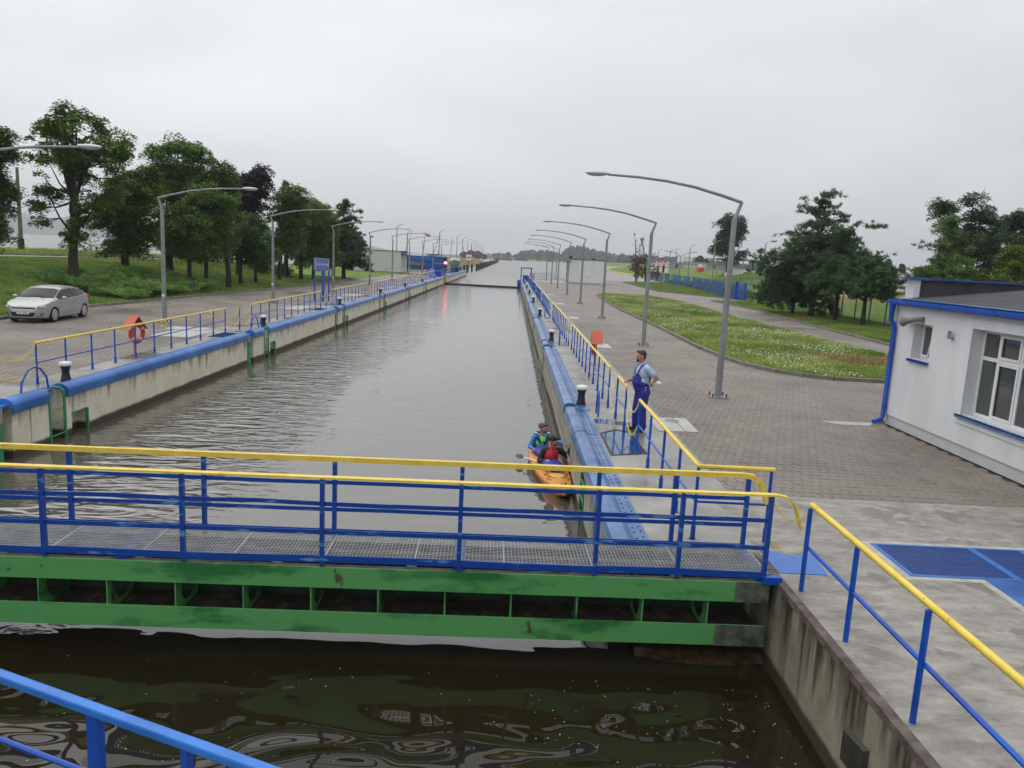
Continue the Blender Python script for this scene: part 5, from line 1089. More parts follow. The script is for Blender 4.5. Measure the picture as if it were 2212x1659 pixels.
tree('ash_tree', 'grey green tree cut by the right picture edge', (2215, 640), [(2205, 500, 36, 48), (2215, 570, 40, 40)], 62, 700, 28, .26, LEAFW, .2, 2.4, (.55, -.1), .4, seed=42)
tree('ash_tree', 'yellow green lower tree at the right picture edge behind the roof', (2200, 640), [(2192, 560, 30, 40), (2165, 600, 30, 20)], 56, 400, 28, .22, LEAFO, .14, 2.0, (.55, -.1), .36, seed=43)
tree('rowan_tree', 'small rowan with reddish tint just above the white building roof', (2130, 640), [(2125, 600, 45, 20)], 50, 300, 28, .2, LEAFO, .1, 1.6, (.55, -.1), .3, seed=44)
tree('poplar_tree', 'upright rounded poplar standing alone on the far bank behind the first lamp pole', (1572, 580), [(1580, 500, 34, 34), (1578, 535, 38, 30), (1585, 480, 24, 20), (1570, 555, 24, 14)], 170, 700, 34, .55, M('poplar_leaves', (.035, .065, .03), .2, .5, .5, col2=(.06, .10, .045), rv=.3, trans=.25), .42, 3.2, (.25, -.15), .8, seed=45, bz=2.9)
pine('larch_tree', 'half dead larch with reddish needles, right one leaning left', 1395, 600, 150, 512, 34, 46, mat=NEEDR, r0=.16, dens=.8, low=.1, tuft=.34, lean=-.16, shape=1.1, bz=0, wisp=.45)
pine('larch_tree', 'half dead bare topped larch with reddish needles, left one', 1374, 600, 152, 502, 27, 47, mat=NEEDR, r0=.13, dens=.7, low=.1, tuft=.3, lean=-.10, shape=1.1, bz=0, wisp=.35)
# low juniper bed
jp = []
jt = thing('juniper_bed', 'feathery bright green spreading junipers on the slope behind the car', 'shrub')
cs = []
for i in range(3400):
    u, v = random.random(), random.random(); x = -21.9 - 8.0 * u * (1 - .45 * v); y = 43.5 + 13.5 * v
    if y < 44.5 + 2.6 * u: continue
    z = gz(x, y) + .30 + .9 * abs(mnoise.noise(Vector((x * .7, y * .7, 1)))) + .4 * mnoise.noise(Vector((x * .25, y * .25, 5)))
    cs.append((x, y, z))
C = np.array(cs); m = 42; P = np.repeat(C, m, 0); ang = RNG.uniform(0, 2 * np.pi, len(cs)); base = np.stack([np.cos(ang), np.sin(ang), np.full(len(cs), .28)], -1); D_ = np.repeat(base, m, 0)
tt = RNG.uniform(0, .75, (len(P), 1)); P = P + D_ * tt + RNG.normal(0, .05, P.shape); dirs = D_ + unit(len(P)) * .55; dirs /= np.linalg.norm(dirs, axis=1, keepdims=True)
sd_ = np.cross(dirs, unit(len(P))); sd_ /= np.linalg.norm(sd_, axis=1, keepdims=True)
o = bpy.data.objects.new('foliage', fast_mesh('foliage', np.stack([P - sd_ * .018, P + sd_ * .018, P + dirs * .2], 1), JUN, 3)); link(o, jt)
# grass blades
def scatter(name, n, poly, mat, h, w_=.012, zf=None, clump=0, kind='stuff', thr=None, bend=.5):
    xs = [p[0] for p in poly]; ys = [p[1] for p in poly]; X = RNG.uniform(min(xs), max(xs), n * 2); Y = RNG.uniform(min(ys), max(ys), n * 2); k = inpoly(X, Y, poly); X, Y = X[k][:n], Y[k][:n]
    if thr is not None:
        nz = np.array([mnoise.noise(Vector((a * thr[0], b_ * thr[0], 2))) for a, b_ in zip(X, Y)]); k = nz > thr[1]; X, Y = X[k], Y[k]
    Z = zf(X, Y) if zf else np.full(len(X), .055)
    P = np.repeat(np.stack([X, Y, Z], -1), 4, 0); P[:, :2] += RNG.normal(0, .05, (len(P), 2)); a = RNG.uniform(0, np.pi * 2, len(P)); sd = np.stack([np.cos(a), np.sin(a), 0 * a], -1) * w_
    up = np.stack([RNG.normal(0, bend, len(P)), RNG.normal(0, bend, len(P)), np.ones(len(P))], -1) * (h * RNG.uniform(.5, 1.3, (len(P), 1)))
    o = bpy.data.objects.new(name, fast_mesh(name, np.stack([P - sd, P + sd, P + up], 1), mat, 3)); return link(o, kind=kind)
near_isl = [(8.65, 26), (17.4, 26), (17.4, 48), (8.7, 48)]
def dist_scatter(name, n, poly, *a, **k): return scatter(name, n, poly, *a, **k)
ISG = [(9.0, 29.2), (9.98, 27.1), (11.2, 26.2), (13.5, 26.08), (16, 26.8), (17.0, 28.5), (17.2, 33), (16.7, 42), (16.5, 58), (16.9, 75), (15.4, 85.7), (10.7, 86), (9.5, 83), (8.95, 70), (8.75, 59), (8.9, 41), (8.95, 31)]
scatter('grass', 52000, ISG, BLADEL, .17, .016)
scatter('tall_grass', 1500, [(13.4, 29.6), (16.9, 29.0), (16.9, 31.6), (13.0, 33)], M('seeding_grass', (.24, .17, .06), .2, .4, .8, col2=(.40, .24, .12), rv=.2), .24, .014)
scatter('grass', 26000, [(20.4, 30), (20.4, 40), (21, 53), (22.3, 67), (22, 82.5), (28.4, 83), (28.4, 30)], BLADE, .13, .018)
scatter('grass', 14000, [(26.4, 91), (20.3, 104), (21, 142), (28, 150), (31, 150), (31, 91)], BLADE, .16, .03)
scatter('grass', 60000, [(-21.7, 30), (-22.1, 40), (-21.5, 50), (-20.5, 61), (-19.3, 77), (-19.2, 92), (-30, 96), (-34, 80), (-38, 66), (-46, 46), (-50, 34), (-40, 26)], BLADE, .13, .020, zf=hgt)
scatter('tall_grass', 16000, [(-41, 66), (-52, 40), (-60, 40), (-58, 118), (-40, 118), (-34, 84), (-37, 74)], BLADEL, .45, .035, zf=hgt)
scatter('weeds', 9000, [(27.6, 92), (32, 92), (40, 150), (33, 165), (31, 150), (29, 122)], LEAFO, .55, .07, zf=hgt, thr=(.2, -.1))
def flowers(name, n, poly, size, mat, thr, z=.17):
    xs = [p[0] for p in poly]; ys = [p[1] for p in poly]; X = RNG.uniform(min(xs), max(xs), n); Y = RNG.uniform(min(ys), max(ys), n); k = inpoly(X, Y, poly); X, Y = X[k], Y[k]
    nz = np.array([mnoise.noise(Vector((a * .33, b_ * .24, 7))) + .4 * mnoise.noise(Vector((a * 1.1, b_ * 1.1, 9))) for a, b_ in zip(X, Y)]); k = nz + RNG.normal(0, .10, len(nz)) > thr; X, Y = X[k], Y[k]
    C = np.stack([X, Y, z + RNG.uniform(-.04, .06, len(X))], -1); o = bpy.data.objects.new(name, fast_mesh(name, leaves(C, size, 1.5, .9), mat)); return link(o, kind='stuff')
flowers('daisies', 30000, ISG, .055, DAISY, .17)
flowers('daisies', 5000, ISG, .05, DAISY, -.6)
flowers('buttercups', 900, [(15.8, 27), (16.7, 27), (16.8, 29), (15.8, 29)], .05, M('yellow_petals', (.7, .55, .03), .05, 5, .7), -.5)
X = RNG.uniform(-21, -12.8, 520); Y = RNG.uniform(30, 95, 520) ; k = X < kl(Y) + 7; C = np.stack([np.where(RNG.random(520) < .75, kl(Y) + RNG.exponential(1.1, 520) + .15, X), Y, np.full(520, .012)], -1)
o = bpy.data.objects.new('fallen_leaves', fast_mesh('fallen_leaves', leaves(C, .13, 2.5), M('dead_leaves', (.035, .022, .012), .4, 3, .8))); link(o, kind='stuff')
# ================================================================== FENCES AND FAR GROUND
def fence(pts, label, step, h, net, pole=BLUE, r=.035, cat='fence', zf=None):
    t = thing('mesh_fence', label, cat); P = resample(pts, step); pmh = MB().box(-r, r, -r, r, -.3, h).mesh('post', pole)
    zs = [gz(p.x, p.y) if zf is None else zf for p in P]
    for p, z in zip(P, zs): o = bpy.data.objects.new('post', pmh); COL.objects.link(o); o.parent = t; o.location = (p.x, p.y, z)
    for i, (a, c) in enumerate(zip(P, P[1:])):
        n_ = net[i % len(net)] if isinstance(net, list) else net
        b = MB(); b.add([(a.x, a.y, zs[i] + .04), (c.x, c.y, zs[i + 1] + .04), (c.x, c.y, zs[i + 1] + h - .05), (a.x, a.y, zs[i] + h - .05)], [(0, 1, 2, 3)]); b.build('mesh_panel', n_, t)
    return t
fence([(31, 172), (29.2, 122), (25.9, 92.3)], 'blue screened fence running from the far harbour to the blue gate', 2.5, 1.9, [NETB, NETB, NETG, NETB, NETB, NETB, NETB, NETG], zf=.06)
fence([(27.2, 88.8), (27.6, 76), (26.6, 62), (26.4, 50), (26.3, 20)], 'green wire fence on blue posts behind the pines', 2.5, 1.9, NETG, zf=.06)
fg = thing('fence_gate', 'blue double leaf fence gate at the bend of the fence', 'gate', (0, 0, 0))
for (x0, y0, x1, y1) in ((25.9, 92.2, 26.5, 90.6), (26.6, 90.4, 27.1, 89.0)):
    MB().beam((x0, y0, 0), (x0, y0, 2.1), .14, .14, (1, 0, 0)).build('gate_post', BLUE, fg); MB().beam((x1, y1, 0), (x1, y1, 2.1), .14, .14, (1, 0, 0)).build('gate_post', BLUE, fg)
    b = MB(); b.beam((x0, y0, 1.85), (x1, y1, 1.85), .05, .06); b.beam((x0, y0, .15), (x1, y1, .15), .05, .06); b.build('leaf_frame', BLUE, fg); b = MB(); b.add([(x0, y0, .15), (x1, y1, .15), (x1, y1, 1.85), (x0, y0, 1.85)], [(0, 1, 2, 3)]); b.build('mesh_panel', NETB, fg)
fence([(42, 150), (52, 132), (66, 118), (90, 100)], 'green fence with blue posts on the far grass bank', 3.2, 1.5, NETG, r=.05)
b = MB(); b.ell((0, 0, 0), (3.0, 2.2, .95), 12, 6); o = b.build('gravel_heap', MOUND, loc=(34, 92, .1), smooth=True); tag(o, 'dark gravel heap beyond the green wire fence', 'heap')
for px, py, z in ((605, 591, .6), (1728, 685, .06)):
    p = on(px, py, z); b = MB(); b.box(-.25, .25, -.16, .16, 0, .22); b.box(-.28, .28, -.19, .19, .2, .26); o = b.build('red_crate', REDP, loc=(p[0], p[1], z)); tag(o, 'small red box on the grass %s' % ('slope far behind the left trees' if px < 1000 else 'under the pines on the right'), 'box')
# far lamp masts on the right bank
for k, (px, pyt, Y, kind) in enumerate([(1118, 0, 0, 0)] if False else [(1383, 520, 210, 1), (1462, 535, 260, 1), (1423, 538, 240, 1), (1449, 537, 215, 1), (1492, 528, 185, 1), (1546, 518, 150, 1), (1655, 520, 150, 1), (1295, 555, 200, 0), (1268, 553, 260, 1), (1310, 545, 230, 1)]):
    p = at(px, pyt, Y); z = gz(p[0], Y); t = thing('lamp_mast', 'thin lamp mast on the right bank, %s counted from the larches' % ORD[k], 'lamp mast', (p[0], Y, z), 0, 'lamp masts on the right bank'); hh = p[2] - z
    b = MB(); b.tube([(0, 0, 0), (0, 0, hh - .7)], [.15, .10], 6); b.build('pole', GALV, t); b = MB(); b.tube([(0, 0, hh - .7), (.15, 0, hh - .4), (1.2, 0, hh)], .05, 6); b.build('arm', GALV, t)
p = at(1469, 568, 150); t = thing('double_lamp', 'two armed street lamp on the right bank in front of the low grey building', 'street lamp', (p[0], 150, gz(p[0], 150))); hh = at(1469, 554, 150)[2] - gz(p[0], 150)
MB().tube([(0, 0, 0), (0, 0, hh)], .1, 6).build('pole', GALV, t)
for s in (-1, 1): MB().tube([(0, 0, hh), (s * 1.2, 0, hh + .7), (s * 3.2, 0, hh + 1.0)], .06, 6).build('arm', GALV, t)
# concrete post among the left trees
p = on(47, 551, 1.55); t = thing('utility_pole', 'grey brown concrete utility pole on the embankment at the far left', 'pole', (p[0], p[1], 1.4)); b = MB(); b.tube([(0, 0, 0), (0, 0, 1.7)], .27, 8); b.build('foot', BARK, t); MB().tube([(0, 0, 1.7), (0, 0, 8.2)], [.19, .13], 8).build('pole', M('weathered_pole', (.13, .12, .10), .2, 3, .8), t)
# embankment stairs
st = thing('garden_steps', 'narrow steps with a concrete edge climbing the left grass slope', 'steps'); a, c = Vector(on(28, 570, 1.45)), Vector(on(112, 608, .35))
b = MB(); b.beam(a + Vector((0, .35, .10)), c + Vector((0, .35, .10)), .12, .25); b.build('edge_slab', KERB, st)
for i in range(12):
    q = a.lerp(c, (i + .5) / 12); MB().box(q.x - .3, q.x + .3, q.y - .45, q.y + .25, q.z - .25, q.z + .03).build('step', M('dark_step', (.05, .048, .045), .2, 3, .8), st)
# boulder under the trees
b = MB(); b.ell((0, 0, 0), (.42, .35, .28), 10, 6); o = b.build('boulder', M('pale_boulder', (.30, .26, .22), .15, 4, .9), loc=(*on(416, 611, .4)[:2], .55), smooth=True); tag(o, 'pale boulder at the end of the juniper bed', 'boulder')
# far woods (one mass) and single far trees
def wood(name, items, size, kind='stuff', **k):
    Ps = []
    for px, pyt, wpx, Y in items:
        c = at(px, pyt, Y); s = px_scale(c); gzz = 1.0 + 0 * c[2]; top = c[2]; r = wpx / s; hh = max(3, top - gzz); n = int(160 * max(1, hh / 14))
        d = unit(n); q = RNG.uniform(.3, 1, (n, 1)) ** .5; P = np.array([c[0], Y, gzz + hh * .5]) + d * q * np.array([r, r, hh * .53]); Ps.append(P)
    P = np.concatenate(Ps); return link(bpy.data.objects.new(name, fast_mesh(name, leaves(P, size, .3, .8), LEAFF)), kind=kind, **k)
its = []
def ridge(xs, ys, Y0, step=7):
    for x in np.arange(xs[0], xs[-1], step): its.append((x + random.uniform(-2, 2), float(np.interp(x, xs, ys)) + random.uniform(-1.5, 2.5), step * random.uniform(.8, 1.3), Y0 * random.uniform(.92, 1.1)))
ridge([1118, 1135, 1160, 1190, 1212, 1225, 1240, 1262, 1285, 1310, 1340, 1400], [548, 541, 540, 543, 546, 536, 532, 533, 541, 546, 550, 553], 1380, 5)
ridge([1340, 1400, 1440, 1500, 1560, 1620, 1700, 1800, 1900, 1960], [552, 553, 555, 556, 566, 572, 574, 580, 586, 592], 1100, 8)
ridge([1060, 1080, 1100, 1110], [548, 546, 549, 552], 1500, 5)
wood('far_wood', its, 5.0)
for k, (px, py, w_, Y) in enumerate([(1003, 545, 9, 640), (1018, 541, 9, 650), (1032, 543, 10, 630), (1045, 550, 6, 620), (1098, 545, 5, 1300), (1163, 545, 7, 1250), (1513, 553, 9, 420), (1526, 560, 5, 400), (1475, 560, 7, 500), (1920, 560, 6, 300), (1950, 572, 6, 280)]):
    wood('distant_tree', [(px, py, w_, Y)] * 2, 2.2 if Y < 700 else 4, kind=None, label='hazy far tree %s' % (['left one on the end of the mole', 'tallest on the end of the mole', 'third on the end of the mole', 'low one at the tip of the mole', 'thin one on the far shore left of the wood', 'round dark one before the far wood', 'behind the low grey building', 'small one beside the low grey building', 'above the red and white ships', 'conical one behind the white ship', 'right of the white ship'][k]), cat='tree')
# far things: blocks, barges, ships, canopy
def bx3(name, label, cat, x0, x1, yt, yb, Y, mat, depth=6, parts=(), base=None):
    a, c = at(x0, (yt + yb) / 2, Y), at(x1, (yt + yb) / 2, Y); zt = at((x0 + x1) / 2, yt, Y)[2]; zb = at((x0 + x1) / 2, yb, Y)[2]
    t = thing(name, label, cat, (a[0], Y, zb)); W_ = c[0] - a[0]; H_ = zt - zb
    MB().box(0, W_, 0, depth, -1.5, H_).build('body', mat, t)
    for nme, u0, u1, v0, v1, mt, pr in parts: MB().box(u0 * W_, u1 * W_, -pr, depth + pr if v0 >= 1 else .0, v0 * H_, v1 * H_).build(nme, mt, t)
    return t
WIN = lambda n, v0, v1, m_=GLASS: [('window', (i + .25) / n, (i + .75) / n, v0, v1, m_, .05) for i in range(n)]
bx3('apartment_block', 'hazy pale apartment block on the far shore', 'building', 1048, 1062, 549, 559, 1150, GREYM, 12, [('roof_hut', .3, .6, 1, 1.2, GREYM, 0)] + WIN(4, .3, .6))
bx3('barge', 'dark flat barge moored at the far end of the water', 'barge', 1066, 1108, 558.2, 560.2, 1000, DARK, 8, [('wheelhouse', .12, .22, 1, 2.2, DARK, 0), ('cargo', .45, .6, 1, 1.7, DARK, 0), ('deck_house', .7, .85, 1, 2.0, REDP, 0)])
bx3('barge', 'second dark barge, right of the first on the far water', 'barge', 1112, 1140, 558.8, 560.8, 1000, DARK, 8, [('wheelhouse', .5, .7, 1, 1.9, DARK, 0)])
bx3('office_building', 'low grey flat roofed building with a taller left end on the right bank', 'building', 1476, 1545, 567, 578, 300, RENDERG, 12, [('tower', 0, .28, 1, 1.9, RENDER, .0), ('roof', -.02, 1.02, .98, 1.06, GREYM, .4)] + WIN(9, .4, .68))
bx3('storage_shed', 'grey box shed left of the low grey building', 'shed', 1447, 1476, 567, 579, 285, GREYM, 10, [('roof', -.02, 1.02, 1, 1.05, GREYM, .3), ('door', .4, .6, 0, .7, DARK, .05)])
bx3('storage_shed', 'long grey metal shed behind the poplar', 'shed', 1527, 1566, 571, 580, 230, GREYM, 10, [('roof', -.02, 1.02, 1, 1.05, GREYM, .3), ('door', .3, .45, 0, .8, DARK, .05)])
bx3('tugboat', 'small white and red tugboat ashore between the grey sheds', 'boat', 1510, 1522, 577.5, 580, 220, REDP, 3, [('cabin', .35, .95, 1, 3.6, HULLW, .1)] + [('window', .45, .6, 2.1, 2.9, GLASS, .15), ('window', .7, .85, 2.1, 2.9, GLASS, .15)])
for k, (x0, x1, yt, yb) in enumerate([(1408, 1424, 573, 578), (1422, 1436, 573, 578.5), (1431, 1447, 574, 579.5)]):
    bx3('river_ship', ['left', 'middle', 'right'][k] + ' red and white river ship of the three by the grey shed', 'ship', x0, x1, yt, yb, 255, HULLW, 4, [('deck_house', .15, .7, 1, 1.9, HULLW, .0), ('red_band', .0, 1.0, .35, .62, REDP, .06), ('funnel', .4, .5, 1.9, 2.8, REDP, 0), ('wheelhouse', .55, .75, 1.9, 2.7, HULLW, 0), ('red_hatch', .2, .35, 1.2, 1.6, REDP, .08)])
bx3('motor_boat', 'white flat motor boat on the bank left of the canopy posts', 'boat', 1574, 1606, 584, 588, 170, HULLW, 3, [('cabin', .3, .7, 1, 1.35, HULLW, 0)])
bx3('motor_boat', 'small white boat with a thin mast under the canopy', 'boat', 1610, 1630, 584, 587, 190, HULLW, 3, [('cabin', .35, .75, 1, 1.9, GREYM, 0), ('mast', .5, .53, 1.9, 4, DARK, 0)])
cn_ = thing('canopy', 'long flat grey canopy on thin steel posts behind the poplar', 'canopy', (at(1545, 585, 175)[0], 175, 3.0)); W_ = at(1735, 585, 175)[0] - at(1545, 585, 175)[0]; hc = at(1600, 563, 175)[2] - 3.0
MB().box(0, W_, -1, 8, hc, hc + .35).build('roof', GREYM, cn_)
for i in range(14): MB().box(W_ * i / 13.5 + .1, W_ * i / 13.5 + .28, -.6, -.4, -1, hc).build('post', BLUE if i in (7, 8) else GREYM, cn_)
ws = bx3('passenger_ship', 'big white passenger ship ashore beyond the pines, blue dinghy in front', 'ship', 1893, 1945, 588, 597, 150, HULLW, 6, [('upper_deck', .05, .85, 1.3, 1.8, HULLW, .0), ('deck', -.02, .95, 1, 1.3, HULLW, .1), ('funnel_block', .3, .6, 1.8, 2.7, GREYM, 0), ('hull_bottom', .0, 1.0, -.5, .0, DARK, .05)] + WIN(8, .5, .75))
bx3('dinghy', 'small light blue boat in front of the white passenger ship', 'boat', 1911, 1932, 597, 602, 140, M('pale_blue_hull', (.05, .28, .42), .1, 2, .5), 2.5, [('cover', .1, .9, 1, 1.3, M('pale_blue_hull', (.05, .28, .42)), 0)])
bx3('harbour_office', 'small white building with two windows left of the right roof edge', 'building', 1945, 1975, 592, 606, 105, RENDER, 6, [('roof', -.03, 1.03, 1, 1.08, GREYM, .2), ('window', .3, .42, .25, .6, GLASS, .05), ('window', .5, .62, .25, .6, GLASS, .05)])
# floating boom of yellow floats
flm = MB(); flm.ell((0, 0, 0), (1.1, .5, .35), 8, 5); flm = flm.mesh('float', M('boom_yellow', (.62, .40, .06), .1, 3, .5), True)
FLP = [on(x, y, WL) for x, y in zip(np.linspace(1386, 1300, 24), np.interp(np.linspace(1386, 1300, 24), [1300, 1350, 1386], [583, 592, 599.5]))]
for k, p in enumerate(FLP): o = bpy.data.objects.new('float', flm); link(o, loc=(p[0], p[1], WL + .1), label='yellow boom float on the harbour water, %s from the blue fence' % ORD[k], cat='float', group='yellow boom floats in the harbour')
# ================================================================== PEOPLE
DG = None
def blob(name, shapes, voxel, mat, parent, smooth_it=4):
    """one continuous surface from tapered limbs and ellipsoids (voxel remesh)"""
    b = MB()
    for s in shapes:
        if s[0] == 'c':
            _, a, c, ra, rb = s; a, c = Vector(a), Vector(c); d = (c - a); n = 5; dn = d.normalized()
            pts = [a - dn * ra * .95, a - dn * ra * .6, a, a.lerp(c, .5), c, c + dn * rb * .6, c + dn * rb * .95]; b.tube(pts, [ra * .25, ra * .8, ra, (ra + rb) / 2, rb, rb * .8, rb * .25], 12)
        else:
            _, c, r = s[:3]; R_ = Matrix.Rotation(s[3], 3, 'Y') if len(s) > 3 else None; b.ell(c, r, 16, 10, R_)
    me = bpy.data.meshes.new('tmp'); me.from_pydata(b.v, [], b.f); o = bpy.data.objects.new('tmp', me); COL.objects.link(o)
    md = o.modifiers.new('r', 'REMESH'); md.mode = 'VOXEL'; md.voxel_size = voxel; md.use_smooth_shade = True
    if smooth_it: sm = o.modifiers.new('s', 'SMOOTH'); sm.iterations = smooth_it; sm.factor = .5
    bpy.context.view_layer.update(); m2 = bpy.data.meshes.new_from_object(o.evaluated_get(bpy.context.evaluated_depsgraph_get())); bpy.data.objects.remove(o)
    m2.name = name; m2.materials.clear(); m2.materials.append(mat); m2.polygons.foreach_set('use_smooth', [True] * len(m2.polygons))
    r = bpy.data.objects.new(name, m2); COL.objects.link(r); r.parent = parent; return r
def hand(w, d, palm_n, thumb, L_=.085, curl=.5):
    """palm and five bent fingers; w wrist, d finger direction, palm_n palm normal, thumb side"""
    w, d, n, t = Vector(w), Vector(d).normalized(), Vector(palm_n).normalized(), Vector(thumb).normalized(); out = [('c', w, w + d * L_ * .75, .026, .034), ('c', w + d * .04 + t * .016, w + d * L_ * .8 + t * .022, .018, .017), ('c', w + d * .04 - t * .016, w + d * L_ * .8 - t * .026, .018, .016)]
    for i, (k, ln) in enumerate(((.034, .070), (.011, .078), (-.012, .072), (-.034, .056))):
        a = w + d * L_ * .85 + t * k; b_ = a + (d * math.cos(curl) + n * math.sin(curl)) * ln * .55; c = b_ + (d * math.cos(curl * 2.2) + n * math.sin(curl * 2.2)) * ln * .5
        out += [('c', a, b_, .0095, .009), ('c', b_, c, .009, .0075)]
    a = w + d * .025 + t * .025; b_ = a + (t * .7 + d * .6 + n * .2).normalized() * .045; out += [('c', a, b_, .013, .011), ('c', b_, b_ + (d + n * .5).normalized() * .034, .0105, .009)]
    return out
def head(c, yaw=0, pitch=0):
    """head shapes facing +x turned by yaw, tilted up by pitch"""
    R_ = Matrix.Rotation(yaw, 3, 'Z') @ Matrix.Rotation(-pitch, 3, 'Y'); q = lambda x, y, z: tuple(Vector(c) + R_ @ Vector((x, y, z)))
    s = [('e', q(-.01, 0, .025), (.098, .077, .098)), ('e', q(.02, 0, -.03), (.075, .062, .085)), ('e', q(.062, 0, -.085), (.028, .032, .024)), ('c', q(.088, 0, .01), q(.108, 0, -.026), .011, .016),
         ('c', q(.078, .028, .03), q(.078, -.028, .03), .016, .016), ('c', q(.078, .018, -.058), q(.078, -.018, -.058), .011, .011), ('e', q(-.005, .08, -.012), (.020, .012, .034)), ('e', q(-.005, -.08, -.012), (.020, .012, .034)), ('e', q(.05, .035, -.02), (.03, .02, .025)), ('e', q(.05, -.035, -.02), (.03, .02, .025))]
    return s, q, R_
def eyes(q, parent):
    for sgn in (1, -1): b = MB(); b.ell(q(.083, .030 * sgn, .012), (.009, .010, .0075), 8, 6); b.build('eye', DARK, parent, smooth=True)
# worker in overalls on the right quay
mn = thing('person', 'man in blue bib overalls and pale blue shirt leaning a hand on the yellow rail', 'person', (2.98, 16.42, 0), rad(190))
hs, q, R_ = head((.09, 0, 1.665), rad(-4), rad(-6))
body = hs + [('c', (.015, 0, 1.48), (.06, 0, 1.60), .062, .056), ('e', (.03, 0, 1.30), (.135, .175, .19)), ('e', (.06, 0, 1.10), (.155, .165, .15)), ('e', (0, 0, .95), (.14, .17, .13)), ('c', (-.01, .14, 1.43), (-.01, .19, 1.42), .07, .062), ('c', (-.01, -.14, 1.43), (-.01, -.19, 1.42), .07, .062),
    ('c', (-.01, .20, 1.42), (-.205, .27, 1.235), .055, .045), ('c', (-.205, .27, 1.235), (-.11, .215, 1.10), .043, .031), ('c', (-.01, -.20, 1.42), (.03, -.27, 1.17), .055, .044), ('c', (.03, -.27, 1.17), (.27, -.17, 1.105), .042, .030),
    ('c', (0, .09, .92), (.03, .10, .5), .08, .055), ('c', (.03, .10, .5), (0, .11, .1), .055, .04), ('c', (0, -.09, .92), (.06, -.10, .5), .08, .055), ('c', (.06, -.10, .5), (.05, -.11, .1), .055, .04)]
body += hand((-.11, .215, 1.095), (-.1, -.35, -.25), (-.2, -.4, 0), (0, .2, .6), curl=.45) + hand((.28, -.168, 1.10), (.9, .15, -.12), (0, 0, -1), (.2, .9, 0), curl=.75)
blob('body', body, .0085, SKIN, mn, 3); eyes(q, mn)
blob('shirt', [('e', (.025, 0, 1.31), (.148, .19, .20)), ('e', (.05, 0, 1.12), (.165, .178, .14)), ('c', (0, .12, 1.445), (-.01, .20, 1.42), .075, .072), ('c', (0, -.12, 1.445), (-.01, -.20, 1.42), .075, .072), ('c', (-.01, .20, 1.42), (-.125, .245, 1.31), .072, .070), ('c', (-.01, -.20, 1.42), (.012, -.245, 1.28), .072, .066), ('c', (.01, 0, 1.47), (.025, 0, 1.515), .082, .070)], .012, SHIRT, mn)
ov = [('e', (.03, 0, .98), (.175, .195, .16)), ('e', (.065, 0, 1.06), (.195, .197, .135), rad(-30)), ('e', (-.01, 0, .88), (.165, .19, .14))]
for s, kx, ax in ((1, .03, -.01), (-1, .06, .05)): ov += [('c', (0, .095 * s, .88), (kx, .105 * s, .50), .128, .106), ('c', (kx, .105 * s, .50), (ax, .11 * s, .13), .106, .095), ('e', (ax, .11 * s, .11), (.095, .085, .05)), ('e', (ax + .02, .11 * s, .30), (.10, .088, .05))]
ov += [('e', (.125, 0, 1.16), (.095, .165, .12)), ('e', (.125, 0, 1.24), (.072, .135, .06))]
blob('overalls', ov, .012, NAVY, mn)
for s in (1, -1):
    b = MB(); P_ = [(.195, .085 * s, 1.26), (.16, .10 * s, 1.36), (.10, .105 * s, 1.475), (.0, .10 * s, 1.525), (-.10, .08 * s, 1.46), (-.145, .05 * s, 1.30), (-.15, .03 * s, 1.08)]
    for a_, c_ in zip(P_, P_[1:]): b.beam(a_, c_, .04, .012, (1, 0, .2))
    b.build('strap', NAVY, mn, smooth=True); MB().ell((.20, .085 * s, 1.275), (.008, .016, .016), 8, 6).build('buckle', GALV, mn)
for z in (1.01, .955): MB().ell((.0, .192, z), (.012, .008, .012), 8, 6).build('button', WHITEP, mn)
MB().box(.212, .224, -.07, .07, 1.14, 1.22).build('bib_pocket', NAVY, mn, bevel=.006)
for s, ax in ((1, .02), (-1, .08)): blob('shoe', [('c', (ax - .05, .115 * s, .05), (ax + .15, .125 * s, .04), .048, .04), ('e', (ax - .02, .115 * s, .075), (.07, .05, .045)), ('e', (ax + .05, .12 * s, .02), (.14, .05, .022))], .01, LEATH, mn)
blob('hair', [('e', q(-.028, 0, .052), (.097, .083, .088)), ('e', q(.025, 0, .105), (.075, .062, .028)), ('e', q(-.065, 0, -.01), (.045, .068, .075))], .008, HAIRB, mn, 2)
blob('beard', [('c', q(.085, .018, -.044), q(.085, -.018, -.044), .012, .012), ('e', q(.075, 0, -.095), (.036, .034, .034)), ('c', q(.08, .032, -.055), q(.07, .03, -.09), .012, .014), ('c', q(.08, -.032, -.055), q(.07, -.03, -.09), .012, .014)], .007, HAIRB, mn, 2)
b = MB(); b.beam((-.10, .20, 1.135), (-.33, .17, 1.12), .13, .012, (0, .2, 1)); b.beam((-.10, .20, 1.155), (-.24, .22, 1.165), .10, .008, (0, .2, 1)); tag(b.build('folded_papers', WHITEP, loc=None), 'folded white papers held at the back of the man in overalls', 'papers'); bpy.data.objects['folded_papers'].location = (2.98, 16.42, 0); bpy.data.objects['folded_papers'].rotation_euler = (0, 0, rad(190))
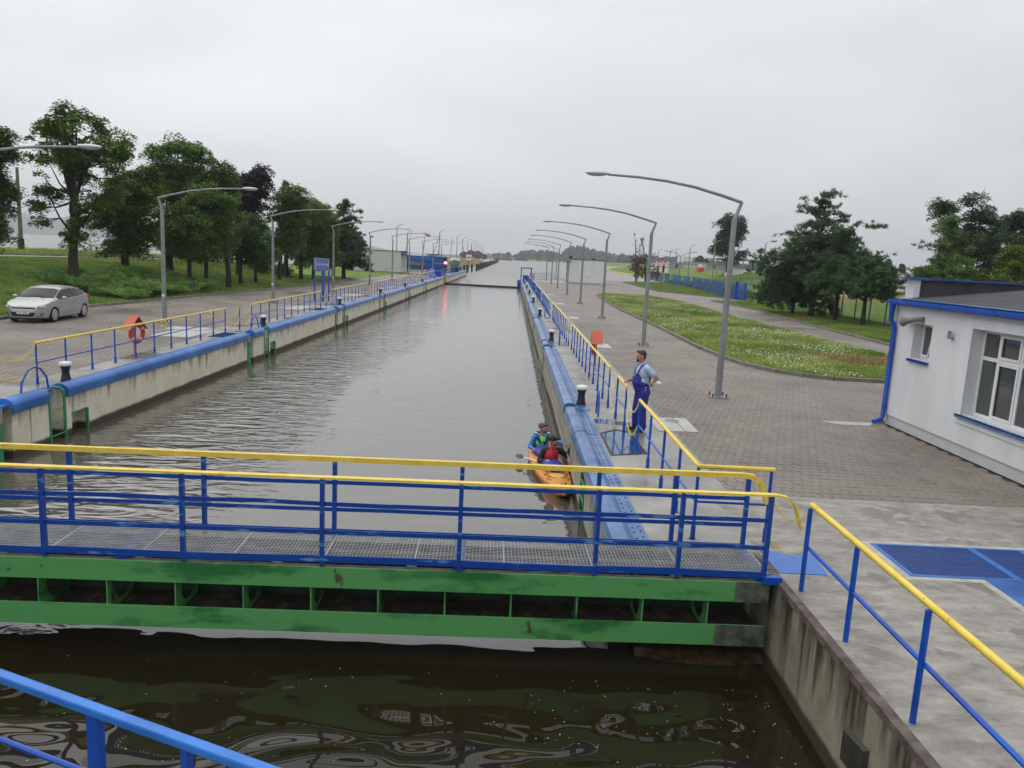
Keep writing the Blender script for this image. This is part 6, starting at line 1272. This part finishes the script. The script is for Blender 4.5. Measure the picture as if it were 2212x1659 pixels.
# ---- kayak and paddlers
KB, KS = Vector((1.30, 14.72, 0)), Vector((.80, 19.05, 0)); KC = (KB + KS) / 2; KR = math.atan2(KB.y - KS.y, KB.x - KS.x); KLn = (KB - KS).length / 2
ky = thing('kayak', 'orange tandem kayak floating against the right lock wall', 'kayak', (KC.x, KC.y, WL), KR)
hb, db = MB(), MB(); hst, dst = [], []
for i in range(33):
    u = -1 + 2 * i / 32; x = u * KLn; w_ = .36 * (1 - abs(u) ** 2.3) ** .75 + .012; rk = .07 * abs(u) ** 3; kz = -.10 + .26 * abs(u) ** 6
    dip = .055 * max(0, 1 - ((x - .15) / .42) ** 2) + .055 * max(0, 1 - ((x + 1.08) / .42) ** 2)
    hst.append([(x, -w_, .15 + rk), (x, -w_ * .97, .06 + rk), (x, -w_ * .62, kz + .015), (x, 0, kz), (x, w_ * .62, kz + .015), (x, w_ * .97, .06 + rk), (x, w_, .15 + rk)])
    dst.append([(x, w_, .15 + rk), (x, w_ * .93, .185 + rk), (x, w_ * .72, .20 + rk), (x, w_ * .45, .215 + rk - dip), (x, 0, .24 + rk - dip * 2), (x, -w_ * .45, .215 + rk - dip), (x, -w_ * .72, .20 + rk), (x, -w_ * .93, .185 + rk), (x, -w_, .15 + rk)])
loft(hb, hst, False); loft(db, dst, False); hb.build('hull', M('kayak_hull', (.62, .20, .03), .1, 4, .4), ky, smooth=True); db.build('deck', KAY, ky, smooth=True)
b = MB(); b.lathe([(.0, .0), (.155, .0), (.16, .018), (.12, .03), (0, .032)], (1.15, 0, .235), 20); b.build('hatch_lid', M('hatch_orange', (.80, .42, .12), .05, 4, .4), ky, smooth=True)
b = MB(); b.lathe([(.03, 0), (.035, .02), (.0, .03)], (1.75, .06, .24), 8); b.box(1.83, 1.90, -.05, .05, .25, .28); b.build('bow_fittings', DARK, ky)
b = MB()
for sy in (-1, 1):
    for x0 in (1.0, 1.3): b.tube([(x0 - .12, sy * .14, .245), (x0, sy * .26, .222), (x0 + .13, sy * .17, .24)], .006, 4)
b.build('deck_cord', DARK, ky)
for x in (-1.35, -.15): b = MB(); b.beam((x, -.18, .24), (x, .18, .24), .07, .22, (.2, 0, 1)); b.build('seat_back', DARK, ky, bevel=.02)
b = MB(); b.ell((-1.98, -.10, .16), (.20, .012, .10), 10, 6); tag(b.build('rudder', DARK, ky))
def paddler(name, label, lx, cap, capm, jacket, vest, sleeve_l, sleeve_r, lh, rh, yaw, pitch, lean=(0, 0), glove=None, extra=None, skirt=DECKC, beard=None):
    wp = KC + Matrix.Rotation(KR, 3, 'Z') @ Vector((lx, 0, 0)); t = thing('person', label, 'person', (wp.x, wp.y, WL + .10), KR)
    lxn, lyn = lean; sh = (lxn, lyn, .49); hc = (lxn * 1.35 + .035, lyn * 1.3, .685)
    hs, q, R_ = head(hc, yaw, pitch)
    def arm(s, h_, r1=.046, r2=.038, r3=.028):
        S_ = Vector((sh[0], sh[1] + s * .175, .455)); H_ = Vector(h_); mid = (S_ + H_) / 2; L_ = (H_ - S_).length; k = math.sqrt(max(.0004, .27 ** 2 - (L_ / 2) ** 2)); down = Vector((-.25, s * .45, -.85)).normalized(); dn = (H_ - S_).normalized(); down = (down - dn * down.dot(dn)).normalized(); E_ = mid + down * k
        return S_, E_, H_
    L3, R3 = arm(1, lh), arm(-1, rh)
    bd_ = hs + [('c', (sh[0], sh[1], .50), (hc[0] - .02, hc[1], .64), .056, .052), ('e', (sh[0] * .6, sh[1] * .6, .33), (.115, .155, .19)), ('e', (0, 0, .12), (.12, .15, .11))]
    for s in (1, -1): bd_ += [('c', (.02, .09 * s, .10), (.42, .13 * s, .20), .075, .055), ('c', (.42, .13 * s, .20), (.78, .10 * s, .10), .05, .038)]
    for s, A in ((1, L3), (-1, R3)): bd_ += [('c', A[0], A[1], .046, .040), ('c', A[1], A[2], .038, .028)]; d = (A[2] - A[1]).normalized(); bd_ += hand(A[2], d + Vector((.2, 0, -.1)), Vector((0, -s * .5, -.8)), Vector((.2, -s, .3)), curl=.8)
    blob('body', bd_, .010, SKIN, t, 3)
    jk = [('e', (sh[0] * .6, sh[1] * .6, .33), (.128, .17, .20)), ('e', (0, 0, .14), (.135, .165, .12))]
    for s, A in ((1, L3), (-1, R3)): jk += [('c', (sh[0], sh[1] + s * .10, .47), A[0], .07, .068), ('c', A[0], A[1], .068, .060), ('c', A[1], A[1].lerp(A[2], .93), .060, .042)]
    blob('jacket', jk, .013, jacket, t); eyes(q, t)
    vs_ = [('e', (sh[0] * .6 + .02, sh[1] * .6, .32), (.150, .168, .185)), ('c', (sh[0], sh[1] + .085, .49), (sh[0] + .03, sh[1] + .10, .42), .055, .06), ('c', (sh[0], sh[1] - .085, .49), (sh[0] + .03, sh[1] - .10, .42), .055, .06)]
    blob('life_vest', vs_, .013, vest, t, 2)
    b = MB(); zz_ = .24; b.tube([(sh[0] * .5 + .02 + .155 * math.cos(a), sh[1] * .5 + .172 * math.sin(a), zz_) for a in np.linspace(0, 2 * math.pi, 20)], .014, 5, caps=False); b.build('belt', DARK, t)
    if glove:
        for s, A in ((1, L3), (-1, R3)):
            d = (A[2] - A[1]).normalized(); blob('glove', [('c', A[2] - d * .03, A[2] + d * .07, .036, .042), ('c', A[2] + d * .05, A[2] + d * .10, .038, .026)], .01, glove, t, 1)
    cp = [('e', q(-.012, 0, .055), (.110, .092, .078)), ('e', q(-.01, 0, .035), (.108, .090, .05))]
    blob('cap', cp + [('c', q(.075, .0, .052), q(.155, 0, .040), .045, .028)] if cap else cp, .009, capm, t, 2)
    if beard: blob('beard', [('e', q(.06, 0, -.085), (.048, .052, .04)), ('e', q(.02, 0, -.06), (.06, .07, .035))], .008, beard, t, 1)
    if extra: extra(t, q, sh)
    blob('spray_cloth', [('e', (.38, 0, .19), (.42, .25, .115)), ('e', (.12, 0, .15), (.27, .24, .085))], .014, skirt, t)
    return t
def rear_extra(t, q, sh):
    blob('collar', [('c', (sh[0] - .07, sh[1] + .12, .52), (sh[0] - .08, sh[1] - .12, .52), .06, .06), ('c', (sh[0] - .06, sh[1] + .14, .50), (sh[0] + .08, sh[1] + .12, .45), .058, .05), ('c', (sh[0] - .06, sh[1] - .14, .50), (sh[0] + .08, sh[1] - .12, .45), .058, .05), ('c', (sh[0] + .08, sh[1] + .12, .45), (sh[0] + .14, sh[1] + .05, .34), .05, .035), ('c', (sh[0] + .08, sh[1] - .12, .45), (sh[0] + .14, sh[1] - .05, .34), .05, .035)], .012, VNAVY, t, 2)
    for s in (1, -1): MB().box(sh[0] - .06, sh[0] + .03, sh[1] + s * .15 - .03, sh[1] + s * .15 + .03, .545, .562).build('reflector', WHITEP, t)
    b = MB()
    for s in (1, -1): b.tube([q(.096, s * .030 + .018 * math.cos(a), .010 + .014 * math.sin(a)) for a in np.linspace(0, 6.28, 12)], .0022, 4, caps=False)
    b.build('glasses', DARK, t)
    b = MB(); b.beam((.168, .06, .36), (.168, -.01, .36), .012, .03, (0, 0, 1)); b.beam((.172, .03, .36), (.175, .03, .24), .012, .03, (0, 1, 0)); b.build('vest_marking', DARK, t)
# local: +x bow (toward the footbridge), +y = toward the lock wall
paddler('person', 'paddler in the rear kayak seat with blue jacket, lime vest and grey cap looking up', -1.08, True, CAPG, LBLUE, LGREEN, None, None, (.52, .46, .42), (.30, -.24, .22), rad(42), rad(24), (.0, .0), extra=rear_extra)
paddler('person', 'paddler in the front kayak seat with red vest, black jacket and black cap', .14, True, BLKC, BLKC, VRED, None, None, (.10, .44, .56), (.30, -.13, .26), rad(62), rad(8), (.05, .02), glove=M('grey_glove', (.36, .34, .33), .15, 14, .7), beard=M('ginger_beard', (.14, .04, .02), .2, 30, .7))
pd = thing('paddle', 'white shafted paddle with a black blade lying across the kayak', 'paddle', (KC.x, KC.y, WL), KR)
MB().tube([(-.55, -.50, .18), (.85, .12, .32)], .015, 8).build('shaft', WHITEP, pd, smooth=True); b = MB(); b.ell((-.72, -.575, .16), (.22, .10, .02), 12, 6); b.build('blade', DARK, pd, smooth=True)
b = MB(); b.tube([(1.44 + .02 * math.sin(y * .9), y, -.62 - .016 * (y - 15) + .05 * math.sin(y * .35)) for y in np.arange(16, 36, 1.0)], .016, 5); tag(b.build('mooring_rope', M('grey_rope', (.30, .29, .25), .15, 8, .8)), 'thin grey rope hanging along the right lock wall behind the kayak', 'rope')
# ================================================================== CAR
car = thing('car', 'silver three door hatchback parked on the left pavement beside the lawn', 'car', (-20.03, 33.28, 0), rad(-90 + 4.5))
WX = (1.30, -1.31); WR = .315; HW = .87
def prof(x, xs, zs): return float(np.interp(x, xs, zs))
topz = lambda x: prof(x, [-2.08, -2.0, -1.86, -1.62, -1.35, -.9, -.2, .15, .42, .78, 1.12, 1.5, 1.85, 2.02, 2.10], [.86, 1.02, 1.13, 1.29, 1.37, 1.43, 1.445, 1.425, 1.355, 1.17, .985, .90, .80, .70, .58])
beltz = lambda x: prof(x, [-2.08, -1.95, -1.6, -1.0, 0, .8, 1.12, 1.5, 1.85, 2.02, 2.10], [.84, .97, 1.05, 1.01, .955, .93, .925, .87, .765, .67, .56])
wid = lambda x: prof(x, [-2.08, -2.0, -1.8, -1.3, -.3, .8, 1.3, 1.7, 1.92, 2.05, 2.10], [.60, .74, .82, .865, .87, .865, .86, .82, .70, .52, .44])
roofw = lambda x: prof(x, [-2.08, -1.9, -1.5, -.6, .1, .5, .8, 1.12, 1.5, 1.9, 2.1], [.52, .56, .57, .585, .60, .64, .69, .74, .70, .60, .40])
xs_ = sorted(set([round(v, 3) for v in list(np.linspace(-2.08, 2.10, 72)) + [.78, 1.12, -.42, .42]]), reverse=True)
def arch_z(x):
    z = .17
    for wx in WX:
        d = abs(x - wx)
        if d < .375: z = max(z, .30 + math.sqrt(.375 ** 2 - d * d) * .98)
    return z
def section(x):
    w_, bz, tz, rw = wid(x), beltz(x), topz(x), roofw(x); az = arch_z(x); nose = max(0, (x - 1.6) / .5); tail = max(0, (-x - 1.75) / .35); lo = .17 + .06 * nose + .08 * tail; az = max(az, lo)
    p2 = max(.42, az + .015); p3 = max(.62, p2 + .02) if bz > .66 else (p2 + bz) / 2; re = tz - (.055 if tz - bz > .2 else .018)
    return [(x, 0, lo), (x, w_ * .90, lo if az < .2 + lo else az), (x, w_ * .985, az + .004 if az > lo + .01 else lo + .05), (x, w_ * 1.0, p2), (x, w_ * 1.0, min(p3, bz - .02)), (x, w_ * .975, bz - .012), (x, w_ * .955, bz), (x, rw + (w_ * .955 - rw) * .10, bz + (re - bz) * .88), (x, rw, re), (x, rw * .72, tz - (.012 if tz - bz > .2 else .008)), (x, 0, tz)]
secs = [section(x) for x in xs_]; parts = {'body': MB(), 'windscreen': MB(), 'side_window_a': MB(), 'side_window_b': MB(), 'quarter_window_a': MB(), 'quarter_window_b': MB(), 'rear_window': MB()}
for i in range(len(secs) - 1):
    xm = (xs_[i] + xs_[i + 1]) / 2
    for k in range(10):
        for sgn in (1, -1):
            q_ = [secs[i][k], secs[i + 1][k], secs[i + 1][k + 1], secs[i][k + 1]]; q_ = [(p[0], p[1] * sgn, p[2]) for p in q_]
            if sgn > 0: q_ = q_[::-1]
            tgt = 'body'
            if k == 6 and -1.52 < xm < .90 and topz(xm) - beltz(xm) > .10: tgt = ('side_window' if xm > -.42 else 'quarter_window') + ('_a' if sgn > 0 else '_b')
            if k >= 8 and .40 < xm < 1.10: tgt = 'windscreen'
            if k >= 8 and -1.92 < xm < -1.50: tgt = 'rear_window'
            parts[tgt].add(q_, [(0, 1, 2, 3)])
for s in (secs[0], secs[-1]):
    full = s + [(p[0], -p[1], p[2]) for p in s[-2:0:-1]]; parts['body'].add(full, [tuple(range(len(full)))])
for nme, b in parts.items():
    nme = nme[:-2] if nme[-2] == '_' else nme
    me = b.mesh(nme, SILVER if nme == 'body' else CGLASS, False)
    bm = __import__('bmesh').new(); bm.from_mesh(me); __import__('bmesh').ops.remove_doubles(bm, verts=bm.verts, dist=.0008); __import__('bmesh').ops.recalc_face_normals(bm, faces=bm.faces); bm.to_mesh(me); bm.free()
    me.polygons.foreach_set('use_smooth', [True] * len(me.polygons)); me.set_sharp_from_angle(angle=rad(35)); o = bpy.data.objects.new(nme, me); COL.objects.link(o); o.parent = car
DK = M('car_black_trim', (.01, .01, .012), .2, 6, .5)
def on_side(x, zf): s = section(x); z = zf; pts = s[2:9]; return next(((a[1] + (b_[1] - a[1]) * (z - a[2]) / (b_[2] - a[2] + 1e-9)) for a, b_ in zip(pts, pts[1:]) if a[2] <= z <= b_[2]), s[4][1])
def strip(name, pts, w_, mt, off=.006, parent=car):
    b = MB(); P_ = [(x, on_side(x, z) + off, z) for x, z in pts]
    for sg in (1, -1): b.tube([(p[0], p[1] * sg, p[2]) for p in P_], w_, 5)
    return b.build(name, mt, parent)
strip('door_seam', [(.86, .30), (.86, .6), (.80, .90)], .005, DK, -.001); strip('door_seam', [(-.52, .95), (-.56, .6), (-.60, .30)], .005, DK, -.001); strip('side_moulding', [(.75, .44), (-.45, .50), (-.85, .52)], .013, SILVER, .004)
strip('window_trim', [(x, beltz(x) + .006) for x in np.linspace(.86, -1.5, 14)], .008, DK, .0)
b = MB(); P_ = [(x, roofw(x) + .012, topz(x) - .052) for x in np.linspace(1.05, -1.5, 18)]
for sg in (1, -1): b.tube([(p[0], p[1] * sg, p[2]) for p in P_], .010, 5)
b.build('roof_edge_trim', SILVER, car, smooth=True)
b = MB()
for sg in (1, -1): b.beam((-.42, sg * (on_side(-.42, beltz(-.42) + .02) + .0), beltz(-.42)), (-.50, sg * (roofw(-.5) + .035), topz(-.5) - .09), .05, .012, (0, sg, 0))
b.build('door_pillar', DK, car)
for sg in (1, -1):
    b = MB(); b.ell((.73, sg * .99, 1.0), (.085, .11, .065), 12, 8); mo = b.build('mirror', SILVER, car, smooth=True); MB().box(.72, .78, min(sg * .84, sg * .92), max(sg * .84, sg * .92), .95, .98).build('mirror_foot', DK, mo)
    MB().box(-.40, -.22, min(sg * .862, sg * .885), max(sg * .862, sg * .885), .835, .86).build('door_handle', SILVER, car, bevel=.008)
    # headlamp: clear cover with two round reflectors, angled across the corner
    hx = [(1.60, .80, .80), (2.00, .54, .70), (2.045, .50, .60), (1.86, .735, .60), (1.66, .815, .68)]
    b = MB(); b.add([(x + .03, sg * (y + .03), z) for x, y, z in hx] + [(x - .06, sg * (y - .06), z) for x, y, z in hx], [(0, 1, 2, 3, 4), (0, 5, 6, 1), (1, 6, 7, 2), (2, 7, 8, 3), (3, 8, 9, 4), (4, 9, 5, 0)]); hl = b.build('headlight', glass('headlamp_cover', (.22, .23, .23), .08), car)
    for (x, y, z, r_) in ((1.965, .60, .65, .042), (1.89, .70, .665, .045)): b = MB(); b.ell((x + .030, sg * (y + .028), z), (.022, r_, r_ * .85), 10, 6); b.build('reflector', CHROME, hl, smooth=True)
    b = MB(); b.add([(2.07, sg * .34, .30), (1.96, sg * .62, .42), (1.90, sg * .73, .40), (1.96, sg * .64, .32)], [(0, 1, 2, 3)]) ; b.v = [(x + .015, y + sg * .012, z) for x, y, z in b.v]; b.build('fog_light_recess', DK, car)
    b = MB(); b.ell((-1.95, sg * .74, .93), (.06, .05, .13), 10, 6); b.build('tail_light', REDP, car, smooth=True)
b = MB(); b.add([(2.075, -.48, .665), (2.075, .48, .665), (2.10, .44, .595), (2.10, -.44, .595)], [(3, 2, 1, 0)]); b.v = [(x + .012, y, z) for x, y, z in b.v]; b.build('grille', M('grille_dark', (.01, .012, .05), .2, 5, .4), car)
MB().box(2.085, 2.118, -.46, .46, .630, .652).build('chrome_bar', CHROME, car, bevel=.006)
b = MB(); n_ = 20; b.tube([(2.125, .055 * math.cos(a), .64 + .048 * math.sin(a)) for a in np.linspace(0, 2 * math.pi, n_)], .008, 6, caps=False); b.tube([(2.125, -.085, .645), (2.128, -.01, .652), (2.128, .01, .628), (2.125, .085, .635)], .007, 6); b.build('badge', CHROME, car, smooth=True)
b = MB(); b.add([(2.105, -.50, .44), (2.105, .50, .44), (2.085, .38, .27), (2.085, -.38, .27)], [(3, 2, 1, 0)]); b.v = [(x + .02, y, z) for x, y, z in b.v]; b.build('lower_intake', DK, car)
MB().box(1.9, 2.10, -.62, .62, .15, .20).build('front_lip', DK, car, bevel=.01)
pl = MB().box(2.13, 2.145, -.26, .26, .37, .485).build('number_plate', WHITEP, car); MB().box(2.1455, 2.1475, -.258, -.225, .372, .483).build('plate_band', BLUE, pl)
for a_ in ((-.265, .365, .265, .372), (-.265, .483, .265, .49)): MB().box(2.144, 2.149, a_[0], a_[2], a_[1], a_[3]).build('plate_border', DK, pl)
text('plate_letters', 'CW 3595C', .10, BLACKP, pl, (2.147, .015, .427), (rad(90), 0, rad(90)), .92, .001)
for wx in WX:
    for sg in (1, -1):
        wh = bpy.data.objects.new('wheel', None); COL.objects.link(wh); wh.parent = car; wh.location = (wx, sg * .755, WR)
        b = MB(); b.lathe([(.20, -.10), (.29, -.105), (WR, -.07), (WR, .07), (.29, .105), (.20, .10)], (0, 0, 0), 28); b.v = [(x, z, y) for x, y, z in b.v]; b.build('tyre', RUBBER, wh, smooth=True)
        b = MB(); b.lathe([(.0, .108), (.05, .122), (.12, .108), (.20, .118), (.225, .108), (.225, .0)], (0, 0, 0), 28); b.v = [(x, z * sg, y) for x, y, z in b.v]; rm = b.build('rim', CHROME, wh, smooth=True)
        b = MB()
        for k in range(7): a = 2 * math.pi * k / 7; c = (.145 * math.cos(a), sg * .114, .145 * math.sin(a)); b.ell(c, (.030, .008, .022), 8, 5)
        b.build('rim_holes', DK, wh)
    b = MB(); b.lathe([(.36, -.3), (.36, .3)], (0, 0, 0), 20); 
    MB().box(wx - .34, wx + .34, -.70, .70, .17, .62).build('wheel_well', DK, car)
strip('wheel_arch', [(1.30 + .375 * math.cos(a), .30 + .37 * math.sin(a)) for a in np.linspace(.15, math.pi - .15, 14)], .012, SILVER, .006); strip('wheel_arch', [(-1.31 + .375 * math.cos(a), .30 + .37 * math.sin(a)) for a in np.linspace(.15, math.pi - .15, 14)], .012, SILVER, .006)
b = MB(); b.tube([(1.14, -.55, .985), (1.02, -.1, 1.05), (1.0, .3, 1.06)], .008, 4); b.tube([(1.14, .25, .985), (1.02, .55, 1.035)], .008, 4); b.build('wiper', DK, car)
# ================================================================== FOREGROUND BRIDGE RAIL (where the photographer stands)
ob = thing('near_footbridge', 'bright blue square railing sloping across the bottom left corner', 'railing')
A_, B_ = Vector(on(-420, 1309, 2.875)), Vector(on(760, 1733, 2.875))
rl = MB().beam(A_, B_, .019, .017).build('handrail', M('bright_blue_paint', (.02, .16, .58), .12, 5, .30, col2=(.03, .20, .66), bump=.1, bscale=50), ob, bevel=.004)  # handrail in a brighter blue than its posts
dd = (B_ - A_).normalized()
for u, w_ in (((Vector(on(205, 1533, 2.875)) - A_).length, .026), ((Vector(on(404, 1604, 2.875)) - A_).length, .014)):
    p = A_ + dd * u; MB().beam(p - Vector((0, 0, .95)), p - Vector((0, 0, .008)), .014, w_, (dd.x, dd.y, 0)).build('post', BLUE, ob)
MB().tube([on(-200, 1521, 2.66), on(0, 1597, 2.66), on(400, 1749, 2.66)], .006, 8).build('mid_rail', BLUE, ob, smooth=True)
b = MB(); b.add([(-1.7, 1.3, 1.86), (.3, .45, 1.86), (2.2, .2, 1.86), (2.2, -1.2, 1.86), (-1.9, -1.2, 1.86)] + [(-1.7, 1.3, 1.78), (.3, .45, 1.78), (2.2, .2, 1.78), (2.2, -1.2, 1.78), (-1.9, -1.2, 1.78)], [(4, 3, 2, 1, 0), (5, 6, 7, 8, 9)] + [(k, (k + 1) % 5, 5 + (k + 1) % 5, 5 + k) for k in range(5)]); b.build('platform', GALV, ob)
# floating bits on the dark water
C = np.stack([RNG.uniform(-5, 3.2, 240), RNG.uniform(6.2, 8.2, 240), np.full(240, WL + .006)], -1)
k = RNG.random(240) < (.25 + .75 * (C[:, 0] > .3)); C = C[k]
o = bpy.data.objects.new('floating_debris', fast_mesh('floating_debris', leaves(C, .022, 6), M('pale_debris', (.35, .34, .25), .3, 9, .8))); link(o, kind='stuff')
# ================================================================== HAZE
hz_ = bpy.data.materials.new('haze'); hz_.use_nodes = True; t_ = hz_.node_tree; t_.nodes.remove(t_.nodes['Principled BSDF'])
pv = nd(t_, 'ShaderNodeVolumePrincipled'); pv.inputs['Color'].default_value = (.93, .96, 1, 1); pv.inputs['Density'].default_value = 0.00030; pv.inputs['Anisotropy'].default_value = .2
t_.links.new(pv.outputs[0], t_.nodes['Material Output'].inputs['Volume'])
hb_ = MB().box(-4600, 4600, -400, 4600, -5, 135).build('haze', hz_, kind='stuff')
bpy.context.view_layer.update()
